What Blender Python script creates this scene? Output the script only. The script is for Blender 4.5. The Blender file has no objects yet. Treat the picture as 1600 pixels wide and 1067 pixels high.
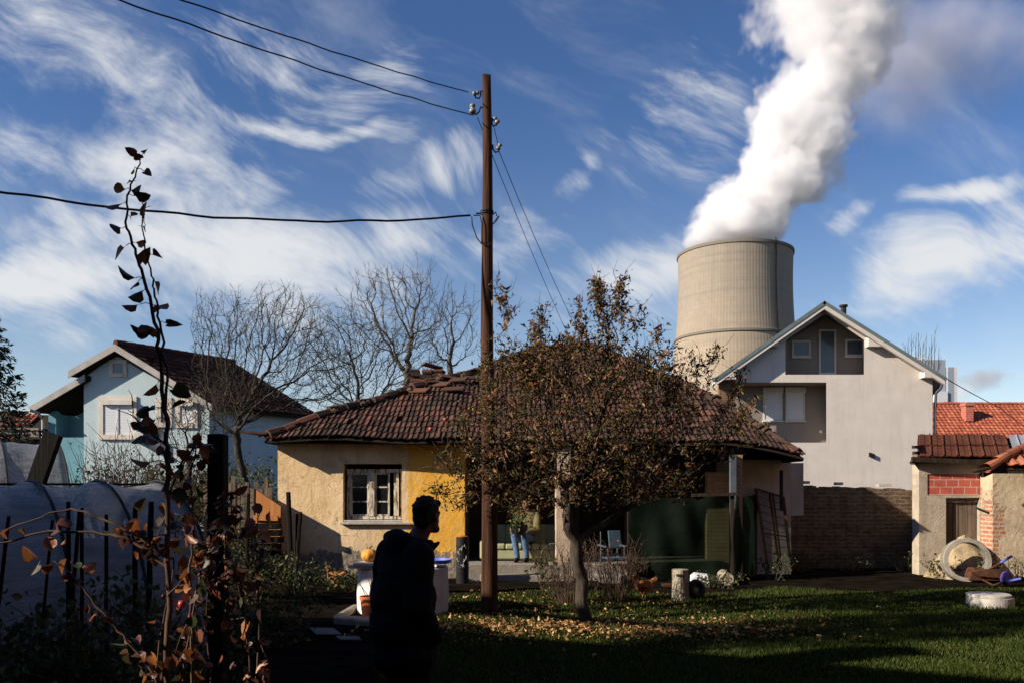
import bpy, math, random
import numpy as np
from mathutils import Vector, Matrix

random.seed(11)
RNG = np.random.default_rng(5)
PI = math.pi
C = bpy.context.scene.collection
SC = bpy.context.scene
F, H, YH = 1333.333, 1.8, 760.0          # focal length in photo pixels, eye height, horizon row


def P(px, py, D):
    """photo pixel + distance -> point in the place (metres)"""
    return Vector(((px - 800) / F * D, D, H - (py - YH) / F * D))


def X(px, D): return (px - 800) / F * D
def Z(py, D): return H - (py - YH) / F * D


def G(px, py):
    D = H * F / (py - YH)
    return Vector(((px - 800) / F * D, D, 0))


SUN_AZ, SUN_EL = math.radians(69), math.radians(26)      # azimuth measured from behind the camera to the left
SUN = Vector((-math.sin(SUN_AZ) * math.cos(SUN_EL), -math.cos(SUN_AZ) * math.cos(SUN_EL), math.sin(SUN_EL)))

# ----------------------------------------------------------------------------------------------
# node helpers
# ----------------------------------------------------------------------------------------------


class T:
    def __init__(s, tree):
        s.t = tree

    def n(s, typ, ins=None, **kw):
        nd = s.t.nodes.new(typ)
        for k, v in kw.items():
            setattr(nd, k, v)
        for k, v in (ins or {}).items():
            s.put(nd.inputs[k], v)
        return nd

    def put(s, sock, v):
        if isinstance(v, bpy.types.NodeSocket):
            s.t.links.new(v, sock)
        elif v is not None:
            if sock.type == 'RGBA' and len(v) == 3:
                v = (*v, 1)
            sock.default_value = v

    def m(s, op, a, b=None, c=None, clamp=False):
        nd = s.t.nodes.new('ShaderNodeMath')
        nd.operation = op
        nd.use_clamp = clamp
        for i, v in enumerate((a, b, c)):
            if v is not None:
                s.put(nd.inputs[i], v)
        return nd.outputs[0]

    def ramp(s, fac, stops, interp='LINEAR'):
        nd = s.t.nodes.new('ShaderNodeValToRGB')
        nd.color_ramp.interpolation = interp
        e = nd.color_ramp.elements
        while len(e) < len(stops):
            e.new(0.5)
        for i, (p, c) in enumerate(stops):
            e[i].position = p
            e[i].color = (*c, 1) if len(c) == 3 else c
        s.put(nd.inputs[0], fac)
        return nd.outputs[0]

    def mix(s, fac, a, b, mode='MIX'):
        nd = s.t.nodes.new('ShaderNodeMix')
        nd.data_type = 'RGBA'
        nd.blend_type = mode
        s.put(nd.inputs[0], fac)
        s.put(nd.inputs[6], a)
        s.put(nd.inputs[7], b)
        return nd.outputs[2]

    def noise(s, vec, scale, detail=4, rough=0.55, dist=0.0):
        nd = s.n('ShaderNodeTexNoise', {'Scale': scale, 'Detail': detail, 'Roughness': rough, 'Distortion': dist})
        if vec is not None:
            s.put(nd.inputs['Vector'], vec)
        return nd.outputs[0]

    def smooth(s, v, a, b, lo=0.0, hi=1.0):
        nd = s.n('ShaderNodeMapRange', interpolation_type='SMOOTHSTEP')
        for k, x in (('Value', v), ('From Min', a), ('From Max', b), ('To Min', lo), ('To Max', hi)):
            s.put(nd.inputs[k], x)
        return nd.outputs[0]

    def scale(s, vec, v):
        nd = s.n('ShaderNodeMapping')
        s.put(nd.inputs[0], vec)
        nd.inputs['Scale'].default_value = v
        return nd.outputs[0]


def new_mat(name):
    m = bpy.data.materials.new(name)
    m.use_nodes = True
    t = T(m.node_tree)
    b = m.node_tree.nodes['Principled BSDF']
    return m, t, b


def mat(name, c1, c2=None, scale=3.0, rough=0.85, bump=0.0, bscale=30.0, stretch=(1, 1, 1), metal=0.0, spec=0.12, detail=5, lo=0.35, hi=0.65):
    m, t, b = new_mat(name)
    co = t.n('ShaderNodeTexCoord').outputs['Object']
    v = t.scale(co, stretch)
    c2 = c2 or tuple(x * 0.75 for x in c1)
    t.put(b.inputs['Base Color'], t.ramp(t.noise(v, scale, detail), [(lo, c1), (hi, c2)]))
    b.inputs['Roughness'].default_value = rough
    b.inputs['Metallic'].default_value = metal
    b.inputs['Specular IOR Level'].default_value = spec
    if bump:
        bn = t.n('ShaderNodeBump', {'Strength': bump, 'Distance': 0.02, 'Height': t.noise(v, bscale, 6, 0.6)})
        t.put(b.inputs['Normal'], bn.outputs[0])
    return m


def island_mat(name, stops, rough=0.8, noise_scale=6.0, dirt=0.35, dirt_col=(0.02, 0.017, 0.014), trans=0.0, bump=0.0, spec=0.3, interp='LINEAR'):
    """colour differs from one loose piece (tile, leaf) to the next"""
    m, t, b = new_mat(name)
    co = t.n('ShaderNodeTexCoord').outputs['Object']
    r = t.n('ShaderNodeNewGeometry').outputs['Random Per Island']
    col = t.ramp(r, stops, interp)
    if dirt:
        col = t.mix(t.m('MULTIPLY', t.smooth(t.noise(co, noise_scale, 6, 0.6), 0.42, 0.68), dirt), col, dirt_col)
    t.put(b.inputs['Base Color'], col)
    b.inputs['Roughness'].default_value = rough
    b.inputs['Specular IOR Level'].default_value = spec
    if bump:
        bn = t.n('ShaderNodeBump', {'Strength': bump, 'Distance': 0.01, 'Height': t.noise(co, 60, 5, 0.6)})
        t.put(b.inputs['Normal'], bn.outputs[0])
    if trans:
        tr = t.n('ShaderNodeBsdfTranslucent', {'Color': col})
        mx = t.n('ShaderNodeMixShader', {0: trans})
        t.put(mx.inputs[1], b.outputs[0])
        t.put(mx.inputs[2], tr.outputs[0])
        t.put(m.node_tree.nodes['Material Output'].inputs[0], mx.outputs[0])
    return m


def brick_mat(name, c1, c2, mortar, bw=0.25, bh=0.075, ms=0.012, dirt=0.4, bump=0.6, irregular=0.0):
    m, t, b = new_mat(name)
    co = t.n('ShaderNodeTexCoord').outputs['Object']
    sx = t.n('ShaderNodeSeparateXYZ', {0: co})
    wob = t.m('MULTIPLY', t.m('SUBTRACT', t.noise(co, 3.5, 3), 0.5), irregular)
    v = t.n('ShaderNodeCombineXYZ', {0: t.m('ADD', t.m('ADD', sx.outputs[0], sx.outputs[1]), wob), 1: t.m('ADD', sx.outputs[2], wob)}).outputs[0]
    br = t.n('ShaderNodeTexBrick', {'Vector': v, 'Color1': c1, 'Color2': c2, 'Mortar': mortar, 'Scale': 1.0, 'Mortar Size': ms, 'Mortar Smooth': 0.3, 'Bias': 0.0, 'Brick Width': bw, 'Row Height': bh})
    n2 = t.noise(co, 4, 6, 0.65)
    col = t.mix(t.m('MULTIPLY', t.smooth(n2, 0.4, 0.7), dirt), br.outputs[0], tuple(x * 0.25 for x in c1))
    col = t.mix(0.35, col, t.ramp(t.noise(co, 35, 3), [(0.3, tuple(x * .6 for x in c1)), (0.7, c2)]))
    t.put(b.inputs['Base Color'], col)
    b.inputs['Roughness'].default_value = 0.9
    b.inputs['Specular IOR Level'].default_value = 0.08
    hgt = t.m('ADD', t.m('MULTIPLY', t.m('SUBTRACT', 1.0, br.outputs[1]), 1.0), t.m('MULTIPLY', t.noise(co, 30, 5), 0.6))
    bn = t.n('ShaderNodeBump', {'Strength': bump, 'Distance': 0.015, 'Height': hgt})
    t.put(b.inputs['Normal'], bn.outputs[0])
    return m


def wood_mat(name, c1, c2, axis=2, scale=14.0, bump=0.5, rough=0.85):
    st = [8, 8, 8]
    st[axis] = 0.5
    return mat(name, c1, c2, scale=scale / 8, rough=rough, bump=bump, bscale=4.0, stretch=tuple(st), lo=0.3, hi=0.7)


# ----------------------------------------------------------------------------------------------
# mesh helpers
# ----------------------------------------------------------------------------------------------
ORG = {}


def V3(p): return Vector(p)


class MB:
    def __init__(s):
        s.v, s.f = [], []

    def add(s, vs, fs):
        n = len(s.v)
        s.v += [tuple(v) for v in vs]
        s.f += [tuple(i + n for i in f) for f in fs]
        return s

    def box(s, lo, hi):
        (a, b, c), (d, e, f) = lo, hi
        return s.add([(a, b, c), (d, b, c), (d, e, c), (a, e, c), (a, b, f), (d, b, f), (d, e, f), (a, e, f)],
                     [(0, 3, 2, 1), (4, 5, 6, 7), (0, 1, 5, 4), (1, 2, 6, 5), (2, 3, 7, 6), (3, 0, 4, 7)])

    def obox(s, c, size, R):
        c = V3(c)
        h = [x / 2 for x in size]
        vs = [c + R @ Vector((x * h[0], y * h[1], z * h[2])) for x, y, z in ((-1, -1, -1), (1, -1, -1), (1, 1, -1), (-1, 1, -1), (-1, -1, 1), (1, -1, 1), (1, 1, 1), (-1, 1, 1))]
        return s.add(vs, [(0, 3, 2, 1), (4, 5, 6, 7), (0, 1, 5, 4), (1, 2, 6, 5), (2, 3, 7, 6), (3, 0, 4, 7)])

    def bar(s, p, q, w, d=None, up=(0, 0, 1)):
        p, q = V3(p), V3(q)
        z = q - p
        L = z.length
        z.normalize()
        x = V3(up).cross(z)
        if x.length < 1e-4:
            x = Vector((1, 0, 0)).cross(z)
        x.normalize()
        y = z.cross(x)
        R = Matrix((x, y, z)).transposed()
        return s.obox((p + q) / 2, (w, d or w, L), R)

    def tube(s, pts, rad, n=8, cap=True, wob=0.0):
        pts = [V3(p) for p in pts]
        if not isinstance(rad, (list, tuple)):
            rad = [rad] * len(pts)
        rings = []
        ref = None
        for i, p in enumerate(pts):
            d = (pts[min(i + 1, len(pts) - 1)] - pts[max(i - 1, 0)])
            if d.length < 1e-9:
                d = Vector((0, 0, 1))
            d.normalize()
            if ref is None:
                ref = Vector((0, 1, 0)) if abs(d.y) < 0.9 else Vector((1, 0, 0))
            x = ref - d * ref.dot(d)
            if x.length < 1e-6:
                x = Vector((1, 0, 0)) - d * d.x
            x.normalize()
            ref = x
            y = d.cross(x)
            r = rad[i]
            rings.append([p + (x * math.cos(2 * PI * k / n) + y * math.sin(2 * PI * k / n)) * (r * (1 + (random.uniform(-wob, wob) if wob else 0))) for k in range(n)])
        vs = [v for r in rings for v in r]
        fs = []
        for i in range(len(rings) - 1):
            for k in range(n):
                a, b = i * n + k, i * n + (k + 1) % n
                fs.append((a, b, b + n, a + n))
        if cap:
            fs.append(tuple(range(n))[::-1])
            fs.append(tuple(range((len(rings) - 1) * n, len(rings) * n)))
        return s.add(vs, fs)

    def lathe(s, c, prof, n=24, cap0=False, cap1=False, wob=0.0):
        c = V3(c)
        vs, fs = [], []
        ph = [random.uniform(0, 6) for _ in range(3)]
        for r, z in prof:
            for k in range(n):
                a = 2 * PI * k / n
                rr = r * (1 + wob * (math.sin(2 * a + ph[0] + z * 3) + math.sin(3 * a + ph[1] - z * 2)))
                vs.append(c + Vector((rr * math.cos(a), rr * math.sin(a), z)))
        for i in range(len(prof) - 1):
            for k in range(n):
                a, b = i * n + k, i * n + (k + 1) % n
                fs.append((a, b, b + n, a + n))
        if cap0:
            fs.append(tuple(range(n))[::-1])
        if cap1:
            fs.append(tuple(range((len(prof) - 1) * n, len(prof) * n)))
        return s.add(vs, fs)

    def prism(s, poly, vec):
        n = len(poly)
        vec = V3(vec)
        vs = [V3(p) for p in poly] + [V3(p) + vec for p in poly]
        fs = [tuple(range(n)), tuple(range(n, 2 * n))[::-1]]
        for i in range(n):
            j = (i + 1) % n
            fs.append((i, i + n, j + n, j))
        return s.add(vs, fs)

    def wall(s, x0, x1, z0, z1, y, th, holes):
        """upright wall facing -y with rectangular holes and reveals"""
        xs = sorted({x0, x1, *[h[0] for h in holes], *[h[1] for h in holes]})
        zs = sorted({z0, z1, *[h[2] for h in holes], *[h[3] for h in holes]})
        for i in range(len(xs) - 1):
            for j in range(len(zs) - 1):
                cx, cz = (xs[i] + xs[i + 1]) / 2, (zs[j] + zs[j + 1]) / 2
                if any(h[0] < cx < h[1] and h[2] < cz < h[3] for h in holes):
                    continue
                a, b, c, d = xs[i], xs[i + 1], zs[j], zs[j + 1]
                s.add([(a, y, c), (b, y, c), (b, y, d), (a, y, d)], [(0, 1, 2, 3)])
                s.add([(a, y + th, c), (b, y + th, c), (b, y + th, d), (a, y + th, d)], [(3, 2, 1, 0)])
        for a, b, c, d in [*holes]:
            for p, q in (((a, c), (b, c)), ((b, c), (b, d)), ((b, d), (a, d)), ((a, d), (a, c))):
                s.add([(p[0], y, p[1]), (q[0], y, q[1]), (q[0], y + th, q[1]), (p[0], y + th, p[1])], [(0, 1, 2, 3)])
        for p, q in (((x0, z0), (x1, z0)), ((x1, z0), (x1, z1)), ((x1, z1), (x0, z1)), ((x0, z1), (x0, z0))):
            s.add([(p[0], y, p[1]), (q[0], y, q[1]), (q[0], y + th, q[1]), (p[0], y + th, p[1])], [(3, 2, 1, 0)])
        return s

    def build(s, name, m, parent=None, org=None, smooth=False, bevel=0.0):
        return mesh_np(name, np.array(s.v, float), s.f, m, parent, org, smooth, bevel)


def mesh_np(name, V, faces, m, parent=None, org=None, smooth=False, bevel=0.0):
    if parent is not None:
        o0 = ORG[parent.name]
    else:
        o0 = V3(org) if org is not None else Vector((0, 0, 0))
    me = bpy.data.meshes.new(name)
    me.from_pydata((V - np.array(o0)).tolist() if len(V) else [], [], faces if isinstance(faces, list) else faces.tolist())
    if smooth:
        me.polygons.foreach_set('use_smooth', [True] * len(me.polygons))
    me.update()
    if m:
        me.materials.append(m)
    o = bpy.data.objects.new(name, me)
    C.objects.link(o)
    if parent is not None:
        o.parent = parent
    else:
        o.location = o0
    ORG[o.name] = o0
    if bevel:
        md = o.modifiers.new('bevel', 'BEVEL')
        md.width = bevel
        md.segments = 2
        md.limit_method = 'ANGLE'
    return o


def thing(name, label, cat, loc=(0, 0, 0), group=None):
    o = bpy.data.objects.new(name, None)
    C.objects.link(o)
    o.location = loc
    o.empty_display_size = 0.2
    ORG[o.name] = V3(loc)
    return tag(o, label, cat, group)


def tag(o, label, cat, group=None):
    o['label'] = label
    o['category'] = cat
    if group:
        o['group'] = group
    return o


def kind(o, k):
    o['kind'] = k
    return o


def applied(o):
    """bake the modifiers of o into its mesh"""
    dg = bpy.context.evaluated_depsgraph_get()
    me = bpy.data.meshes.new_from_object(o.evaluated_get(dg))
    o.modifiers.clear()
    o.data = me
    return o


def blob(name, prims, m, parent=None, org=None, voxel=0.01, smooth=3):
    """one continuous surface grown over tapered limbs and ellipsoids"""
    mb = MB()
    for pr in prims:
        if pr[0] == 'cap':
            _, p, q, r1, r2 = pr
            p, q = V3(p), V3(q)
            d = (q - p)
            d = d.normalized() if d.length > 1e-6 else Vector((0, 0, 1))
            pts, rad = [], []
            for k in range(5):
                a = PI / 2 * (1 - k / 4)
                pts.append(p - d * r1 * math.sin(a)); rad.append(max(r1 * math.cos(a), 1e-4))
            for k in range(1, 5):
                pts.append(p.lerp(q, k / 5)); rad.append(r1 + (r2 - r1) * k / 5)
            for k in range(5):
                a = PI / 2 * k / 4
                pts.append(q + d * r2 * math.sin(a)); rad.append(max(r2 * math.cos(a), 1e-4))
            mb.tube(pts, rad, 12)
        else:
            _, c, (rx, ry, rz), R = pr
            c = V3(c)
            n, k2 = 16, 10
            vs, fs = [], []
            for i in range(k2 + 1):
                a = PI * i / k2
                for k in range(n):
                    b = 2 * PI * k / n
                    sa = max(math.sin(a), 1e-3)
                    vs.append(c + R @ Vector((rx * sa * math.cos(b), ry * sa * math.sin(b), -rz * math.cos(a))))
            for i in range(k2):
                for k in range(n):
                    a, b = i * n + k, i * n + (k + 1) % n
                    fs.append((a, b, b + n, a + n))
            fs.append(tuple(range(n))[::-1]); fs.append(tuple(range(k2 * n, k2 * n + n)))
            mb.add(vs, fs)
    o = mb.build(name, m, parent, org)
    md = o.modifiers.new('r', 'REMESH')
    md.mode = 'VOXEL'
    md.voxel_size = voxel
    md.use_smooth_shade = True
    if smooth:
        s2 = o.modifiers.new('s', 'SMOOTH')
        s2.iterations = smooth
        s2.factor = 0.5
    applied(o)
    if not o.data.materials:
        o.data.materials.append(m)
    return o


I3 = Matrix.Identity(3)


def rotz(a): return Matrix.Rotation(a, 3, 'Z')


# leaves ---------------------------------------------------------------------------------------
LEAF4 = np.array([(0, 0, 0), (.30, .45, .10), (0, 1, -.12), (-.30, .45, .10)])
LEAF4F = [(0, 1, 2), (0, 2, 3)]
LEAF8 = np.array([(0, 0, 0), (.02, .18, 0), (.32, .32, .10), (.38, .60, .08), (.24, .88, -.02), (0, 1.06, -.10), (-.24, .88, -.02), (-.38, .60, .08), (-.32, .32, .10), (0, .5, -.05)])
LEAF8F = [(0, 1, 9), (1, 2, 9), (2, 3, 9), (3, 4, 9), (4, 5, 9), (5, 6, 9), (6, 7, 9), (7, 8, 9), (8, 0, 9)]


def leaf_array(cen, size, rng, tmpl=LEAF4, tf=LEAF4F, droop=0.4, axis=None, curl=0.0):
    n = len(cen)
    d = rng.normal(size=(n, 3))
    d[:, 2] -= droop * 1.5
    if axis is not None:
        d = d * 0.45 + axis
    d /= np.linalg.norm(d, axis=1)[:, None] + 1e-9
    r = rng.normal(size=(n, 3))
    x = np.cross(d, r)
    x /= np.linalg.norm(x, axis=1)[:, None] + 1e-9
    z = np.cross(x, d)
    sz = np.asarray(size)
    sx = sz * rng.uniform(0.6, 1.15, n)
    tt = np.repeat(tmpl[None], n, 0).copy()
    if curl:
        k = rng.uniform(-0.2, 1.0, (n, 1)) * curl
        tt[:, :, 2] += -k * tt[:, :, 1] ** 2 + np.abs(k) * 1.6 * np.abs(tt[:, :, 0])
    V = cen[:, None, :] + tt[:, :, 0:1] * x[:, None, :] * sx[:, None, None] + tt[:, :, 1:2] * d[:, None, :] * sz[:, None, None] + tt[:, :, 2:3] * z[:, None, :] * sz[:, None, None]
    V = V.reshape(-1, 3)
    off = np.arange(n) * len(tmpl)
    fs = []
    for f in tf:
        fs.append(np.stack([off + i for i in f], 1))
    return V, np.stack(fs, 1).reshape(-1, len(tf[0]))


# branching by space colonisation ---------------------------------------------------------------
def colonize(att, start, step=0.12, infl=0.9, kill=0.22, iters=160, rng=RNG, up=0.05, jitter=0.15, maxn=6000):
    nodes = [np.array(p, float) for p, _ in start]
    par = [q for _, q in start]
    att = att.copy()
    pos = np.array(nodes)
    used = np.zeros(len(att), bool)
    best = np.full(len(att), 1e9)
    idx = np.zeros(len(att), int)
    new_from = 0
    for it in range(iters):
        new = pos[new_from:]
        for b0 in range(0, len(new), 400):
            d = np.linalg.norm(att[:, None, :] - new[None, b0:b0 + 400, :], axis=2)
            k = d.argmin(1)
            dm = d[np.arange(len(att)), k]
            upd = dm < best
            best[upd] = dm[upd]
            idx[upd] = k[upd] + new_from + b0
        used |= best < kill
        act = (~used) & (best < infl)
        if not act.any():
            rest = ~used
            if not rest.any():
                break
            act = rest & (best < best[rest].min() + 0.3)
        new_from = len(pos)
        add = []
        for j in np.unique(idx[act]):
            a = att[act & (idx == j)] - pos[j]
            a /= np.linalg.norm(a, axis=1)[:, None] + 1e-9
            v = a.mean(0) + rng.normal(size=3) * jitter
            v[2] += up
            v /= np.linalg.norm(v) + 1e-9
            add.append((pos[j] + v * step, j))
        if not add or len(pos) > maxn:
            break
        pos = np.vstack([pos, np.array([a for a, _ in add])])
        par += [j for _, j in add]
    return pos, par


def tree_mesh(pos, par, tip=0.004, expo=2.3, trunk=None, twigs=0, twlen=0.25, rng=RNG, mb=None, sides=(8, 5, 3)):
    n = len(pos)
    ch = [[] for _ in range(n)]
    for i, p in enumerate(par):
        if p >= 0:
            ch[p].append(i)
    r = np.zeros(n)
    for i in range(n - 1, -1, -1):
        r[i] = tip if not ch[i] else sum(r[c] ** expo for c in ch[i]) ** (1 / expo)
    if trunk:
        k = math.log(trunk / tip) / math.log(max(r[0] / tip, 1.01))
        r = tip * (r / tip) ** k
    mb = mb or MB()
    done = set()
    stack = [(0, None)]
    roots = [i for i, p in enumerate(par) if p < 0]
    stack = [(q, None) for q in roots]
    while stack:
        i, frm = stack.pop()
        pts, rad = [], []
        if frm is not None:
            pts.append(pos[frm]); rad.append(min(r[frm], r[i] * 1.3))
        while True:
            pts.append(pos[i]); rad.append(r[i])
            if not ch[i]:
                break
            c = sorted(ch[i], key=lambda q: -r[q])
            for q in c[1:]:
                stack.append((q, i))
            i = c[0]
        if len(pts) > 1:
            big = max(rad)
            rad[-1] *= 0.6
            mb.tube(pts, rad, sides[0] + 2 if big > 0.03 else (sides[1] if big > 0.012 else sides[2]), cap=True, wob=.09 if big > .02 else 0)
    if twigs:
        thin = np.where(r < tip * 2.2)[0]
        sel = rng.choice(thin, min(twigs, len(thin)), replace=False)
        for i in sel:
            p = pos[i]
            par_i = par[i] if par[i] >= 0 else i
            d = pos[i] - pos[par_i] + 1e-4
            d = d / np.linalg.norm(d) + rng.normal(size=3) * 0.6 + np.array([0, 0, 0.25])
            d /= np.linalg.norm(d)
            L = twlen * rng.uniform(0.4, 1.3)
            m = p + d * L * 0.5 + rng.normal(size=3) * L * 0.07
            mb.tube([p, m, p + d * L + rng.normal(size=3) * L * 0.1], [tip, tip * 0.85, tip * 0.5], 3)
    return mb, r


def ell_points(n, c, rad, rng, shell=0.0):
    v = rng.normal(size=(n, 3))
    v /= np.linalg.norm(v, axis=1)[:, None]
    u = rng.uniform(shell, 1, n) ** (1 / 3)
    return np.array(c) + v * u[:, None] * np.array(rad)


# roof tiles --------------------------------------------------------------------------------------
def tile_field(O, U, Vd, inside, un, vn, tw, th, amp=0.03, lift=0.035, jit=0.012, adj=None, rng=RNG, skip=0.0, prof='wave'):
    """courses of curved clay tiles: O eave corner, U along the eave, Vd up the slope; inside(u, v)"""
    O, U, Vd = np.array(O), np.array(U, float), np.array(Vd, float)
    U /= np.linalg.norm(U); Vd /= np.linalg.norm(Vd)
    N = np.cross(U, Vd)
    if prof == 'wave':
        px = np.array([0, .16, .36, .56, .78, 1.04]); pz = np.array([.9, .15, 0, .1, .75, 1.0])
    elif prof == 'rib':
        px = np.array([0, .12, .16, .5, .54, .88, .92, 1.0]); pz = np.array([.0, .0, .35, .35, .1, .1, .9, .9])
    else:
        px = np.array([0, .5, 1.0]); pz = np.array([0, .1, 0])
    k = len(px)
    vs, fs = [], []
    for j in range(vn):
        sh = 0 if j % 2 == 0 else 0.0
        for i in range(un):
            u0, v0 = (i + sh) * tw, j * th
            if not inside(u0 + tw / 2, v0 + th * 0.4):
                continue
            if skip and rng.random() < skip:
                continue
            ju, jv, jn, rot = rng.normal() * jit, rng.normal() * jit * 1.5, abs(rng.normal()) * jit * 0.7, rng.normal() * jit * 1.5
            base = len(vs)
            rows = []
            for (vv, ln) in ((-0.02, lift), (-0.02, lift), (th * 1.12, 0.0)):
                row = []
                for a in range(k):
                    u = u0 + ju + px[a] * tw + rot * vv
                    v = v0 + vv + jv + rot * (px[a] - .5) * tw
                    p = O + U * u + Vd * v + N * (pz[a] * amp + ln + jn)
                    if adj is not None:
                        p = p + adj(p)
                    row.append(p)
                rows.append(row)
            rows[0] = [p - N * 0.022 for p in rows[0]]
            for row in rows:
                vs += row
            for a in range(k - 1):
                fs.append((base + a, base + a + 1, base + k + a + 1, base + k + a))
                fs.append((base + k + a, base + k + a + 1, base + 2 * k + a + 1, base + 2 * k + a))
    return vs, fs


# ----------------------------------------------------------------------------------------------
# camera, sun, sky
# ----------------------------------------------------------------------------------------------
cam_d = bpy.data.cameras.new('camera')
cam = bpy.data.objects.new('camera', cam_d)
C.objects.link(cam)
cam.location = (0, 0, H)
cam.rotation_euler = (PI / 2, 0, 0)
cam_d.lens = 30
cam_d.sensor_width = 36
cam_d.shift_y = (YH - 533.5) / 1600
cam_d.clip_end = 5000
SC.camera = cam

sd = bpy.data.lights.new('sun', 'SUN')
sd.energy = 5.0
sd.angle = math.radians(0.5)
sd.color = (1.0, 0.88, 0.73)
so = bpy.data.objects.new('sun', sd)
C.objects.link(so)
so.rotation_euler = (-SUN).to_track_quat('-Z', 'Y').to_euler()
so.location = (-30, -20, 40)

W = bpy.data.worlds.new('World')
SC.world = W
W.use_nodes = True
t = T(W.node_tree)
W.node_tree.nodes.clear()
sky = t.n('ShaderNodeTexSky', sky_type='NISHITA')
sky.sun_disc = False
sky.sun_elevation = SUN_EL
sky.sun_rotation = PI + SUN_AZ
sky.altitude = 500
sky.air_density = 1.0
sky.dust_density = 0.3
sky.ozone_density = 3.0
gen = t.n('ShaderNodeTexCoord').outputs['Generated']
sx = t.n('ShaderNodeSeparateXYZ', {0: gen})
yy = t.m('MAXIMUM', t.m('ABSOLUTE', sx.outputs[1]), 0.08)
cu, cv = t.m('DIVIDE', sx.outputs[0], yy), t.m('DIVIDE', sx.outputs[2], yy)
flat = t.n('ShaderNodeCombineXYZ', {0: cu, 1: cv}).outputs[0]
# wind-drawn cirrus: warped noise in the direction plane, gathered in patches
warp = t.n('ShaderNodeTexNoise', {'Vector': flat, 'Scale': 2.6, 'Detail': 2.5})
wv = t.n('ShaderNodeVectorMath', {0: warp.outputs['Color'], 1: (0.5, 0.5, 0.5)}, operation='SUBTRACT').outputs[0]
wv = t.n('ShaderNodeVectorMath', {0: wv, 'Scale': 0.26}, operation='SCALE').outputs[0]
fw = t.n('ShaderNodeVectorMath', {0: flat, 1: wv}, operation='ADD').outputs[0]


wv2 = t.n('ShaderNodeVectorMath', {0: t.n('ShaderNodeVectorMath', {0: t.n('ShaderNodeTexNoise', {'Vector': flat, 'Scale': 5.0, 'Detail': 4.0}).outputs['Color'], 1: (0.5, 0.5, 0.5)}, operation='SUBTRACT').outputs[0], 'Scale': 0.13}, operation='SCALE').outputs[0]
fp = t.n('ShaderNodeVectorMath', {0: flat, 1: wv2}, operation='ADD').outputs[0]


def streak(ang, sxy, scale, detail=7, rough=0.62, dist=0.0):
    mp = t.n('ShaderNodeMapping', {'Vector': fw})
    mp.inputs['Rotation'].default_value = (0, 0, math.radians(ang))
    mp2 = t.n('ShaderNodeMapping', {'Vector': mp.outputs[0]})
    mp2.inputs['Scale'].default_value = (*sxy, 1)
    return t.noise(mp2.outputs[0], scale, detail, rough, dist)


n_str = streak(28, (1.0, 2.6), 3.6, 8, .60)
n_fib = streak(28, (1.0, 4.2), 8.0, 8, .66)
n_puf = streak(28, (1.0, 1.35), 4.2, 7, .56, dist=0.25)
patches = [  # photo column, row, half sizes, turn (deg), weight
    (430, 405, 330, 75, -6, 1.0), (140, 225, 270, 70, -12, 0.9), (60, 445, 200, 45, 0, 1.0), (600, 385, 130, 75, 15, 0.9), (300, 330, 150, 60, -25, .7), (520, 430, 200, 40, 0, .8),
    (800, 385, 110, 62, 30, 0.75), (670, 265, 125, 45, 20, 0.7), (470, 192, 190, 20, -7, 0.85), (450, 95, 200, 50, -28, 0.5),
    (160, 90, 300, 110, -25, 0.5), (1000, 425, 150, 55, 5, 0.95), (1060, 180, 150, 120, 40, 0.45), (1490, 410, 210, 75, 15, 0.95),
    (1490, 312, 90, 20, 8, 1.0), (1350, 330, 60, 26, 25, 0.8), (890, 285, 26, 60, -20, 0.65), (620, 120, 60, 50, -60, 0.5), (330, 280, 160, 60, -20, 0.7),
    (1150, 480, 400, 60, 0, 0.35), (300, 480, 500, 60, 0, 0.35)]
acc = None
for (px, py, a, b, ang, w) in patches:
    mp = t.n('ShaderNodeMapping', {'Vector': fp}, vector_type='TEXTURE')
    mp.inputs['Location'].default_value = ((px - 800) / F, (YH - py) / F, 0)
    mp.inputs['Rotation'].default_value = (0, 0, math.radians(ang))
    mp.inputs['Scale'].default_value = (a / F * 1.25, b / F * 1.35, 1)
    ln = t.n('ShaderNodeVectorMath', {0: mp.outputs[0]}, operation='LENGTH').outputs['Value']
    v = t.smooth(ln, 1.30, 0.0, 0.0, w)
    acc = v if acc is None else t.m('MAXIMUM', acc, v)
nz = t.m('ADD', t.m('ADD', t.m('MULTIPLY', n_str, 0.42), t.m('MULTIPLY', n_puf, 0.30)), t.m('MULTIPLY', n_fib, .28))
body = t.m('ADD', t.m('MULTIPLY', acc, 0.80), t.m('MULTIPLY', t.m('SUBTRACT', nz, 0.50), 4.2))
cm = t.smooth(body, 0.12, 1.0, 0.0, 0.95)
cm = t.m('MULTIPLY', cm, t.smooth(acc, 0.0, 0.25))
thin = t.m('MULTIPLY', t.smooth(n_str, 0.46, 0.80), 0.24)
cm = t.m('MAXIMUM', cm, thin)
cm = t.m('MULTIPLY', cm, t.smooth(sx.outputs[2], 0.0, 0.05))
SKY_K = 0.05
tint = t.mix(t.smooth(cv, 0.02, 0.50), (1.85, 1.62, 1.50), (0.84, 1.05, 1.38))
skyc = t.n('ShaderNodeVectorMath', {0: sky.outputs[0], 1: tint}, operation='MULTIPLY').outputs[0]
cloud = t.ramp(nz, [(0.35, (6.2, 6.7, 7.6)), (0.65, (9.5, 9.7, 9.9))])
cl = t.n('ShaderNodeVectorMath', {0: cloud, 'Scale': 1.0}, operation='SCALE').outputs[0]
col = t.mix(cm, skyc, (9.5, 9.7, 9.9))
bg = t.n('ShaderNodeBackground', {'Color': col, 'Strength': SKY_K})
wo = t.n('ShaderNodeOutputWorld')
t.put(wo.inputs[0], bg.outputs[0])

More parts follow.
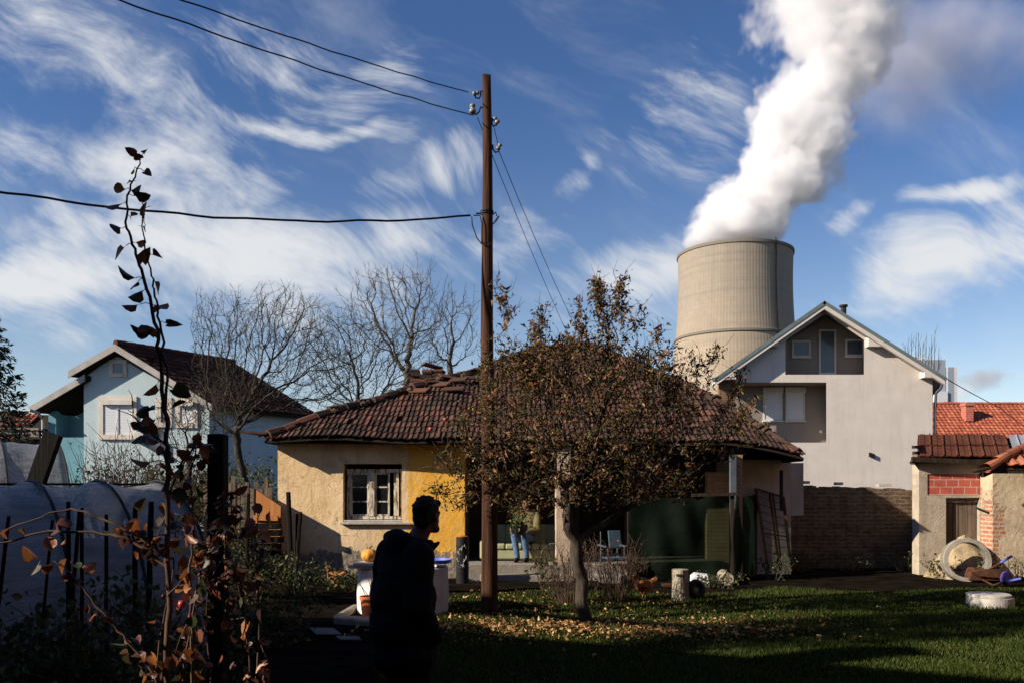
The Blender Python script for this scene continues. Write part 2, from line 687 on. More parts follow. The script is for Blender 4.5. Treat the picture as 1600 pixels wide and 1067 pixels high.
SC.view_settings.view_transform = 'Standard'
SC.view_settings.look = 'None'
SC.view_settings.exposure = 0.75
SC.view_settings.gamma = 1.0
SC.cycles.use_denoising = True
SC.cycles.max_bounces = 16
SC.cycles.diffuse_bounces = 3
SC.cycles.transparent_max_bounces = 12
SC.cycles.volume_bounces = 7
SC.cycles.sample_clamp_indirect = 6

# ----------------------------------------------------------------------------------------------
# materials
# ----------------------------------------------------------------------------------------------
M = {}
M['soil'] = mat('soil', (.017, .013, .009), (.006, .005, .004), scale=2.5, rough=1, bump=.9, bscale=18, spec=0.0)
M['turf'] = mat('turf', (.014, .018, .005), (.012, .009, .005), scale=1.8, rough=1, bump=.8, bscale=40, spec=0.0)
M['grass'] = island_mat('grass_blade', [(0, (.020, .036, .005)), (.55, (.044, .068, .010)), (.85, (.074, .092, .018)), (1, (.12, .115, .042))], rough=.7, dirt=0.0, trans=.25, spec=.15)
M['dead_leaf'] = island_mat('dead_leaf', [(0, (.10, .042, .016)), (.4, (.26, .13, .045)), (.75, (.46, .27, .10)), (1, (.60, .43, .20))], rough=.8, dirt=.2, trans=.15, spec=.2)
M['bark'] = mat('bark', (.07, .055, .042), (.022, .017, .013), scale=7, bump=1.0, bscale=22, stretch=(1, 1, .35), rough=.95)
M['bark_apple'] = mat('bark_apple', (.085, .068, .054), (.032, .025, .02), scale=7, bump=1.0, bscale=22, stretch=(1, 1, .35), rough=.95)
M['bark_grey'] = mat('bark_grey', (.065, .055, .045), (.03, .025, .02), scale=6, bump=.6, bscale=25, stretch=(1, 1, .4), rough=.95)
M['twig_pale'] = mat('twig_pale', (.12, .105, .085), (.06, .052, .042), scale=4, rough=.9)
M['twig_red'] = mat('twig_red', (.10, .065, .045), (.045, .028, .022), scale=8, rough=.7)
M['apple_leaf'] = island_mat('apple_leaf', [(0, (.046, .058, .017)), (.3, (.105, .092, .030)), (.52, (.15, .085, .036)), (.75, (.18, .078, .042)), (.92, (.30, .14, .045)), (1, (.45, .27, .10))], rough=.6, dirt=.3, trans=.22, spec=.25)
M['pear_leaf'] = island_mat('pear_leaf', [(0, (.035, .055, .012)), (.25, (.060, .035, .016)), (.5, (.10, .025, .016)), (.75, (.22, .065, .016)), (1, (.32, .12, .03))], rough=.45, dirt=.25, noise_scale=30, trans=.3, spec=.45)
M['shrub_leaf'] = island_mat('shrub_leaf', [(0, (.03, .05, .012)), (.6, (.05, .075, .02)), (1, (.16, .13, .03))], rough=.6, dirt=.2, trans=.25)
M['needle'] = island_mat('needle', [(0, (.010, .020, .010)), (1, (.026, .042, .018))], rough=.7, dirt=0)
M['apple_skin'] = mat('apple_skin', (.42, .03, .03), (.30, .05, .03), scale=8, rough=.35, spec=.5)

# weathered plaster, ochre paint right of a ragged line
m, t, b = new_mat('old_plaster')
co = t.n('ShaderNodeTexCoord').outputs['Object']
sx_ = t.n('ShaderNodeSeparateXYZ', {0: co})
n1 = t.noise(co, 1.6, 8, .62)
n2 = t.noise(co, 9, 6, .6)
cream = t.ramp(n1, [(.30, (.50, .34, .18)), (.5, (.74, .53, .29)), (.68, (.84, .64, .40))])
ochre = t.ramp(n1, [(.32, (.68, .34, .045)), (.6, (.82, .45, .075)), (.72, (.74, .50, .18))])
split = t.m('ADD', sx_.outputs[0], t.m('MULTIPLY', t.m('SUBTRACT', t.noise(co, 7, 8, .7), .5), .26))
fade = t.m('MULTIPLY', t.smooth(t.noise(co, 2.3, 8, .66), .50, .70), .45)
colr = t.mix(t.smooth(split, -2.08, -2.03), cream, t.mix(fade, ochre, (.80, .56, .24)))
edge = t.m('MULTIPLY', t.smooth(t.noise(co, 3.2, 8, .7), .57, .63), .6)
colr = t.mix(edge, colr, (.40, .29, .19))
drip = t.smooth(t.noise(t.scale(co, (5, 5, .5)), 1.6, 7, .62), .52, .72)
colr = t.mix(t.m('MULTIPLY', drip, .45), colr, (.36, .235, .125))
blot = t.smooth(t.noise(co, .9, 9, .68), .55, .68)
colr = t.mix(t.m('MULTIPLY', blot, .35), colr, (.78, .66, .50))
low = t.smooth(t.m('ADD', sx_.outputs[2], t.m('MULTIPLY', t.m('SUBTRACT', t.noise(co, 3, 6, .65), .5), 1.1)), .42, .52, 1, 0)
stone = t.ramp(t.noise(co, 14, 6, .7), [(.3, (.09, .075, .055)), (.7, (.36, .31, .24))])
colr = t.mix(low, colr, stone)
cr = t.n('ShaderNodeTexVoronoi', {'Vector': co, 'Scale': 2.2}, feature='DISTANCE_TO_EDGE')
ckn = t.m('MULTIPLY', t.smooth(cr.outputs[0], .0, .012, 1, 0), t.smooth(n2, .5, .62))
colr = t.mix(t.m('MULTIPLY', ckn, .7), colr, (.13, .095, .06))
t.put(b.inputs['Base Color'], colr)
b.inputs['Roughness'].default_value = .93
b.inputs['Specular IOR Level'].default_value = .08
hh = t.m('ADD', t.m('ADD', t.m('MULTIPLY', t.noise(co, 11, 9, .7), .8), t.m('MULTIPLY', n1, .8)), t.m('MULTIPLY', low, t.m('MULTIPLY', t.noise(co, 12, 6), 2.0)))
hh = t.m('SUBTRACT', hh, t.m('MULTIPLY', ckn, .5))
t.put(b.inputs['Normal'], t.n('ShaderNodeBump', {'Strength': .5, 'Distance': .035, 'Height': hh}).outputs[0])
M['old_plaster'] = m


def plaster(name, c, var=.8, bump=.25, stain=.3, sc=2.0, sdist=.02):
    m, t, b = new_mat(name)
    co = t.n('ShaderNodeTexCoord').outputs['Object']
    n1 = t.noise(co, sc, 7, .6)
    col = t.ramp(n1, [(.3, tuple(x * var for x in c)), (.65, c)])
    st = t.noise(t.scale(co, (3, 3, .35)), 1.5, 6, .6)
    col = t.mix(t.m('MULTIPLY', t.smooth(st, .5, .75), stain), col, tuple(x * .45 for x in c))
    t.put(b.inputs['Base Color'], col)
    b.inputs['Roughness'].default_value = .92
    b.inputs['Specular IOR Level'].default_value = .08
    t.put(b.inputs['Normal'], t.n('ShaderNodeBump', {'Strength': bump, 'Distance': sdist, 'Height': t.m('ADD', t.noise(co, 30, 6, .65), t.noise(co, sc * 2, 6))}).outputs[0])
    return m


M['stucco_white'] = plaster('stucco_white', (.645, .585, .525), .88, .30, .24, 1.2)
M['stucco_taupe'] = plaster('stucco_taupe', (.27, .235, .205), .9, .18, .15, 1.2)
M['stucco_blue'] = plaster('stucco_blue', (.47, .58, .61), .90, .15, .12)
M['stucco_teal'] = plaster('stucco_teal', (.16, .33, .39), .9, .15, .1)
M['white_dirty'] = plaster('white_dirty', (.52, .48, .44), .7, .4, .5)
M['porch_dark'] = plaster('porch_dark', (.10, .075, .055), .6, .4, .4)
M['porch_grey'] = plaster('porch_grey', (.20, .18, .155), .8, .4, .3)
M['pillar_cream'] = plaster('pillar_cream', (.52, .40, .29), .75, .5, .45, 3)
M['concrete'] = plaster('concrete', (.27, .24, .20), .7, .6, .4, 4)
M['concrete_tan'] = plaster('concrete_tan', (.46, .39, .30), .7, .6, .4, 4)
M['ring_concrete'] = plaster('ring_concrete', (.30, .27, .225), .6, .6, .6, 5)
M['concrete_pale'] = plaster('concrete_pale', (.48, .45, .40), .75, .5, .4, 5)
M['well_white'] = plaster('well_white', (.66, .63, .60), .72, .5, .35, 4)
M['white_paint'] = mat('white_paint', (.62, .60, .56), (.52, .49, .45), scale=5, rough=.55)
M['white_plastic'] = mat('white_plastic', (.74, .74, .74), (.66, .66, .67), scale=3, rough=.4, spec=.5)
M['shutter'] = mat('shutter', (.66, .68, .70), (.60, .62, .64), scale=2, rough=.5)
M['trim_cream'] = mat('trim_cream', (.64, .58, .50), (.56, .50, .43), scale=4, rough=.8)
M['glass'] = mat('glass', (.008, .009, .010), (.016, .018, .02), scale=3, rough=.12, spec=.22)
M['glass_far'] = mat('glass_far', (.06, .075, .10), (.10, .12, .15), scale=.6, rough=.08, spec=.6)
M['peel_wood'] = mat('peel_wood', (.60, .54, .44), (.16, .11, .07), scale=9, rough=.9, bump=.8, bscale=40, stretch=(3, 3, .6), lo=.50, hi=.60)
M['wood_dark'] = wood_mat('wood_dark', (.045, .032, .022), (.018, .012, .009))
M['wood_pole'] = wood_mat('wood_pole', (.10, .045, .025), (.016, .009, .006), scale=20, bump=1.0)
M['wood_grey'] = wood_mat('wood_grey', (.20, .15, .11), (.07, .05, .035), scale=12)
M['wood_orange'] = wood_mat('wood_orange', (.27, .115, .035), (.18, .07, .022), scale=10)
M['wood_log'] = mat('wood_log', (.42, .36, .28), (.15, .115, .08), scale=7, rough=.9, bump=.8, bscale=20, stretch=(1, 1, .3))
M['stake'] = wood_mat('stake', (.012, .010, .008), (.006, .005, .004))
M['tile_old'] = island_mat('tile_old', [(0, (.036, .025, .020)), (.35, (.066, .038, .029)), (.65, (.088, .048, .037)), (.93, (.115, .058, .044)), (1, (.17, .068, .046))], rough=.95, noise_scale=1.3, dirt=.7, dirt_col=(.042, .036, .029), bump=.6, spec=.04)
M['tile_brown'] = island_mat('tile_brown', [(0, (.050, .020, .015)), (1, (.085, .034, .025))], rough=.85, noise_scale=1.2, dirt=.3, spec=.1)
M['tile_red'] = island_mat('tile_red', [(0, (.26, .065, .034)), (.5, (.33, .090, .048)), (1, (.41, .13, .07))], rough=.8, noise_scale=1.3, dirt=.45, dirt_col=(.18, .05, .03))
M['tile_shed'] = island_mat('tile_shed', [(0, (.26, .085, .045)), (.5, (.36, .12, .065)), (1, (.46, .18, .10))], rough=.85, noise_scale=2, dirt=.5, dirt_col=(.08, .035, .025), bump=.5)
M['roof_metal'] = mat('roof_metal', (.12, .044, .026), (.075, .028, .018), scale=3, rough=.75, spec=.06)
M['roof_grey'] = mat('roof_grey', (.15, .19, .19), (.12, .15, .15), scale=2, rough=.55)
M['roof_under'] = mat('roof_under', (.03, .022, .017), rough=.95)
M['sheet_zinc'] = mat('sheet_zinc', (.42, .45, .48), (.32, .34, .36), scale=2, rough=.45, metal=.4)
M['fascia'] = mat('fascia', (.46, .43, .40), (.36, .33, .30), scale=3, rough=.7)
M['brick_old'] = brick_mat('brick_old', (.085, .052, .034), (.19, .13, .085), (.20, .16, .12), .25, .085, .022, .8, 1.0, .08)
M['brick_block'] = brick_mat('brick_block', (.44, .09, .06), (.52, .13, .085), (.50, .42, .36), .25, .15, .012, .2, .5)
M['brick_tan'] = brick_mat('brick_tan', (.42, .24, .12), (.50, .31, .17), (.30, .24, .17), .24, .08, .012, .3, .7, .02)
M['brick_brown'] = brick_mat('brick_brown', (.20, .11, .06), (.28, .17, .09), (.16, .12, .08), .25, .09, .014, .4, .8)
M['iron'] = mat('iron', (.035, .03, .028), (.02, .017, .016), scale=9, rough=.6, metal=.4)
M['rust'] = mat('rust', (.10, .045, .025), (.05, .022, .014), scale=12, rough=.8)
M['wire'] = mat('wire', (.02, .02, .022), rough=.6)
M['porcelain'] = mat('porcelain', (.24, .24, .22), (.13, .13, .12), rough=.25, spec=.5)
M['black_plastic'] = mat('black_plastic', (.016, .016, .018), (.028, .028, .03), scale=6, rough=.45)
M['black_cloth'] = mat('black_cloth', (.006, .006, .007), (.010, .010, .011), scale=8, rough=.9, bump=.2, spec=.1)
M['hair'] = mat('hair', (.010, .008, .007), (.005, .004, .004), scale=40, rough=.6, bump=.6, bscale=90, spec=.2)
M['skin'] = mat('skin', (.17, .095, .065), (.13, .07, .05), scale=10, rough=.6)
M['jeans'] = mat('jeans', (.10, .17, .28), (.06, .10, .18), scale=14, rough=.9, bump=.3, bscale=60)
M['trousers'] = mat('trousers', (.006, .006, .007), rough=.9, spec=.1)
M['olive'] = mat('olive', (.16, .135, .065), (.10, .085, .04), scale=9, rough=.8, bump=.3)
M['shoe'] = mat('shoe', (.02, .014, .012), rough=.7)
M['sofa'] = mat('sofa', (.38, .38, .22), (.33, .32, .18), scale=3, rough=.7, bump=.15, bscale=8)
M['net_base'] = mat('net', (.002, .005, .003), (.006, .013, .008), scale=3.4, rough=.8, bump=.5, bscale=5)
M['terracotta'] = mat('terracotta', (.50, .15, .06), (.42, .12, .05), scale=4, rough=.6)
M['gourd'] = mat('gourd', (.62, .30, .06), (.52, .22, .04), scale=6, rough=.5)
M['blue_plastic'] = mat('blue_plastic', (.10, .14, .52), (.08, .11, .42), scale=3, rough=.4, spec=.5)
M['purple_plastic'] = mat('purple_plastic', (.16, .11, .36), (.12, .08, .28), rough=.45)
M['blue_grey'] = mat('blue_grey', (.085, .105, .125), (.06, .075, .09), scale=4, rough=.7)
M['chair_blue'] = mat('chair_blue', (.07, .12, .16), (.05, .09, .12), scale=5, rough=.7)
M['sand'] = mat('sand', (.46, .36, .22), (.22, .165, .10), scale=3.5, rough=.95, bump=1.0, bscale=28, detail=9, spec=0.02)
M['hen'] = mat('hen', (.42, .17, .05), (.16, .05, .018), scale=11, rough=.8, bump=.9, bscale=28)
M['comb'] = mat('comb', (.45, .03, .025), rough=.5)
M['hen_leg'] = mat('hen_leg', (.45, .30, .10), rough=.6)
M['plant_metal'] = mat('plant_metal', (.30, .34, .40), (.24, .28, .34), scale=.05, rough=.7)
M['plant_white'] = mat('plant_white', (.62, .63, .64), (.54, .55, .57), scale=.05, rough=.7)
M['moss'] = mat('moss', (.10, .085, .055), (.05, .04, .03), scale=5, rough=.95, bump=.9, bscale=16)

# shade net: woven, lets some light through
m = M['net_base']
t = T(m.node_tree)
tp = t.n('ShaderNodeBsdfTransparent', {'Color': (.55, .75, .6, 1)})
tl = t.n('ShaderNodeBsdfTranslucent', {'Color': (.010, .022, .013, 1)})
mx = t.n('ShaderNodeMixShader', {0: .30}); mx2 = t.n('ShaderNodeMixShader', {0: .13})
t.put(mx.inputs[1], m.node_tree.nodes['Principled BSDF'].outputs[0]); t.put(mx.inputs[2], tl.outputs[0])
t.put(mx2.inputs[1], mx.outputs[0]); t.put(mx2.inputs[2], tp.outputs[0])
t.put(m.node_tree.nodes['Material Output'].inputs[0], mx2.outputs[0])
M['net'] = m

# roller shutter: fine horizontal slats
m, t, b = new_mat('roller_shutter')
co = t.n('ShaderNodeTexCoord').outputs['Object']
zz_ = t.n('ShaderNodeSeparateXYZ', {0: co}).outputs[2]
sl_ = t.m('FRACT', t.m('DIVIDE', zz_, .055))
t.put(b.inputs['Base Color'], t.mix(t.smooth(sl_, .0, .22, 1, 0), (.62, .64, .66), (.33, .34, .36)))
b.inputs['Roughness'].default_value = .5
t.put(b.inputs['Normal'], t.n('ShaderNodeBump', {'Strength': .6, 'Distance': .01, 'Height': t.m('PINGPONG', sl_, .5)}).outputs[0])
M['shutter'] = m

# greenhouse film: dull translucent plastic
m, t, b = new_mat('film')
co = t.n('ShaderNodeTexCoord').outputs['Object']
w1 = t.noise(t.scale(co, (1.2, 1.2, 6)), 2.2, 6, .6)
t.put(b.inputs['Base Color'], t.ramp(w1, [(.3, (.22, .225, .225)), (.7, (.48, .485, .49))]))
b.inputs['Roughness'].default_value = .26
b.inputs['Specular IOR Level'].default_value = .5
t.put(b.inputs['Normal'], t.n('ShaderNodeBump', {'Strength': .8, 'Distance': .06, 'Height': t.m('ADD', t.m('MULTIPLY', t.noise(t.scale(co, (.5, .5, 5)), 5, 4, .6, .8), .7), t.m('MULTIPLY', t.noise(co, 9, 6, .65), .5))}).outputs[0])
tr = t.n('ShaderNodeBsdfTranslucent', {'Color': (.20, .21, .225, 1)})
mx = t.n('ShaderNodeMixShader', {0: .35})
t.put(mx.inputs[1], b.outputs[0]); t.put(mx.inputs[2], tr.outputs[0])
tp = t.n('ShaderNodeBsdfTransparent', {'Color': (.8, .82, .85, 1)})
mx2 = t.n('ShaderNodeMixShader', {0: .30})
t.put(mx2.inputs[1], mx.outputs[0]); t.put(mx2.inputs[2], tp.outputs[0])
t.put(m.node_tree.nodes['Material Output'].inputs[0], mx2.outputs[0])
M['film'] = m

# tower shell: ribbed concrete in lifts, weathered
m, t, b = new_mat('tower_concrete')
co = t.n('ShaderNodeTexCoord').outputs['Object']
s3 = t.n('ShaderNodeSeparateXYZ', {0: co})
ang = t.m('ARCTAN2', s3.outputs[1], s3.outputs[0])
rib = t.m('SINE', t.m('MULTIPLY', ang, 118))
ribm = t.smooth(rib, .55, .90)
lift = t.m('FRACT', t.m('DIVIDE', s3.outputs[2], 1.5))
lm = t.smooth(lift, .0, .12, 1, 0)
cyl = t.n('ShaderNodeCombineXYZ', {0: t.m('MULTIPLY', ang, 22), 1: s3.outputs[2]}).outputs[0]
pan = t.n('ShaderNodeTexBrick', {'Vector': cyl, 'Color1': (0, 0, 0, 1), 'Color2': (1, 1, 1, 1), 'Mortar': (.5, .5, .5, 1), 'Scale': 1, 'Brick Width': 1.05, 'Row Height': 1.5, 'Mortar Size': .02}, offset=0.0)
panf = t.n('ShaderNodeSeparateColor', {0: pan.outputs[0]}).outputs[0]
base = t.ramp(t.noise(t.scale(cyl, (1, .35, 1)), .10, 6, .6), [(.3, (.265, .21, .155)), (.7, (.335, .275, .205))])
# greyer above the ring
up_ = t.smooth(t.m('ADD', s3.outputs[2], t.m('MULTIPLY', t.m('SUBTRACT', t.noise(t.scale(cyl, (.08, .08, 1)), 1.0, 5), .5), 45)), 52, 82)
base = t.mix(t.m('MULTIPLY', up_, .7), base, (.235, .21, .175))
base = t.mix(.09, base, t.ramp(panf, [(0, (.22, .19, .15)), (1, (.55, .48, .38))]))
base = t.mix(t.m('MULTIPLY', ribm, .19), base, (.18, .15, .115))
band = t.noise(t.scale(cyl, (.015, 1, 1)), .55, 4, .7)
base = t.mix(t.m('MULTIPLY', t.smooth(band, .46, .66), .30), base, (.17, .15, .125))
base = t.mix(t.m('MULTIPLY', lm, .34), base, (.18, .15, .12))
run = t.smooth(t.noise(t.scale(cyl, (1, .03, 1)), .30, 5, .6), .50, .72)
base = t.mix(t.m('MULTIPLY', t.m('MULTIPLY', run, up_), .5), base, (.17, .16, .14))
t.put(b.inputs['Base Color'], base)
b.inputs['Roughness'].default_value = .92
t.put(b.inputs['Normal'], t.n('ShaderNodeBump', {'Strength': .25, 'Distance': .12, 'Height': t.m('MULTIPLY', rib, .5)}).outputs[0])
M['tower'] = m

# ----------------------------------------------------------------------------------------------
# ground
# ----------------------------------------------------------------------------------------------
mb = MB()
mb.box((-1500, -200, -.5), (1500, 3000, 0))
kind(mb.build('ground', M['soil'], org=(0, 0, 0)), 'structure')


def sheet(name, x0, x1, y0, y1, z, step, m, amp=.02, clip=None):
    nx, ny = int((x1 - x0) / step) + 1, int((y1 - y0) / step) + 1
    xs, ys = np.linspace(x0, x1, nx), np.linspace(y0, y1, ny)
    A, B = np.meshgrid(xs, ys)
    zz = z + amp * (np.sin(A * 1.3 + B * .7) * np.cos(B * 1.1 - A * .4) + .4 * np.sin(A * 3.1) * np.sin(B * 2.7) + 1.3)
    V = np.stack([A, B, zz], -1).reshape(-1, 3)
    fs = []
    for j in range(ny - 1):
        for i in range(nx - 1):
            q = j * nx + i
            if clip is None or clip((xs[i] + xs[i + 1]) / 2, (ys[j] + ys[j + 1]) / 2):
                fs.append((q, q + 1, q + nx + 1, q + nx))
    return mesh_np(name, V, fs, m, smooth=True)


def lawn_edge(y):            # left edge of the grass at distance y
    return -1.25 - .10 * (y - 9) + .18 * math.sin(y * 2.1)


def on_lawn(x, y):
    if y > 14.75 + .25 * math.sin(x * 1.7) - (0.3 if x < 4.4 else 0):
        return False
    return x > lawn_edge(y)


kind(sheet('lawn', -2.6, 12, 5.5, 16.3, .004, .12, M['turf'], .012, on_lawn), 'structure')
kind(sheet('garden_soil', -9, 1.6, 5.5, 16.2, .003, .15, M['soil'], .03, lambda x, y: x <= lawn_edge(y) + .05 or y > 14.5), 'structure')


def lawn_z(x, y):
    return .004 + .012 * (np.sin(x * 1.3 + y * .7) * np.cos(y * 1.1 - x * .4) + .4 * np.sin(x * 3.1) * np.sin(y * 2.7) + 1.3)


# grass blades (denser where near)
n = 150000
yy_ = 7.2 + (15.8 - 7.2) * RNG.random(n) ** 1.25
xx_ = (RNG.uniform(-.17, .66, n)) * yy_
keep = np.array([on_lawn(a, c) for a, c in zip(xx_, yy_)])
pn = np.sin(xx_ * 2.3 + 1.1) * np.sin(yy_ * 2.9) + .6 * np.sin(xx_ * 5.1 + yy_ * 4.3)
keep &= RNG.random(n) < np.clip(.85 + .25 * pn, .35, 1)
bare = np.exp(-(((xx_ - .9) / 2.0) ** 2 + ((yy_ - 12.6) / 1.7) ** 2))
keep &= RNG.random(n) > bare * .65
xx_, yy_, pn = xx_[keep], yy_[keep], pn[keep]
n = len(xx_)
a = RNG.uniform(0, 2 * PI, n)
hgt = RNG.uniform(.020, .055, n) * (1 + .25 * pn)
w = RNG.uniform(.004, .008, n)
lean = RNG.uniform(.1, .9, n) * hgt
b0 = np.stack([xx_, yy_, lawn_z(xx_, yy_) - .003], 1)
sd_ = np.stack([np.cos(a), np.sin(a), 0 * a], 1)
la = a + RNG.normal(PI / 2, .7, n)
tipv = b0 + np.stack([np.cos(la) * lean, np.sin(la) * lean, hgt], 1)
mid = b0 * .5 + tipv * .5 + np.stack([0 * a, 0 * a, hgt * .12], 1)
V = np.stack([b0 - sd_ * w[:, None], b0 + sd_ * w[:, None], mid + sd_ * w[:, None] * .6, tipv, mid - sd_ * w[:, None] * .6], 1).reshape(-1, 3)
o5 = (np.arange(n) * 5)[:, None]
kind(mesh_np('grass', V, (o5 + np.arange(5)[None]).astype(int), M['grass']), 'stuff')

# fallen leaves
pts = []
for (cx, cy, sx1, sy1, k) in ((1.0, 10.5, 1.4, .42, 900), (.6, 10.9, .35, .22, 190), (1.9, 10.3, .5, .25, 240), (-.3, 10.9, .45, .3, 260), (2.3, 10.6, .7, .3, 240), (2.2, 11.2, 1.2, .7, 290), (-.4, 11.8, .9, 1.0, 250), (.4, 13.2, 1.5, .7, 280), (3.4, 11, 3.4, 1.7, 90)):
    q = np.stack([RNG.normal(cx, sx1, k), RNG.normal(cy, sy1, k)], 1)
    pts.append(q)
q = np.vstack(pts)
q = q[(q[:, 1] > 8.6) & (q[:, 1] < 14.6) & (q[:, 0] > -2)]
cen = np.stack([q[:, 0], q[:, 1], lawn_z(q[:, 0], q[:, 1]) + RNG.uniform(.018, .05, len(q))], 1)
ax = np.stack([np.cos(RNG.uniform(0, 6.28, len(q))), np.sin(RNG.uniform(0, 6.28, len(q))), np.zeros(len(q))], 1)
V, fs = leaf_array(cen, np.clip(RNG.lognormal(-3.3, .32, len(q)), .018, .075), RNG, LEAF8, LEAF8F, 0, axis=ax * 1.6, curl=.6)
V[:, 2] = np.maximum(V[:, 2], lawn_z(V[:, 0], V[:, 1]) + .012)
kind(mesh_np('fallen_leaves', V, fs, M['dead_leaf']), 'stuff')

# ----------------------------------------------------------------------------------------------
# cooling tower, its steam, the works beyond
# ----------------------------------------------------------------------------------------------
TD = 345.0
TC = Vector((X(1148, TD), TD, 0))
tw = thing('cooling_tower', 'huge waisted concrete cooling tower pouring white steam behind the white house', 'cooling tower', TC)


def tr_(z): return 22.4 * math.sqrt(1 + ((z - 84) / 69) ** 2)


TZ = Z(375, TD - 23)
prof = [(tr_(TZ * i / 60), TZ * i / 60) for i in range(61)]
mb = MB(); mb.lathe(TC, prof, 160)
mb.build('shell', M['tower'], tw, smooth=True)
mb = MB(); mb.lathe(TC, [(r - .5, z) for r, z in prof[::-1]], 96)
mb.build('inner_shell', M['porch_grey'], tw, smooth=True)
mb = MB(); mb.lathe(TC, [(tr_(TZ) - .5, TZ), (tr_(TZ) - .5, TZ + .6), (tr_(TZ) + .35, TZ + .6), (tr_(TZ) + .35, TZ - .5), (tr_(TZ), TZ - .5)], 160)
mb.build('rim', M['porch_grey'], tw)
RZ = Z(515, TD - 23)
mb = MB(); mb.lathe(TC, [(tr_(RZ), RZ - .7), (tr_(RZ) + .55, RZ - .35), (tr_(RZ) + .55, RZ + .45), (tr_(RZ), RZ + .7)], 160)
mb.build('ring_walkway', M['porch_grey'], tw)
mb = MB()
for k in range(2):
    la = math.radians(-64 + k * 1.6)
    mb.tube([TC + Vector(((tr_(z) + .35) * math.cos(la), (tr_(z) + .35) * math.sin(la), z)) for z in np.linspace(20, TZ + 1.5, 30)], .13, 5)
for z in np.arange(22, TZ, 2.2):
    a0, a1 = math.radians(-64), math.radians(-62.4)
    mb.bar(TC + Vector(((tr_(z) + .35) * math.cos(a0), (tr_(z) + .35) * math.sin(a0), z)), TC + Vector(((tr_(z) + .35) * math.cos(a1), (tr_(z) + .35) * math.sin(a1), z)), .10)
mb.build('ladder', M['iron'], tw)


def volume_mat(name, build, color, aniso=0.0, step=0.3):
    m = bpy.data.materials.new(name)
    m.use_nodes = True
    t = T(m.node_tree)
    m.node_tree.nodes.clear()
    dens = build(t)
    v = t.n('ShaderNodeVolumePrincipled', {'Color': color, 'Anisotropy': aniso, 'Density': dens})
    v.inputs['Density Attribute'].default_value = ''
    o = t.n('ShaderNodeOutputMaterial')
    t.put(o.inputs['Volume'], v.outputs[0])
    m.cycles.volume_step_rate = step
    return m


PL = [(380, 1149, 82), (350, 1152, 90), (325, 1172, 98), (300, 1200, 104), (270, 1228, 102), (235, 1247, 102), (200, 1256, 99), (170, 1263, 98), (135, 1284, 98), (95, 1308, 104), (50, 1306, 128), (0, 1302, 146), (-60, 1320, 156), (-120, 1350, 165)]
SCL = TD / F
pz0, pz1 = Z(380, TD), Z(-120, TD)


def plume_density(t):
    co = t.n('ShaderNodeTexCoord').outputs['Object']
    s = t.n('ShaderNodeSeparateXYZ', {0: co})
    f = t.m('DIVIDE', s.outputs[2], pz1 - pz0, clamp=True)

    def curve(vals):
        nd = t.n('ShaderNodeFloatCurve', {'Value': f})
        cv_ = nd.mapping.curves[0]
        while len(cv_.points) < len(vals):
            cv_.points.new(.5, .5)
        for p_, (xx, v_) in zip(cv_.points, vals):
            p_.location = (xx, v_)
        nd.mapping.update()
        return nd.outputs[0]
    zs = [(Z(p[0], TD) - pz0) / (pz1 - pz0) for p in PL]
    cx = t.m('MULTIPLY', curve([(z, (p[1] - 1100) / 400) for z, p in zip(zs, PL)]), 400 * SCL)
    cx = t.m('SUBTRACT', cx, 48 * SCL)
    rr = t.m('MULTIPLY', curve([(z, p[2] / 200) for z, p in zip(zs, PL)]), 200 * SCL)
    ux = t.m('DIVIDE', t.m('SUBTRACT', s.outputs[0], cx), rr)
    uy = t.m('DIVIDE', s.outputs[1], rr)
    d = t.m('SQRT', t.m('ADD', t.m('MULTIPLY', ux, ux), t.m('MULTIPLY', uy, uy)))
    wp = t.n('ShaderNodeTexNoise', {'Vector': co, 'Scale': .03, 'Detail': 2.0})
    w2 = t.n('ShaderNodeVectorMath', {0: wp.outputs['Color'], 'Scale': 9.0}, operation='SCALE').outputs[0]
    cw = t.n('ShaderNodeVectorMath', {0: co, 1: w2}, operation='ADD').outputs[0]
    vo = t.n('ShaderNodeTexVoronoi', {'Vector': cw, 'Scale': .062, 'Detail': 2.5, 'Roughness': .45}, feature='F1')
    bil = t.m('SUBTRACT', .5, vo.outputs['Distance'])
    ns = t.m('SUBTRACT', t.noise(cw, .042, 7, .58), .5)
    grow = t.m('ADD', .55, t.m('MULTIPLY', f, 1.2), clamp=True)
    hf = t.m('SUBTRACT', t.noise(cw, .17, 5, .6), .5)
    dis = t.m('MULTIPLY', t.m('ADD', t.m('ADD', t.m('MULTIPLY', bil, .60), t.m('MULTIPLY', ns, 1.2)), t.m('MULTIPLY', hf, .85)), grow)
    val = t.m('ADD', t.m('SUBTRACT', 1.05, d), dis)
    soft = t.m('ADD', .20, t.m('MULTIPLY', f, .50))
    q = t.smooth(val, 0.0, soft)
    return t.m('MULTIPLY', q, t.m('SUBTRACT', .20, t.m('MULTIPLY', f, .10)))


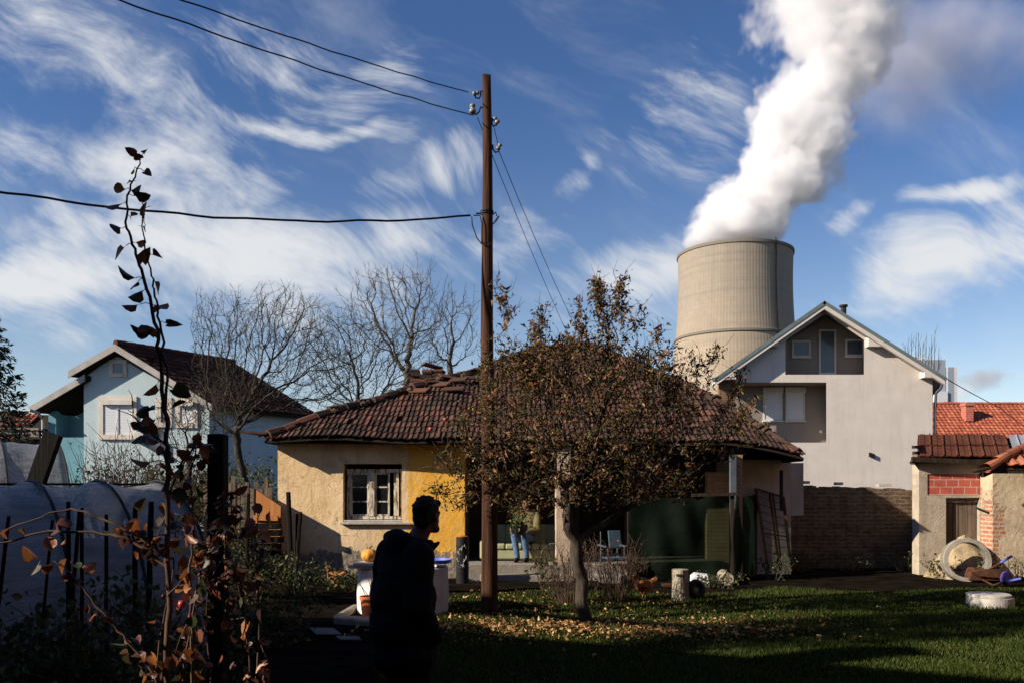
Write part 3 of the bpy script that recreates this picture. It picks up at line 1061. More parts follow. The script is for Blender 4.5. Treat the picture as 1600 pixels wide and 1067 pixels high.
PO = Vector((TC.x, TD, pz0))
mb = MB()
rings = []
zz_ = np.linspace(380, -118, 40)
for py in zz_:
    rings.append((X(np.interp(-py, [-p[0] for p in PL], [p[1] for p in PL]), TD), Z(py, TD), np.interp(-py, [-p[0] for p in PL], [p[2] for p in PL]) * SCL))
n = 40
vs, fs = [], []
for i, (cx, cz, r) in enumerate(rings):
    for k in range(n):
        a = 2 * PI * k / n
        g = (1.0 if i < 2 else 1.30) + .05 * math.sin(3 * a + i * .9) + .05 * math.sin(5 * a - i * .6)
        if i < 2:
            g = 1.0
        vs.append((cx + r * g * math.cos(a), TD + r * g * math.sin(a), cz))
for i in range(len(rings) - 1):
    for k in range(n):
        a, b_ = i * n + k, i * n + (k + 1) % n
        fs.append((a, b_, b_ + n, a + n))
fs.append(tuple(range(n))[::-1]); fs.append(tuple(range((len(rings) - 1) * n, len(rings) * n)))
mb.add(vs, fs)
st = mb.build('steam_plume', volume_mat('steam', plume_density, (.945, .95, .965, 1), .0, .2), org=PO)
kind(tag(st, 'thick white steam plume rising and drifting right from the cooling tower', 'steam'), 'stuff')


def puff(name, c, rad, dens, color, scale_, label, soft=.5):
    def bd(t):
        co = t.n('ShaderNodeTexCoord').outputs['Object']
        q = t.n('ShaderNodeVectorMath', {0: co, 1: tuple(1 / r for r in rad)}, operation='MULTIPLY').outputs[0]
        ln = t.n('ShaderNodeVectorMath', {0: q}, operation='LENGTH').outputs['Value']
        v = t.m('ADD', t.m('SUBTRACT', .75, ln), t.m('MULTIPLY', t.m('SUBTRACT', t.noise(co, scale_, 6, .6), .5), 1.5))
        return t.m('MULTIPLY', t.smooth(v, 0, soft), dens)
    mb = MB()
    k2, n = 10, 18
    vs, fs = [], []
    for i in range(k2 + 1):
        for k in range(n):
            a, b_ = PI * i / k2, 2 * PI * k / n
            sa = max(math.sin(a), 1e-3)
            vs.append(V3(c) + Vector((rad[0] * sa * math.cos(b_), rad[1] * sa * math.sin(b_), -rad[2] * math.cos(a))) * 1.12)
    for i in range(k2):
        for k in range(n):
            a, b_ = i * n + k, i * n + (k + 1) % n
            fs.append((a, b_, b_ + n, a + n))
    mb.add(vs, fs)
    o = mb.build(name, volume_mat(name, bd, color, 0, .3), org=c)
    kind(tag(o, label, 'smoke'), 'stuff')


puff('steam_veil', P(1452, 80, 390), (84, 34, 48), .05, (.86, .85, .89, 1), .03, 'thin grey veil of steam drifting off to the upper right of the plume', 1.0)
puff('smoke', P(1535, 592, 620), (24, 20, 13), .045, (.62, .56, .55, 1), .07, 'small grey smoke cloud drifting above the red tiled roof')
puff('steam', P(1502, 612, 600), (13, 10, 11), .06, (.97, .96, .95, 1), .10, 'small white steam burst beside the pale works tower')

# power station blocks
D = 520
pw = thing('power_station', 'pale far-off power station blocks just right of the white house roof', 'power station', (X(1470, D), D, 0))
mb = MB(); mb.box((X(1405, D), D, 0), (X(1477.5, D), D + 40, Z(562, D))); mb.build('wall', M['plant_metal'], pw)
mb = MB(); mb.box((X(1478.5, D), D - 2, 0), (X(1488, D), D + 20, Z(574, D))); mb.build('stair_tower', M['plant_metal'], pw)
mb = MB(); mb.box((X(1488.3, D), D - 2, 0), (X(1493, D), D + 20, Z(574, D))); mb.box((X(1458, D), D - 3, 0), (X(1477, D), D - .2, Z(612, D))); mb.build('cladding', M['plant_white'], pw)
mb = MB()
for px in (1428, 1440, 1452, 1464):
    mb.box((X(px, D), D + 5, Z(562, D)), (X(px + 8, D), D + 15, Z(552 + (px - 1428) * .25, D)))
mb.build('roof_plant', M['plant_white'], pw)
mb = MB(); mb.prism([(X(1490, D), D + 21, Z(628, D)), (X(1520, D), D + 21, Z(640, D)), (X(1520, D), D + 21, Z(652, D)), (X(1490, D), D + 21, Z(652, D))], (0, 6, 0)); mb.build('conveyor', M['plant_metal'], pw)

# ----------------------------------------------------------------------------------------------
# white house
# ----------------------------------------------------------------------------------------------
D = 40.0
wh = thing('white_house', 'tall white gabled house with recessed balcony and grey roof beneath the cooling tower', 'house', (X(1300, D), D, 0))


def poly(pts, d): return [P(a, c, d) for a, c in pts]


mb = MB()
SHW = .40                      # the house runs back along this sideways lean
TH = (.04, .10, 0)
GB = 822


def back_of(p, d): return V3(p) + Vector((SHW * d, d, 0))


for pl in ([(1291, GB), (1457, GB), (1457, 585), (1350, 585), (1291, 585)],
           [(1149, GB), (1291, GB), (1291, 691), (1149, 691)],
           [(1149, 597), (1291, 597), (1291, 585), (1227, 585), (1149, 585)],
           [(1149, 585), (1227, 585), (1227, 522), (1149, 577)],
           [(1350, 585), (1449, 585), (1350, 521)],
           [(1227, 531), (1288.5, 489), (1288.5, 478), (1227, 522)],
           [(1288.5, 489), (1350, 531), (1350, 521), (1288.5, 478)]):
    mb.prism(poly(pl, D), TH)


def upright(mb, a, b, zlo, zhi, th=.2):
    """wall standing on the plan line a-b"""
    a, b = Vector((a[0], a[1], 0)), Vector((b[0], b[1], 0))
    d_ = (b - a).normalized(); nn = Vector((d_.y, -d_.x, 0)) * th
    mb.prism([a + Vector((0, 0, zlo)), b + Vector((0, 0, zlo)), b + Vector((0, 0, zhi)), a + Vector((0, 0, zhi))], nn)


x0, x1 = X(1149, D), X(1457, D)
L_ = 10.5
upright(mb, (x1 - .2 + SHW * .11, D + .11), (x1 - .2 + SHW * L_, D + L_), -.1, Z(592, D), .18)
upright(mb, (x0 + SHW * 1.75, D + 1.75), (x0 + SHW * L_, D + L_), -.1, Z(600, D), .18)
mb.box((x0 + SHW * L_, D + L_ + .01, -.1), (x1 + SHW * L_, D + L_ + .2, Z(590, D)))
mb.build('wall', M['stucco_white'], wh)
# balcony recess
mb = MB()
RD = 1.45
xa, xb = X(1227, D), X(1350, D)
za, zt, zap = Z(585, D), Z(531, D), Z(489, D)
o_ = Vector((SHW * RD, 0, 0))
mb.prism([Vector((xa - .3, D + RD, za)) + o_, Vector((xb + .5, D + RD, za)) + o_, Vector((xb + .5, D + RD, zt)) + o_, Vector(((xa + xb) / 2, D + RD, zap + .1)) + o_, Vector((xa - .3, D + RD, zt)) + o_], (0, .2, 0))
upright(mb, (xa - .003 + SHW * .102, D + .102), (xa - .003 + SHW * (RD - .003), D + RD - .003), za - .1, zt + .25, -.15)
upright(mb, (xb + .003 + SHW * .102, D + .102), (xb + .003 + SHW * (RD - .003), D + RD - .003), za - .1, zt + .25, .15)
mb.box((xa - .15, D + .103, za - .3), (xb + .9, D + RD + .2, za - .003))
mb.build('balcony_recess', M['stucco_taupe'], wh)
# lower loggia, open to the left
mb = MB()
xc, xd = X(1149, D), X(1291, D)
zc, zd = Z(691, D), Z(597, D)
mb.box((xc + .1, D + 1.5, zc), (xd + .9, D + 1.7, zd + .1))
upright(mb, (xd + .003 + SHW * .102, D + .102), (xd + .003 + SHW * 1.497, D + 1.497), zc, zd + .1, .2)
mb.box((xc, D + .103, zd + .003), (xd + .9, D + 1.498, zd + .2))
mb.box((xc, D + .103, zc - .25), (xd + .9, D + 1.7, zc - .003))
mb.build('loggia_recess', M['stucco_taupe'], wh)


def upright_window(root, pa, pb, d, yfront, frame_m, pane_m, fw=.07, name='window', sill=True, pane_name='pane', mull=0, D0=None):
    """frame + pane between photo corners pa and pb, set against a wall whose face is yfront"""
    k = D0 or d
    ax, az, bx, bz = X(pa[0], k), Z(pb[1], k), X(pb[0], k), Z(pa[1], k)
    mb = MB()
    y0 = yfront - .06
    mb.box((ax, y0, az), (ax + fw, yfront - .003, bz)); mb.box((bx - fw, y0, az), (bx, yfront - .003, bz))
    mb.box((ax + fw, y0, bz - fw), (bx - fw, yfront - .003, bz)); mb.box((ax + fw, y0, az), (bx - fw, yfront - .003, az + fw))
    for i in range(mull):
        mx_ = ax + (bx - ax) * (i + 1) / (mull + 1)
        mb.box((mx_ - fw / 2, y0, az + fw), (mx_ + fw / 2, yfront - .003, bz - fw))
    w_ = mb.build(name, frame_m, root)
    mb = MB(); mb.box((ax + fw, yfront - .035, az + fw), (bx - fw, yfront - .0035, bz - fw)); mb.build(pane_name, pane_m, w_)
    if sill:
        mb = MB(); mb.box((ax - .05, y0 - .06, az - .06), (bx + .05, yfront - .003, az - .002)); mb.build('sill', frame_m, w_)
    return w_


k = D + RD
upright_window(wh, (1279, 515), (1306, 585), k, k, M['white_paint'], M['glass_far'], .09, 'balcony_door', False)
upright_window(wh, (1237, 532), (1266, 558), k, k, M['trim_cream'], M['glass_far'], .08)
upright_window(wh, (1320, 530), (1350, 557), k, k, M['white_paint'], M['glass_far'], .10)
k = D + 1.5
for a_, b_ in ((1192, 1222), (1227, 1257)):
    w_ = upright_window(wh, (a_, 606), (b_, 657), k, k, M['white_paint'], M['shutter'], .08, pane_name='shutter')
    mb = MB(); mb.box((X(a_, k) - .02, k - .13, Z(613, k)), (X(b_, k) + .02, k - .061, Z(605, k))); mb.build('shutter_box', M['white_paint'], w_)
mb = MB(); mb.box((X(1280, k), k - .05, Z(676, k)), (X(1284, k), k - .003, Z(672, k))); mb.build('switch_box', M['white_plastic'], wh)
p0 = P(1362, 711, D)
mb = MB(); mb.prism([p0 + Vector((-.14, 0, .14)), p0 + Vector((.10, 0, .06)), p0 + Vector((.10, 0, -.14)), p0 + Vector((-.14, 0, -.05))], (0, -.12, 0)); mb.build('lamp_and_shadow', M['iron'], wh)  # one dark trapezoid block takes in the lamp and its slanting shadow
# roof: two thick slabs with overhang, soffit, rake boards
AP = (1288.5, 470)
DR = 39.45


def slab(a, c, d0, d1, th):
    A, B = P(*a, d0), P(*c, d0)
    dirv = (B - A).normalized()
    nn = Vector((-dirv.z, 0, dirv.x))
    if nn.z < 0:
        nn = -nn
    return [A, B, B - nn * th, A - nn * th], Vector((0, d1 - d0, 0))


mbr, mbs, mbk = MB(), MB(), MB()
for e in ((1117, 590), (1477, 588)):
    pl, v_ = slab(AP, e, DR, 51, .16); mbr.prism(pl, v_ + Vector((SHW * 11.9, 0, 0)))
    A, B = P(*AP, DR), P(*e, DR)
    off = Vector((0, 0, -.17))
    pl = [A + off + Vector((0, .03, 0)), B + off + Vector((0, .03, 0)), B + off + Vector((0, .03, -.20)), A + off + Vector((0, .03, -.22))]
    mbs.prism(pl, (0, .14, 0))
    pl2 = [A + off + Vector((0, .18, -.02)), B + off + Vector((0, .18, -.02)), B + off + Vector((0, .18, -.10)), A + off + Vector((0, .18, -.10))]
    mbs.prism(pl2, (0, D - DR - .19, 0))
for a_, b_, c_, d_ in ((1119, 1150, 575, 590), (1445, 1476, 572, 589)):
    pl = [P(a_, d_, DR + .05), P(b_, d_, DR + .05), P(b_, c_ + (0 if a_ < 1300 else 0), DR + .05), P(a_, c_ + 12 if a_ < 1300 else c_, DR + .05)]
    if a_ > 1300:
        pl = [P(1445, 589, DR + .04), P(1475, 590, DR + .04), P(1475, 588.5, DR + .04), P(1445, 570, DR + .04)]
    else:
        pl = [P(1120, 592, DR + .04), P(1150, 592, DR + .04), P(1150, 572, DR + .04), P(1120, 590, DR + .04)]
    mbs.prism(pl, (0, D - DR - .05, 0))
for cx, cy in ((1203, 534), (1371, 530)):
    s_ = -1 if cx < 1300 else 1
    pl = [P(cx - 14, 541, DR + .2), P(cx + 14, 541, DR + .2), P(cx + 14, 541 - (16 if s_ < 0 else 1), DR + .2), P(cx - 14, 541 - (1 if s_ < 0 else 16), DR + .2)]
    mbs.prism(pl, (0, D - DR - .21, 0))
rf = mbr.build('roof', M['roof_grey'], wh)
mbs.build('soffit', M['stucco_white'], wh)
mb = MB(); mb.tube([P(1318, 492, 42), P(1318, 478, 42)], .13, 10); mb.tube([P(1318, 480, 42), P(1318, 477, 42)], .2, 10); mb.build('vent_pipe', M['iron'], rf)
for gx_, gy_ in ((1477, 591), (1115, 592)):
    mb = MB(); mb.tube([P(gx_, gy_, DR), P(gx_, gy_, DR) + Vector((SHW * 11.9, 11.9, 0))], .09, 8); mb.build('gutter', M['blue_grey'], wh)
mb = MB(); mb.tube([P(1474, 594, 39.6), P(1470, 606, 39.8), P(1462.5, 614, D + .1), P(1461, 640, D + .1), P(1461, 820, D + .1)], .065, 8); mb.build('drainpipe', M['blue_grey'], wh)
mb = MB(); mb.box((X(1124, D), D + .02, Z(822, D)), (X(1148.6, D), D + .30, Z(592, D))); mb.build('brick_column', M['brick_brown'], wh)

# sprouting bare saplings on the skyline right of the white roof
nb = thing('bare_poplar', 'thin bare poplar stems sticking up behind the white house roof', 'tree', (X(1445, 70), 70, 0))
mb = MB()
for k in range(12):
    px = 1416 + k * 4.6 + random.uniform(-1.5, 1.5)
    h_ = random.uniform(515, 545)
    b0 = P(1445 + (px - 1445) * .3, 640, 70)
    tp_ = P(px, h_, 70)
    mb.tube([Vector((b0.x, 70, 0)), b0, P(px - 1, 575, 70), tp_], [.09, .06, .035, .012], 4)
    for q in range(4):
        s_ = P(px, random.uniform(h_ + 5, 580), 70)
        mb.tube([s_, s_ + Vector((random.uniform(-.3, .3), 0, random.uniform(.5, 1.0)))], [.015, .008], 3)
mb.build('stems', M['bark_grey'], nb)

# ----------------------------------------------------------------------------------------------
# red roofed house to the right
# ----------------------------------------------------------------------------------------------
D = 55.0
rh = thing('red_roof_house', 'house with bright orange-red tiled roof and brick chimney at the right edge', 'house', (X(1580, D), D, 0))
e0 = Vector((X(1452, D), D, Z(705, D)))
rg = P(1452, 632, D + 4.0)
sl = rg - e0; sl.x = 0
vs, fs = tile_field(e0, (1, 0, 0), sl, lambda u, v: u < 16 and v < sl.length + .1, 58, 20, .29, .31, .05, .05, .006)
rf = mesh_np('roof', np.array(vs), fs, M['tile_red'], rh, smooth=False)
mb = MB(); mb.prism([e0 + Vector((0, 0, -.06)), e0 + sl + Vector((0, 0, -.06)), e0 + Vector((0, 8, -.06))], (16, 0, 0)); mb.build('roof_base', M['roof_under'], rf)
mb = MB()
for k in range(40):
    a_ = e0 + sl + Vector((k * .4, 0, .04)); mb.tube([a_, a_ + Vector((.42, 0, .01))], [.13, .15], 8)
mb.build('ridge', M['tile_red'], rf)
mb = MB(); mb.box((e0.x + .4, D + .5, 0), (e0.x + 15.6, D + 7.6, e0.z)); mb.build('wall', M['stucco_white'], rh)
for (pa, pb, d) in (((1504, 629), (1519, 658), D + 2.6), ((1471, 628), (1486, 640), D + 4.6)):
    mb = MB(); x0, x1 = X(pa[0] + 1.5, d), X(pb[0] - 1.5, d)
    mb.box((x0, d - .3, Z(pb[1], d)), (x1, d + .3, Z(pa[1] + 5, d)))
    mb.box((x0 - .06, d - .36, Z(pa[1] + 5, d) + .002), (x1 + .06, d + .36, Z(pa[1], d)))
    mb.build('chimney', M['brick_block'], rf)
# ----------------------------------------------------------------------------------------------
# outbuilding with rib-tiled roof, old brick wall, plastered shed
# ----------------------------------------------------------------------------------------------
D = 17.45
ob = thing('outbuilding', 'low brick outbuilding with dark red ribbed roof and grey plank door', 'outbuilding', (X(1490, D), D, 0))
mb = MB(); mb.wall(X(1436, D), X(1600, D), 0, Z(720, D), D, .3, [(X(1478, D), X(1531, D), 0, Z(777, D)), (X(1449, D), X(1551, D), Z(773, D), Z(740, D))])
mb.prism([(X(1436, D), D + .302, 0), (X(1436, D) + .25, D + .302, 0), (X(1436, D) + 1.15, D + 2.0, 0), (X(1436, D) + .9, D + 2.0, 0)], (0, 0, Z(706, D)))
mb.build('wall', M['concrete_tan'], ob)
mb = MB(); mb.box((X(1449, D) + .002, D + .02, Z(773, D) + .002), (X(1551, D) - .002, D + .25, Z(740, D) - .002)); mb.build('brick_infill', M['brick_block'], ob)
mb = MB()
dx0, dx1 = X(1478, D), X(1531, D)
nb_ = 7
for i in range(nb_):
    a_ = dx0 + (dx1 - dx0) * i / nb_
    mb.box((a_ + .006, D + .10 + random.uniform(0, .012), .02), (a_ + (dx1 - dx0) / nb_ - .006, D + .14, Z(781, D) - random.uniform(0, .03)))
dr = mb.build('door', M['wood_grey'], ob)
for za_, zb_ in ((Z(784, D), Z(778, D)), (.35, .45)):
    mb = MB(); mb.box((dx0, D + .06, za_), (dx1, D + .099, zb_)); mb.build('door_rail', M['wood_grey'], dr)
mb = MB(); mb.tube([P(1526, 793, D + .05), P(1544, 800, D - .35)], .02, 6); mb.build('latch', M['iron'], dr)
# roof
e0 = Vector((X(1434, 17.33), 17.33, Z(714, 17.33)))
tp_ = P(1434, 680, 18.6)
sl = tp_ - e0
vs, fs = tile_field(e0, (1, 0, 0), sl, lambda u, v: u < 1.95 and v < sl.length - .1, 12, 2, .27, sl.length / 2.05, .045, .03, .004, prof='rib')
rf = mesh_np('roof', np.array(vs), fs, M['roof_metal'], ob)
mb = MB(); mb.prism([e0 + Vector((0, 0, -.05)), e0 + sl + Vector((0, 0, -.05)), e0 + sl + Vector((0, .02, -.12)), e0 + Vector((0, .02, -.12))], (2.2, 0, 0)); mb.build('roof_boards', M['wood_dark'], rf)
z0 = Vector((X(1552, 17.33), 17.33, Z(712, 17.33)))
mb = MB()
a0 = e0 + Vector((1.98, 0, .01))
for k in range(13):
    a_ = a0 + Vector((k * .18, 0, 0))
    mb.prism([a_, a_ + Vector((.15, 0, 0)), a_ + Vector((.165, 0, .04)), a_ + Vector((.18, 0, 0)), a_ + Vector((.18, 0, -.01)), a_ + Vector((0, 0, -.01))], sl)
mb.build('zinc_sheet', M['sheet_zinc'], rf)
mb = MB(); mb.bar(P(1425, 717, 17.30), P(1536, 722, 17.30), .09, .10)
for (px, py) in ((1425, 723), (1428, 707), (1427, 698)):
    mb.bar(P(px, py, 17.36), P(px + 14, py, 17.9), .06, .06)
mb.bar(P(1425, 722, 17.36), P(1436, 722, 17.44), .12, .05)
mb.build('eave_beam', M['wood_dark'], ob)

# old brick wall between the white house and the outbuilding
D = 18.9
mb = MB()
x0, x1 = X(1222, D), X(1468, D)
n = 46
tops = []
for i in range(n + 1):
    f_ = i / n
    tops.append(Z(757 + 9 * f_, D) + random.uniform(-.03, .03))
for i in range(n):
    a_, b_ = x0 + (x1 - x0) * i / n, x0 + (x1 - x0) * (i + 1) / n
    h_ = (tops[i] + tops[i + 1]) / 2
    mb.add([(a_, D, 0), (b_, D, 0), (b_, D, h_), (a_, D, h_), (a_, D + .28, h_), (b_, D + .28, h_)], [(0, 1, 2, 3), (3, 2, 5, 4)])
    mb.add([(b_, D, h_ - .1), (b_, D + .28, h_ - .1), (b_, D + .28, h_), (b_, D, h_)], [(0, 1, 2, 3)])
    mb.add([(a_, D, h_ - .1), (a_, D + .28, h_ - .1), (a_, D + .28, h_), (a_, D, h_)], [(3, 2, 1, 0)])
mb.add([(x0, D + .28, 0), (x1, D + .28, 0), (x1, D + .28, 1.6), (x0, D + .28, 1.6)], [(3, 2, 1, 0)])
bw_ = tag(mb.build('brick_wall', M['brick_old'], org=(x0, D, 0)), 'crumbling old brick garden wall in front of the white house', 'wall')
mb = MB()
for px, w_ in ((1308, 10), (1374, 20), (1258, 8)):
    zt_ = Z(757 + 9 * (px - 1235) / 233, D)
    mb.box((X(px, D), D + .02, zt_ + .035), (X(px + w_, D), D + .2, zt_ + .10))
mb.build('coping_brick', M['concrete_pale'], bw_)

# plastered shed at the right edge
D = 17.0
m, t, b = new_mat('shed_plaster')
co = t.n('ShaderNodeTexCoord').outputs['Object']
s_ = t.n('ShaderNodeSeparateXYZ', {0: co})
v = t.n('ShaderNodeCombineXYZ', {0: t.m('ADD', s_.outputs[0], s_.outputs[1]), 1: s_.outputs[2]}).outputs[0]
br = t.n('ShaderNodeTexBrick', {'Vector': v, 'Color1': (.34, .12, .06, 1), 'Color2': (.42, .20, .11, 1), 'Mortar': (.42, .33, .24, 1), 'Scale': 1, 'Brick Width': .25, 'Row Height': .085, 'Mortar Size': .02})
pl_ = t.ramp(t.noise(co, 1.6, 8, .62), [(.3, (.36, .28, .18)), (.65, (.56, .46, .32))])
pl_ = t.mix(t.m('MULTIPLY', t.smooth(t.noise(co, 6, 6, .7), .6, .72), .6), pl_, (.17, .13, .09))
gone = t.smooth(t.m('ADD', t.m('ADD', s_.outputs[0], t.m('MULTIPLY', t.m('SUBTRACT', t.noise(co, 3.6, 6, .7), .5), 1.5)), t.m('MULTIPLY', t.m('ABSOLUTE', t.m('SUBTRACT', s_.outputs[2], .85)), .38)), .22, .30, 1, 0)
t.put(b.inputs['Base Color'], t.mix(gone, pl_, br.outputs[0]))
b.inputs['Roughness'].default_value = .93
t.put(b.inputs['Normal'], t.n('ShaderNodeBump', {'Strength': .7, 'Distance': .03, 'Height': t.m('ADD', t.noise(co, 9, 7, .65), t.m('MULTIPLY', gone, t.m('SUBTRACT', -.6, br.outputs[1])))}).outputs[0])
x0 = X(1551, D)
sh = thing('plastered_shed', 'shed of peeling ochre plaster over brick with a clay tiled hip roof', 'shed', (x0, D, 0))
mb = MB(); mb.box((x0, D, -.1), (x0 + 4, D + .3, 2.17)); mb.box((x0, D + .302, -.1), (x0 + .3, D + .445, 2.2)); mb.build('wall', m, sh)
e0 = Vector((x0 - .22, 16.55, Z(729, 16.55)))
sl = Vector((0, .5, .40))
Ls = sl.length
hipd = Vector((1, .5, .40))


def in_shed(u, v): return u > (v / Ls) * 1.0 - .05 and u < 4.2


vs, fs = tile_field(e0, (1, 0, 0), sl, in_shed, 22, 9, .21, .30, .045, .045, .012)
rf = mesh_np('roof', np.array(vs), fs, M['tile_shed'], sh)
mb = MB()
top = e0 + hipd * 3.6
mb.prism([e0 + Vector((0, 0, -.05)), e0 + Vector((4.2, 0, -.05)), top + Vector((.6, 0, -.05)), top + Vector((0, 0, -.05))], (0, .03, -.05))
mb.build('roof_boards', M['wood_dark'], rf)
mb = MB()
hd = hipd.normalized()
for k in range(9):
    a_ = e0 - hd * .25 + hd * (.34 * k) + Vector((random.uniform(-.02, .02), 0, .07 + random.uniform(-.01, .015)))
    mb.tube([a_, a_ + hd * .18, a_ + hd * .40], [.098, .088, .074], 10, cap=False); mb.tube([a_ + hd * .03, a_ + hd * .36], [.082, .066], 10, cap=False)
mb.build('hip_tile', M['tile_shed'], rf)
mb = MB()
mb.bar(e0 + Vector((-.25, -.02, -.16)), e0 + hipd * .5 + Vector((-.05, 0, -.10)), .07, .09)
mb.tube([e0 + Vector((-.45, -.05, -.10)), e0 + Vector((-.1, 0, -.02)), e0 + Vector((.3, .1, .06))], [.02, .05, .05], 7)
mb.bar(e0 + Vector((-.02, .04, -.10)), e0 + Vector((4.2, .04, -.10)), .08, .05)
mb.build('rafter', M['wood_dark'], sh)

# sand, well ring, barrow, manhole
c = Vector((X(1508, 16.95), 16.95, 0))
mb = MB()
nr, na = 16, 40
vs, fs = [], []
for i in range(nr + 1):
    for k in range(na):
        a = 2 * PI * k / na
        r = .80 * i / nr
        q_ = r / .80
        z = .86 * max(0, 1 - q_ ** 1.6) ** 1.25 + (.06 * math.sin(2 * a + r * 5) + .05 * math.sin(5 * a - r * 9)) * q_ * (1.05 - q_) * 2 + random.uniform(-.02, .02) * (1 - q_ * .7) - .02
        vs.append(c + Vector(((r * (1 + .12 * math.sin(3 * a + 1))) * math.cos(a) * 1.0, r * math.sin(a) * .62 , z)))
for i in range(nr):
    for k in range(na):
        a, b_ = i * na + k, i * na + (k + 1) % na
        fs.append((a, a + na, b_ + na, b_))
mb.add(vs, fs)
tag(mb.build('sand_heap', M['sand'], org=c, smooth=True), 'heap of yellow building sand below the grey plank door', 'sand heap')

c = Vector((X(1509, 16.25), 16.25, .40))
mb = MB()
R_ = Matrix.Rotation(math.radians(-14), 3, 'Z') @ Matrix.Rotation(math.radians(84), 3, 'X')
prof = [(.34, -.14), (.41, -.14), (.425, -.11), (.425, .11), (.41, .14), (.34, .14), (.33, .11), (.33, -.11), (.34, -.14)]
k0 = MB(); k0.lathe((0, 0, 0), prof, 44, wob=.006)
mb.add([c + R_ @ V3(v) for v in k0.v], k0.f)
tag(mb.build('concrete_ring', M['ring_concrete'], org=(c.x, c.y, 0), smooth=False), 'concrete well ring standing on edge against the sand heap', 'concrete ring')

bx = X(1578, 15.6)
wb = thing('wheelbarrow', 'tipped wheelbarrow with purple wheel and blue grips beside the plastered shed', 'wheelbarrow', (bx, 15.6, 0))
mb = MB()
h1 = [P(1518, 893, 15.9), P(1545, 889, 15.8), P(1564, 878, 15.6)]
h2 = [P(1552, 914, 15.5), P(1562, 910, 15.45), P(1572, 908, 15.4)]
mb.tube(h1, .016, 8); mb.tube(h2, .016, 8)
mb.tube([P(1518, 893, 15.9), P(1535, 905, 15.9), P(1552, 914, 15.5)], .016, 8)
mb.build('tube_frame', M['rust'], wb)
for q in (h1, h2):
    d_ = (q[2] - q[1]).normalized()
    mb = MB(); mb.tube([q[2], q[2] + d_ * .24], [.024, .022], 10); mb.build('grip', M['blue_plastic'], wb)
wc = P(1573, 915, 15.5)
mb = MB()
k0 = MB(); k0.lathe((0, 0, 0), [(.05, -.035), (.085, -.05), (.125, -.04), (.135, 0), (.125, .04), (.085, .05), (.05, .035)], 24, True, True)
Rw = Matrix.Rotation(math.radians(24), 3, 'Z') @ Matrix.Rotation(math.radians(90), 3, 'X')
wc.z = .14
mb.add([wc + Rw @ V3(v) for v in k0.v], k0.f)
mb.build('wheel', M['purple_plastic'], wb, smooth=True)
mb = MB()
q0 = P(1515, 893, 16.0); q0.z = .05
mb.prism([q0, q0 + Vector((.62, -.05, 0)), q0 + Vector((.55, -.05, .20)), q0 + Vector((.10, 0, .22))], (.05, .35, 0)); mb.build('tray', M['rust'], wb)

c = Vector((X(1547, 12.7), 12.7, 0))
mh = thing('manhole_ring', 'short round concrete manhole ring with lid on the right of the lawn', 'manhole', c)
mb = MB(); mb.lathe(c, [(.315, -.02), (.32, .10), (.318, .165), (.29, .168)], 48, wob=.006, cap1=True); mb.build('ring', M['concrete_pale'], mh)
mb = MB(); mb.lathe(c + Vector((-.02, 0, 0)), [(.30, .171), (.302, .205), (.28, .215), (.0001, .218)], 48, wob=.008); mb.build('lid', M['concrete_pale'], mh)

# ----------------------------------------------------------------------------------------------
# yellow house
# ----------------------------------------------------------------------------------------------
D = 16.8
yh = thing('yellow_house', 'run-down cream and ochre cottage with sagging clay tile roof and open porch', 'house', (0, D, 0))
x0, x1 = X(434, D), X(726, D)
hx0, hx1, hz0, hz1 = X(536, D), X(628, D), Z(815, D), Z(724, D)
mb = MB(); mb.wall(x0, x1, -.1, 2.68, D, .35, [(hx0, hx1, hz0, hz1)])
wl = mb.build('wall', M['old_plaster'], yh)
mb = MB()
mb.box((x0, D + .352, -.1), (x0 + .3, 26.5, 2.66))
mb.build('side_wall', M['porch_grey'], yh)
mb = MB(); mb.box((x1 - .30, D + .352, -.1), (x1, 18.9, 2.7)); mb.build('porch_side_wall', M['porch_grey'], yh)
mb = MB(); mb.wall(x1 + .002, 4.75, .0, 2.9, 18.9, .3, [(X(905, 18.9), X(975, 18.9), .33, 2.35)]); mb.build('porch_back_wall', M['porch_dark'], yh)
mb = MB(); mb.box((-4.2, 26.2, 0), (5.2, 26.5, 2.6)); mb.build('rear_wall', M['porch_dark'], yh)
mb = MB(); mb.box((X(905, 18.9) + .003, 19.0, .33), (X(975, 18.9) - .003, 19.06, 2.347)); mb.build('porch_door', M['wood_dark'], yh)
# inside of the window is a dark room
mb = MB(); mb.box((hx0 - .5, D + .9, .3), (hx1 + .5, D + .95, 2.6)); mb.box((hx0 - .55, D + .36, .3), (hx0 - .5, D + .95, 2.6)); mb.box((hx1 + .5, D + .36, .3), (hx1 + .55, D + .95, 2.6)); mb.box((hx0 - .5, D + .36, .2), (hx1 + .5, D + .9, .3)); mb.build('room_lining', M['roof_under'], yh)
# window: weathered frame, two leaves with glazing bars, right leaf ajar
wd = MB()
fy = D + .14
fw = .065
ax, bx_, az, bz = hx0 + .05, hx1 - .003, hz0 + .05, hz1 - .10
wd.box((ax, fy, az), (ax + fw, fy + .09, bz)); wd.box((bx_ - fw * .6, fy, az), (bx_, fy + .09, bz))
wd.box((ax + fw, fy, bz - .07), (bx_ - fw * .6, fy + .09, bz)); wd.box((ax + fw, fy, az), (bx_ - fw * .6, fy + .09, az + .06))
cx = X(579, D)
wd.box((cx - .055, fy - .012, az + .06), (cx + .055, fy + .09, bz - .07))
win = wd.build('window', M['peel_wood'], yh, bevel=.004)


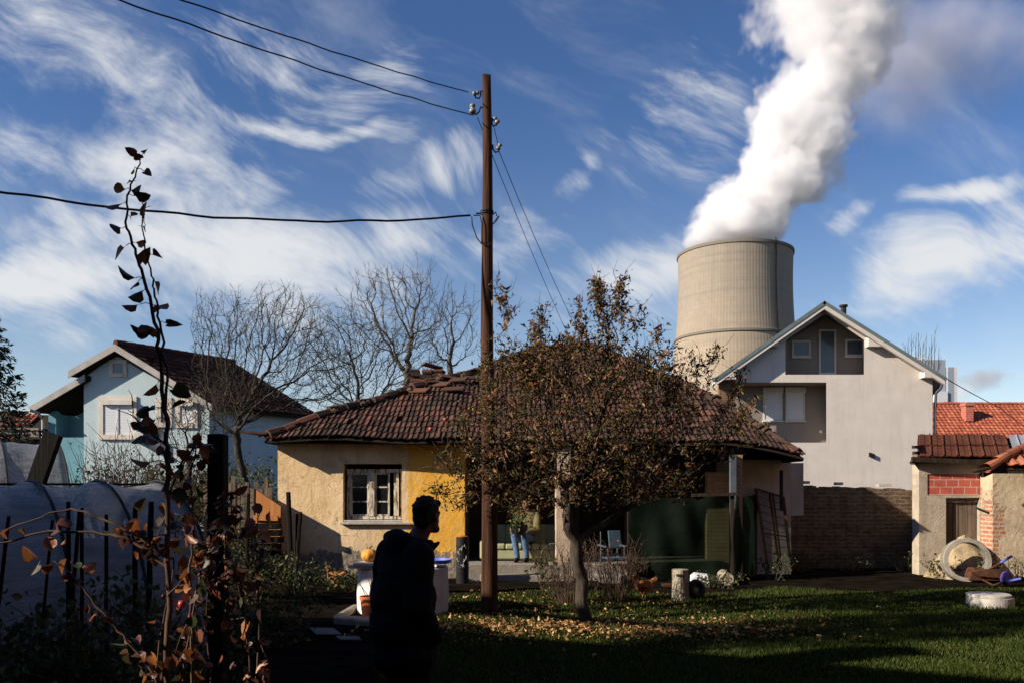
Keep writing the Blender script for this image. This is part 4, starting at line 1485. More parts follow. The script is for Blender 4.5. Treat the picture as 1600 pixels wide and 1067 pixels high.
def leaf_frame(a_, b_, c_, d_, y, name='casement'):
    mb = MB(); s = .036
    mb.box((a_, y, c_), (a_ + s, y + .04, d_)); mb.box((b_ - s, y, c_), (b_, y + .04, d_))
    mb.box((a_ + s, y, d_ - s), (b_ - s, y + .04, d_)); mb.box((a_ + s, y, c_), (b_ - s, y + .04, c_ + s))
    for k in (1, 2):
        zz = c_ + (d_ - c_) * k / 3
        mb.box((a_ + s, y + .005, zz - .014), (b_ - s, y + .035, zz + .014))
    mb.build(name, M['peel_wood'], win)
    mb = MB(); mb.box((a_ + s, y + .016, c_ + s), (b_ - s, y + .022, d_ - s)); mb.build('pane', M['glass'], win)


leaf_frame(ax + fw + .003, cx - .058, az + .063, bz - .073, fy + .02)
leaf_frame(cx + .058, X(607, D), az + .063, bz - .073, fy + .02)
mb = MB()
for q in range(2):
    a_ = Vector((bx_ - .10, fy + .05 + q * .0, az + .07))
mb.bar((bx_ - .10, fy - .02, az + .07), (bx_ - .10, fy - .02, bz - .08), .04, .05)
mb.bar((bx_ - .16, fy - .30 + .34, az + .07), (bx_ - .16, fy + .04, bz - .08), .035, .04)
mb.build('open_casement', M['peel_wood'], win)
mb = MB(); mb.box((hx0 - .05, D - .08, hz0 - .045), (X(655, D), D - .002, hz0 + .0)); mb.box((hx0 + .01, D + .002, hz0 + .002), (hx1 - .01, D + .138, hz0 + .04)); mb.build('sill', M['concrete_pale'], win, bevel=.008)

# terrace, pillar, beam
mb = MB(); mb.box((x1 + .004, 16.3, -.05), (4.2, 18.9, .33)); mb.box((-.60, 15.95, -.05), (2.05, 16.297, .15)); mb.build('terrace', M['concrete'], yh, bevel=.02)
mb = MB(); mb.box((X(868, 16.5), 16.45, .332), (X(892, 16.5), 16.75, 2.62)); mb.build('porch_pillar', M['pillar_cream'], yh, bevel=.015)
mb = MB(); mb.box((x1 + .01, 16.5, 2.46), (4.45, 16.6, 2.58)); mb.build('porch_beam', M['wood_dark'], yh)
mb = MB(); mb.box((X(1140, 16.5), 16.42, 0), (X(1149, 16.5), 16.53, 2.42)); mb.build('porch_post', M['blue_grey'], yh)
mb = MB(); mb.box((X(1149.5, 16.6), 16.5, 0), (X(1158, 16.6), 16.7, 2.42)); mb.build('brick_pier', M['brick_tan'], yh)
mb = MB(); mb.box((X(1105, 17.3), 17.3, 0), (X(1139, 17.3), 17.5, 2.1)); mb.build('brick_screen', M['brick_tan'], yh)
mb = MB(); mb.wall(X(1158, 17.6), X(1236, 17.6), 0, 2.36, 17.6, .25, [(X(1218, 17.6), X(1224, 17.6), Z(797, 17.6), Z(734, 17.6))]); mb.box((X(1236, 17.6) - .25, 17.852, 0), (X(1236, 17.6), 26.2, 2.3)); mb.box((X(1158, 17.6) - .2, 17.6, 0), (X(1158, 17.6) - .002, 18.9, 2.36)); mb.build('wing_wall', M['white_dirty'], yh)
mb = MB(); mb.box((X(1234, 18.0), 17.9, 1.2), (X(1253, 18.0), 18.0, 2.3)); mb.build('meter_box', M['sheet_zinc'], yh)

# roof
Le, Me, Re = Vector((-4.74, 16.35, 2.745)), Vector((4.17, 16.35, 2.68)), Vector((5.60, 16.35, 2.40))
RL, RR_ = Vector((.74, 21.8, 5.25)), Vector((2.05, 21.8, 5.32))
U = Vector((1, 0, 0))
SLv = Vector((0, 21.8 - 16.35, 5.28 - 2.745))
SL = SLv.length
Wd = Re.x - Le.x


def in_front(u, v):
    f_ = v / SL
    return f_ < 1.0 and u > (RL.x - Le.x) * f_ - .06 and u < Wd - (Re.x - RR_.x) * f_ + .08


def sag(p):
    x, y, z = p
    f_ = min(max((y - 16.35) / 5.45, 0), 1)
    dz = -.045 * math.sin(x * .9 + 1.3) * math.sin(f_ * 3.1 + .4) - .03 * math.sin(x * 2.3 + f_ * 5)
    dz -= .008 * max(0, x + 4.74)  * (1 - f_)
    if x > 4.1:
        dz -= (x - 4.1) * .17 * (1 - f_)
    if f_ > .93:
        dz += .0
    return np.array((0, 0, dz))


vs, fs = tile_field(Le, U, SLv, in_front, 100, 21, .1045, .292, .021, .028, .008, adj=sag, skip=.003)
rf = mesh_np('roof', np.array(vs), fs, M['tile_old'], yh)
# underlay and other slopes as a closed body just beneath the tiles
ns_ = 20
mb = MB()
Bl, Br = Vector((-4.74, 27.2, 2.70)), Vector((5.60, 27.2, 2.40))
g = []
for j in range(9):
    f_ = j / 8
    row = []
    for i in range(ns_ + 1):
        s_ = i / ns_
        a_ = Le.lerp(RL, f_); c_ = Vector((Re.x, 16.35, 2.745)).lerp(Vector((RR_.x, 21.8, 5.28)), f_)
        p = a_.lerp(c_, s_)
        p = p + Vector(sag(p)) + Vector((0, .02, -.045))
        row.append(p)
    g.append(row)
for j in range(8):
    for i in range(ns_):
        mb.add([g[j][i], g[j][i + 1], g[j + 1][i + 1], g[j + 1][i]], [(0, 1, 2, 3)])
        d_ = Vector((0, 0, -.035))
        mb.add([g[j][i] + d_, g[j][i + 1] + d_, g[j + 1][i + 1] + d_, g[j + 1][i] + d_], [(3, 2, 1, 0)])
        if j == 0:
            mb.add([g[0][i], g[0][i + 1], g[0][i + 1] + d_, g[0][i] + d_], [(0, 1, 2, 3)])
mb.build('roof_boards', M['roof_under'], rf)


def side_slope(c0, c1, r0, un, name='side_slope'):
    """tiled hip between eave corners c0, c1 and the ridge end r0"""
    c0, c1, r0 = V3(c0), V3(c1), V3(r0)
    u_ = (c1 - c0).normalized()
    f_ = (r0 - c0).dot(u_)
    up_ = (r0 - c0) - u_ * f_
    L_, W_ = up_.length, (c1 - c0).length

    def ins(u, v): return v < L_ and u > f_ * v / L_ - .05 and u < W_ - (W_ - f_) * v / L_ + .05
    vs, fs = tile_field(c0, u_, up_, ins, int(W_ / .125), int(L_ / .33) + 1, .125, .33, .026, .034, .010)
    o = mesh_np(name, np.array(vs), fs, M['tile_old'], rf)
    mb = MB(); mb.prism([c0 + Vector((0, 0, -.06)), c1 + Vector((0, 0, -.06)), r0 + Vector((0, 0, -.06))], (0, 0, -.05)); mb.build('slope_boards', M['roof_under'], rf)


side_slope(Bl, Le, RL, 0)
side_slope(Re + Vector((0, .05, 0)), Br, RR_, 0)
mb = MB(); mb.prism([Bl, RL, RR_, Br], (0, .05, -.06)); mb.build('back_slope', M['moss'], rf)
mb = MB()


def hip_run(a_, b_, n, r=.12, miss=.1):
    a_, b_ = V3(a_), V3(b_)
    d_ = (b_ - a_) / n
    for k in range(n):
        if random.random() < miss:
            continue
        p = a_ + d_ * k + Vector((random.uniform(-.025, .025), random.uniform(-.02, .02), random.uniform(-.01, .03)))
        p = p + Vector(sag(p))
        q = a_ + d_ * (k + 1.12); q = q + Vector(sag(q))
        mb.tube([p, p.lerp(q, .5), q], [r * 1.08, r, r * .92], 8)


run0 = mb
hip_run(Le + Vector((.05, .05, .03)), RL + Vector((0, 0, .03)), 22, miss=0)
mb.build('hip_tile', M['tile_old'], rf); mb = MB()
hip_run(Vector((Re.x, 16.35, 2.745)) + Vector((-.1, .1, .0)), RR_ + Vector((0, 0, .03)), 18, miss=0)
mb.build('hip_tile', M['tile_old'], rf); mb = MB()
hip_run(RL + Vector((0, 0, .05)), RR_ + Vector((0, 0, .05)), 4, miss=0)
mb.build('ridge_tile', M['tile_old'], rf)
# slipped loose tiles lying on the slope, mossy rubble on the hips
mb = MB()
for (px, py, D_) in ((716, 603, 19.3), (708, 622, 18.7), (700, 598, 19.5), (690, 610, 19.0), (740, 600, 19.4), (680, 606, 19.2), (655, 625, 18.6)):
    c_ = P(px, py, D_); c_.z = 2.745 + (c_.y - 16.35) * .4654 + .11
    mb.obox(c_, (.40, .24, .025), Matrix.Rotation(random.uniform(-.5, .5), 3, 'Z') @ Matrix.Rotation(.42, 3, 'X') @ Matrix.Rotation(random.uniform(-.1, .1), 3, 'Y'))
mb.build('loose_tile', M['tile_old'], rf)
mb = MB()
cc_ = Vector((X(668, 19.8), 19.85, 0))
for j in range(7):
    z = 4.15 + j * .055
    for k in range(3):
        mb.obox(cc_ + Vector((-.28 + k * .28 + random.uniform(-.03, .03), random.uniform(-.03, .03), z)), (.26 if j < 5 else .22, .42, .048), rotz(random.uniform(-.15, .15)))
mb.obox(cc_ + Vector((.1, 0, 4.60)), (.45, .3, .04), rotz(.4) @ Matrix.Rotation(.2, 3, 'Y'))
mb.build('chimney', M['tile_old'], rf)
mb = MB()
for k in range(70):
    f_ = random.uniform(.1, .98)
    a_ = Le.lerp(RL, f_) if k % 3 else Vector((Re.x, 16.35, 2.745)).lerp(RR_, f_)
    c_ = a_ + Vector(sag(a_)) + Vector((random.uniform(-.12, .15), random.uniform(-.12, .1), .06))
    r = random.uniform(.04, .11)
    pts_ = [c_ + Vector((0, 0, -r * .5)), c_, c_ + Vector((0, 0, r * .6))]
    mb.tube(pts_, [r * .8, r, r * .3], 7, wob=.3)
kind(mb.build('moss', M['moss'], rf), 'stuff')
# eave board; gutter end at left corner, widened into a plate for eave shadow
mb = MB(); mb.bar((-4.66, 16.52, 2.665), (4.2, 16.52, 2.60), .04, .05); mb.build('eave_board', M['wood_dark'], yh)
mb = MB(); mb.prism([(-5.22, 16.32, 2.84), (-4.70, 16.32, 2.80), (-4.70, 16.32, 2.84), (-5.22, 16.32, 2.88)], (0, 1.5, .02)); mb.bar(P(404, 682, 16.4), P(424, 674, 16.4), .06, .02); mb.build('gutter_shade_plate', M['rust'], yh)
# ----------------------------------------------------------------------------------------------
# blue house, house at the far left
# ----------------------------------------------------------------------------------------------
D = 30.0
bh = thing('blue_house', 'pale blue gabled house with brown tiled roof and white shutters on the left', 'house', (X(230, D), D, 0))
AX = Vector((.50, .866, 0))            # the ridge runs back and to the right
LB = 4.9
x0, x1 = X(131, D), X(327, D)
zr = Z(631, D)
apx = P(180, 548, D)
mb = MB()
mb.prism([(x0, D, -.1), (x1, D, -.1), (x1, D, Z(640, D)), (apx.x, D, apx.z - .15), (x0, D, Z(590, D))], AX * LB)
mb.build('wall', M['stucco_blue'], bh)
mb = MB()
xl = X(66, D)
mb.box((xl, D + .4, -.1), (X(78, D), D + 3, Z(640, D)))
mb.box((X(78, D) + .002, D + 1.3, -.1), (x0 - .02, D + 1.5, Z(610, D)))
mb.box((X(78, D) + .002, D + .4, -.1), (x0 - .02, D + .6, Z(682, D)))
mb.build('side_porch', M['stucco_teal'], bh)
DF = 29.65
A_ = P(180, 539, DF)
ER = P(332, 633, DF)
EL = P(107, 581, DF)
dirR = (ER - A_)
vs, fs = tile_field(ER, AX, A_ - ER, lambda u, v: 0 <= u < 5.2 and v < dirR.length, 32, int(dirR.length / .30) + 1, .28, .30, .03, .045, .003, prof='rib')
rf = mesh_np('roof', np.array(vs), fs, M['tile_brown'], bh)
vs, fs = tile_field(A_ + AX * 9, -AX, (EL - A_) * -1, lambda u, v: False, 1, 1, .3, .3)
mb = MB()
dn = Vector((0, 0, -.16))
mb.prism([A_ + Vector((0, 0, -.04)), ER + Vector((0, 0, -.04)), ER + dn, A_ + dn], AX * 5.2)
mb.prism([A_ + Vector((-.004, 0, -.02)), EL, EL + dn, A_ + Vector((-.004, 0, -.16))], AX * 5.2)
LA, LE_ = P(133, 586, 29.8), P(46, 637, 29.8)
mb.prism([LA, LE_, LE_ + dn, LA + dn], AX * 4)
mb.build('roof_boards', M['roof_under'], rf)
mb = MB()
for (p, q) in ((A_, ER), (A_, EL), (LA, LE_)):
    o_ = Vector((0, -.05, .03)); w_ = Vector((0, 0, -.24))
    mb.prism([p + o_, q + o_, q + o_ + w_, p + o_ + w_], (0, .045, 0))
mb.build('rake_board', M['fascia'], bh)
mb = MB()
for k in range(14):
    a_ = A_ + AX * (.375 * k) + Vector((0, 0, .05)); mb.tube([a_, a_ + AX * .40], [.13, .15], 8)
mb.build('ridge', M['tile_brown'], rf)


def trim_window(root, pa, pb, d, inner, trim=.16, shutter=True, mull=1):
    ax, az, bx, bz = X(pa[0], d), Z(pb[1], d), X(pb[0], d), Z(pa[1], d)
    y = d
    mb = MB()
    mb.box((ax - trim, y - .05, az - trim), (ax, y - .003, bz + trim)); mb.box((bx, y - .05, az - trim), (bx + trim, y - .003, bz + trim))
    mb.box((ax, y - .05, bz), (bx, y - .003, bz + trim)); mb.box((ax, y - .08, az - trim), (bx, y - .003, az))
    w_ = mb.build('window', M['trim_cream'], root)
    mb = MB(); mb.box((ax + .001, y - .022, az + .001), (bx - .001, y - .004, bz - .001))
    for i in range(mull):
        mx_ = ax + (bx - ax) * (i + 1) / (mull + 1); mb.box((mx_ - .03, y - .045, az + .001), (mx_ + .03, y - .0225, bz - .001))
    mb.build('shutter' if shutter else 'pane', inner, w_)
    if shutter:
        mb = MB(); mb.box((ax - .03, y - .14, bz - .14), (bx + .03, y - .051, bz + .02)); mb.build('shutter_box', M['white_paint'], w_)
    return w_


trim_window(bh, (162, 626), (207, 679), D, M['shutter'])
trim_window(bh, (252, 628), (262, 660), D, M['glass_far'], mull=0, shutter=False)
trim_window(bh, (282, 628), (302, 661), D, M['shutter'], mull=0)
trim_window(bh, (177, 568), (193, 583), D, M['glass_far'], .13, False, 0)
c = P(242, 686, 29.0)
mb = MB(); k0 = MB(); k0.lathe((0, 0, 0), [(.001, 0), (.2, .03), (.38, .11), (.385, .115), (.2, .045), (.001, .015)], 24)
Rd = Matrix.Rotation(math.radians(20), 3, 'Z') @ Matrix.Rotation(math.radians(70), 3, 'X')
mb.add([c + Rd @ V3(v) for v in k0.v], k0.f); mb.bar(c + Vector((0, .05, 0)), (c.x, D - .003, c.z - .1), .04)
mb.build('satellite_dish', M['blue_grey'], bh)
mb = MB(); mb.box((X(215, D), D - .35, Z(692, D)), (X(231, D), D - .003, Z(675, D))); mb.build('air_conditioner', M['white_paint'], bh, bevel=.02)
mb = MB(); mb.tube([P(46, 640, 29.4), P(60, 645, 29.6), P(67, 655, 30.3), Vector((X(67, 30.3), 30.3, 0))], .05, 8); mb.build('drainpipe', M['fascia'], bh)

D = 44.0
lh = thing('red_gable_house', 'small red roofed house with dark slatted balcony at the left edge', 'house', (X(20, D), D, 0))
mb = MB(); mb.box((X(-60, D), D, 0), (X(60, D), D + 6, Z(668, D))); mb.build('wall', M['stucco_taupe'], lh)
e0 = P(-60, 690, D - .6); sl = P(-60, 646, D + 2.2) - e0; sl.x = 0
vs, fs = tile_field(e0, (1, 0, 0), sl, lambda u, v: u < 2.5 and v < sl.length, 9, 12, .28, .32, .05, .05, .005)
rf = mesh_np('roof', np.array(vs), fs, M['tile_red'], lh)
mb = MB(); mb.prism([e0 + Vector((-.1, 0, -.06)), e0 + sl + Vector((-.1, 0, -.06)), e0 + Vector((-.1, 6, -.06))], (4.2, 0, 0))
mb.build('roof_base', M['roof_under'], rf)
mb = MB()
for k in range(7):
    z = Z(690, D) + k * .23
    mb.box((X(14, D), D - .9, z), (X(62, D), D - .85, z + .13))
mb.build('balcony_slats', M['wood_dark'], lh)
mb = MB(); mb.box((X(22, D + 2), D + 2, Z(660, D)), (X(33, D + 2), D + 2.5, Z(643, D))); mb.build('chimney', M['brick_brown'], rf)
mb = MB(); mb.box((X(46, D + 2), D + 2, Z(660, D)), (X(54, D + 2), D + 2.5, Z(646, D))); mb.build('chimney', M['brick_brown'], rf)

# ----------------------------------------------------------------------------------------------
# greenhouses
# ----------------------------------------------------------------------------------------------


def tunnel(name, label, end, axis_deg, rad, height, length, hoops, wheel=True):
    a = math.radians(axis_deg)
    ax = Vector((-math.cos(a), -math.sin(a), 0))      # from the far end back to the left
    pr = Vector((math.sin(a), -math.cos(a), 0))
    o = thing(name, label, 'greenhouse', (end.x, end.y, 0))
    n, k2 = int(length / .12), 28

    def pt(s, q, out=0):
        th = PI * q
        return end + ax * s + pr * ((rad + out) * math.cos(th)) + Vector((0, 0, (height + out) * math.sin(th) ** .95))
    sp = length / hoops
    vs, fs = [], []
    for i in range(n + 1):
        s = length * i / n
        ph = (s / sp) % 1.0
        dip = -.055 * math.sin(PI * ph)
        for k in range(k2 + 1):
            q = k / k2
            wr = .012 * math.sin(17 * q + 9 * s) + .010 * math.sin(23 * s - 31 * q)
            vs.append(pt(s, q, (dip * math.sin(PI * q) + wr)))
    for i in range(n):
        for k in range(k2):
            b_ = i * (k2 + 1) + k
            fs.append((b_, b_ + 1, b_ + k2 + 2, b_ + k2 + 1))
    # end sheet
    b0 = len(vs)
    vs.append(end + Vector((0, 0, .4)))
    for k in range(k2):
        fs.append((b0, k + 1, k))
    mesh_np('film_cover', np.array([tuple(v) for v in vs]), fs, M['film'], o, smooth=True)
    for h in range(hoops + 1):
        mb = MB(); mb.tube([pt(sp * h, k / 20, .012) for k in range(21)], .016, 6)
        mb.build('hoop', M['iron'], o)
    mb = MB(); mb.tube([end + ax * s + Vector((0, 0, height - .03)) for s in np.linspace(0, length, 8)], .014, 6)
    mb.build('ridge_pipe', M['iron'], o)
    return o


gt = tunnel('greenhouse', 'near low greenhouse tunnel of dull plastic film on hoops behind the stakes', Vector((X(245, 9.5), 9.5, 0)), 40, 1.9, Z(752, 9.5), 6.2, 10)
tunnel('greenhouse', 'taller greenhouse tunnel of grey film standing in front of the blue house', Vector((X(85, 16.5), 16.5, 0)), 35, 2.6, Z(690, 16.5), 6.5, 7)

# ----------------------------------------------------------------------------------------------
# utility pole, wires
# ----------------------------------------------------------------------------------------------
PD = 11.85
bp = Vector((X(764, PD), PD, 0)); tp = P(760, 119, PD)
up_ = thing('utility_pole', 'tall weathered brown wooden utility pole between the man and the tree', 'utility pole', bp)
mb = MB()
n = 40
k0 = 16
vs, fs = [], []
for i in range(n + 1):
    f_ = i / n
    c_ = bp.lerp(tp, f_) + Vector((.010 * math.sin(f_ * 9), 0, 0))
    r = .118 + (.058 - .118) * f_
    for k in range(k0):
        a = 2 * PI * k / k0
        g_ = 1 + .035 * math.sin(5 * a + 1.3 * math.sin(f_ * 11)) + .03 * math.sin(9 * a + f_ * 4) + random.uniform(-.012, .012)
        vs.append(c_ + Vector((math.cos(a) * r * g_, math.sin(a) * r * g_, (.02 * math.sin(a * 2 + 1) if i == n else 0) - (.05 if i == 0 else 0))))
for i in range(n):
    for k in range(k0):
        a, b_ = i * k0 + k, i * k0 + (k + 1) % k0
        fs.append((a, b_, b_ + k0, a + k0))
top_c = len(vs)
vs.append(tp + Vector((0, 0, .03)))
for k in range(k0):
    fs.append((n * k0 + k, n * k0 + (k + 1) % k0, top_c))
mb.add(vs, fs)
mb.build('shaft', M['wood_pole'], up_, smooth=True)


def insulator(px, py, side, tilt=0.0, s=1.0):
    base = P(px, py, PD)
    zc = Z(py, PD)
    fx = (zc) / tp.z
    polex = bp.lerp(tp, fx).x + side * .055
    mb = MB()
    p0 = Vector((polex, PD - .01, base.z + .03))
    p1 = Vector((base.x - side * .05, PD - .01, base.z - .07)); p2 = Vector((base.x, PD - .01, base.z - .06))
    mb.tube([p0, p0 + Vector((side * .03, 0, 0)), (p0 + p1) / 2 + Vector((0, 0, -.01)), p1, p2, Vector((base.x, PD - .01, base.z))], .011, 7)
    hk = mb.build('hook', M['iron'], up_)
    mb = MB()
    k1 = MB(); k1.lathe((0, 0, 0), [(.012, -.045), (.036, -.04), (.042, -.01), (.026, .0), (.024, .02), (.036, .03), (.030, .055), (.010, .062)], 14, True, True)
    R_ = Matrix.Rotation(tilt, 3, 'Y')
    mb.add([base + Vector((0, -.01, 0)) + R_ @ (V3(v) * s) for v in k1.v], k1.f)
    mb.build('insulator', M['porcelain'], hk, smooth=True)
    return base


i1 = insulator(743, 147, -1, 1.3, .9)
i2 = insulator(738.5, 172, -1, 0, 1.25)
i3 = insulator(776, 190, 1, -.6, 1.0)
i4 = insulator(779.5, 231, 1, .5, .9)
mb = MB()
for dz in (0, .03):
    zc = Z(334, PD) + dz
    cx_ = bp.lerp(tp, zc / tp.z)
    mb.lathe(Vector((cx_.x, PD, zc)), [(.086, -.008), (.093, -.006), (.093, .006), (.086, .008)], 20)
cx_ = bp.lerp(tp, Z(337, PD) / tp.z)
mb.tube([P(752, 334, PD - .05), P(744, 334, PD - .05)], .012, 6)
mb.tube([P(768, 337, PD), P(775, 332, PD), P(776, 338, PD)], .010, 6)
mb.build('clamp', M['iron'], up_)
mb = MB(); q = P(772, 341, PD)
mb.prism([P(769, 351, PD - .02), P(779, 336, PD - .02), P(781, 338, PD - .02), P(777, 345, PD - .02), P(771, 351, PD - .02)], (0, .012, 0)); mb.build('tag_plate', M['sheet_zinc'], up_)
mb = MB()
mb.tube([P(737, 339, PD - .06), P(738, 352, PD - .06), P(745, 372, PD - .07), P(752, 381, PD - .10), P(763, 384, PD - .12), P(769, 379, PD - .09)], .009, 6)
mb.tube([P(740, 337, PD - .06), P(750, 337, PD - .07), P(753, 350, PD - .09), P(752.5, 381, PD - .10)], .009, 6)
mb.build('cable_loop', M['wire'], up_)


def wire(a, b, sag_, r, label, n=40, wob=0.0, taper=None):
    pts = []
    for i in range(n + 1):
        f_ = i / n
        p = a.lerp(b, f_)
        p = p + Vector((0, 0, -4 * sag_ * f_ * (1 - f_) + wob * (math.sin(f_ * 41) + .6 * math.sin(f_ * 67 + 1))))
        pts.append(p)
    mb = MB(); mb.tube(pts, r, 6)
    return tag(mb.build('power_line', M['wire'], org=a, smooth=True), label, 'power line', 'overhead lines on the wooden pole')


wire(P(732, 145, PD), P(-170, -165, 5.0), .06, .0075, 'upper overhead wire running from the pole top to the top left corner', wob=.004)
wire(P(739, 181, PD), P(-260, -165, 5.0), .07, .0075, 'second overhead wire just under the topmost one left of the pole', wob=.005)
wire(P(735, 337.5, PD - .05), P(-420, 212, 8.5), .36, .014, 'thick black cable sagging left from the middle of the pole', wob=.008)
wire(P(746, 184, PD), P(905, 560, 21.5), .12, .0055, 'thin service wire dropping right from the pole, the left one of two', wob=.002)
wire(P(780, 238, PD), P(925, 560, 21.5), .14, .0055, 'thin service wire dropping right from the pole, the right one of two', wob=.002)
wire(P(771, 197, PD), P(780, 234, PD), -.01, .005, 'short jumper wire joining two insulators on the right side of the pole')
mb = MB(); pts_ = [P(1480, 592, 44).lerp(P(1575, 642, 62), k / 12) + Vector((0, 0, -.3 * (k / 12) * (1 - k / 12))) for k in range(13)]
mb.tube(pts_, .025, 5); tag(mb.build('power_line', M['wire'], org=pts_[0]), 'thin cable slanting from the white house eave down to the red roof', 'power line')

# ----------------------------------------------------------------------------------------------
# trees
# ----------------------------------------------------------------------------------------------


def bare_tree(label, base, blobs, step, natt, trunk, tip, twigs, seed, m_='bark_grey', leaves=0, limb=None, twl=.5, infl=1.6, up=.08, group='bare trees behind the cottage'):
    rng = np.random.default_rng(seed)
    att = np.vstack([ell_points(int(natt * w), c, r, rng, .1) for c, r, w in blobs])
    pts = [(np.array(base), -1)]
    h = limb or 1.2
    k = int(h / step)
    for i in range(1, k + 1):
        pts.append((np.array(base) + np.array([.03 * math.sin(i * .7 + seed), .02 * math.cos(i), i * step]), i - 1))
    pos, par = colonize(att, pts, step, infl, step * 1.6, 160, rng, up, .20, 6500)
    o = thing('bare_tree', label, 'tree', base, group)
    mb, r = tree_mesh(pos, par, tip, 2.6, trunk, 0, twl, rng)
    # long upright twigs with side spurs all through the outer crown
    thin = np.where(r < tip * 2.6)[0]
    for i in rng.choice(thin, min(twigs, len(thin)), replace=False):
        p = pos[i]; q = pos[par[i]] if par[i] >= 0 else p - np.array([0, 0, 1])
        d = (p - q) / (np.linalg.norm(p - q) + 1e-6) + rng.normal(size=3) * .45 + np.array([0, 0, .45])
        d /= np.linalg.norm(d)
        L = twl * rng.uniform(.35, 1.2)
        b1 = p + d * L * .5 + rng.normal(size=3) * L * .05
        b2 = p + d * L + rng.normal(size=3) * L * .10
        mb.tube([p, b1, b2], [tip * .9, tip * .7, tip * .4], 3, cap=False)
        for s_, e_ in ((p * .6 + b1 * .4, .45), (b1, .4), (b1 * .4 + b2 * .6, .3)):
            d2 = d + rng.normal(size=3) * .7; d2 /= np.linalg.norm(d2)
            mb.tube([s_, s_ + d2 * L * e_], [tip * .6, tip * .35], 3, cap=False)
    mb.build('trunk', M[m_], o, smooth=True)
    if leaves:
        sel = rng.choice(np.where(r < tip * 1.6)[0], leaves)
        V, fs = leaf_array(pos[sel] + rng.normal(size=(leaves, 3)) * .08, rng.uniform(.04, .08, leaves), rng)
        mesh_np('leaves', V, fs, M['shrub_leaf'], o)
    return o


DT = 20.5


def EB(px, py, rx, rz, D_, w, ry=None):
    s = D_ / F
    p = P(px, py, D_)
    return ((p.x, p.y, p.z), (rx * s, (ry or rx * .8) * s, rz * s), w)


bare_tree('wide bare grey tree in front of the blue house roof', (X(392, DT), DT, 0),
          [EB(400, 560, 105, 95, DT, .55), EB(345, 510, 50, 48, DT, .2), EB(440, 510, 80, 55, DT, .35), EB(355, 640, 60, 50, DT, .12), EB(500, 590, 70, 60, DT, .25)], .15, 3600, .085, .0060, 9000, 3, leaves=260, limb=1.5)
DT = 23.5
bare_tree('bare twiggy tree low behind the left end of the cottage roof', (X(560, DT), DT, 0),
          [EB(560, 570, 90, 75, DT, .6), EB(520, 540, 60, 60, DT, .3), EB(640, 560, 60, 50, DT, .25)], .17, 3200, .085, .0063, 8000, 5, leaves=420, limb=2.0)
DT = 25.5
bare_tree('tallest bare walnut tree with pale forked boughs above the cottage roof', (X(640, DT), DT, 0),
          [EB(622, 490, 88, 68, DT, .6), EB(600, 450, 50, 32, DT, .15), EB(655, 450, 30, 34, DT, .15)], .20, 2000, .11, .0076, 3200, 9, m_='twig_pale', limb=3.0, twl=.6, infl=2.2)
DT = 26.5
bare_tree('pale bare tree just left of the pole behind the cottage roof', (X(702, DT), DT, 0),
          [EB(705, 520, 48, 62, DT, .6), EB(720, 490, 30, 40, DT, .25)], .20, 1200, .085, .0076, 2200, 14, m_='twig_pale', limb=2.8, twl=.6, infl=2.2)
DT = 18.5
bare_tree('slim bare sapling with yellow leaf remnants near the left corner of the cottage', (X(283, DT), DT, 0),
          [EB(300, 670, 55, 55, DT, .6), EB(262, 640, 26, 46, DT, .2), EB(340, 640, 50, 40, DT, .3)], .14, 1400, .045, .0052, 2000, 21, leaves=260, limb=1.0, group='bare trees behind the cottage')

# conifer at the left edge
cb = Vector((X(-18, 24), 24, 0))
ct = thing('conifer', 'dark green conifer with drooping boughs at the left edge', 'tree', cb)
mb = MB(); htop = Z(486, 24)
mb.tube([cb, cb + Vector((0, 0, htop))], [.16, .02], 8); mb.build('trunk', M['bark'], ct)
cen, axs = [], []
for k in range(150):
    f_ = (k / 150)
    z = 1.2 + (htop - 1.2) * f_
    L_ = (1 - f_) ** .8 * 1.75 * random.uniform(.75, 1.1) + .12
    a = k * 2.4
    for j in range(int(14 + L_ * 50)):
        s = random.random() ** .7
        p = cb + Vector((math.cos(a) * L_ * s, math.sin(a) * L_ * s, z - .30 * L_ * s + .22 * L_ * s * s))
        side = (random.random() - .5) * .5 * L_ * (1 - s * .6)
        p = p + Vector((-math.sin(a) * side, math.cos(a) * side, random.uniform(-.10, .03)))
        cen.append(p); axs.append((math.cos(a) * .8, math.sin(a) * .8, -.45))
V, fs = leaf_array(np.array([tuple(c_) for c_ in cen]), RNG.uniform(.10, .20, len(cen)), RNG, np.array([(0, 0, 0), (.18, .4, .02), (0, 1, 0), (-.18, .4, .02)]), LEAF4F, 0, axis=np.array(axs))
mesh_np('needles', V, fs, M['needle'], ct)

# apple tree
rng = np.random.default_rng(42)
AD = 11.3
ab = Vector((X(918, AD), AD, 0))
at_ = thing('apple_tree', 'crooked old apple tree with dense brown autumn leaves in front of the porch', 'tree', ab)
s = AD / F


def EA(px, py, rx, rz, w, ry=None, n=1600): return ell_points(int(n * w), (X(px, AD), AD, Z(py, AD)), (rx * s, (ry or rx * .75) * s, rz * s), rng)


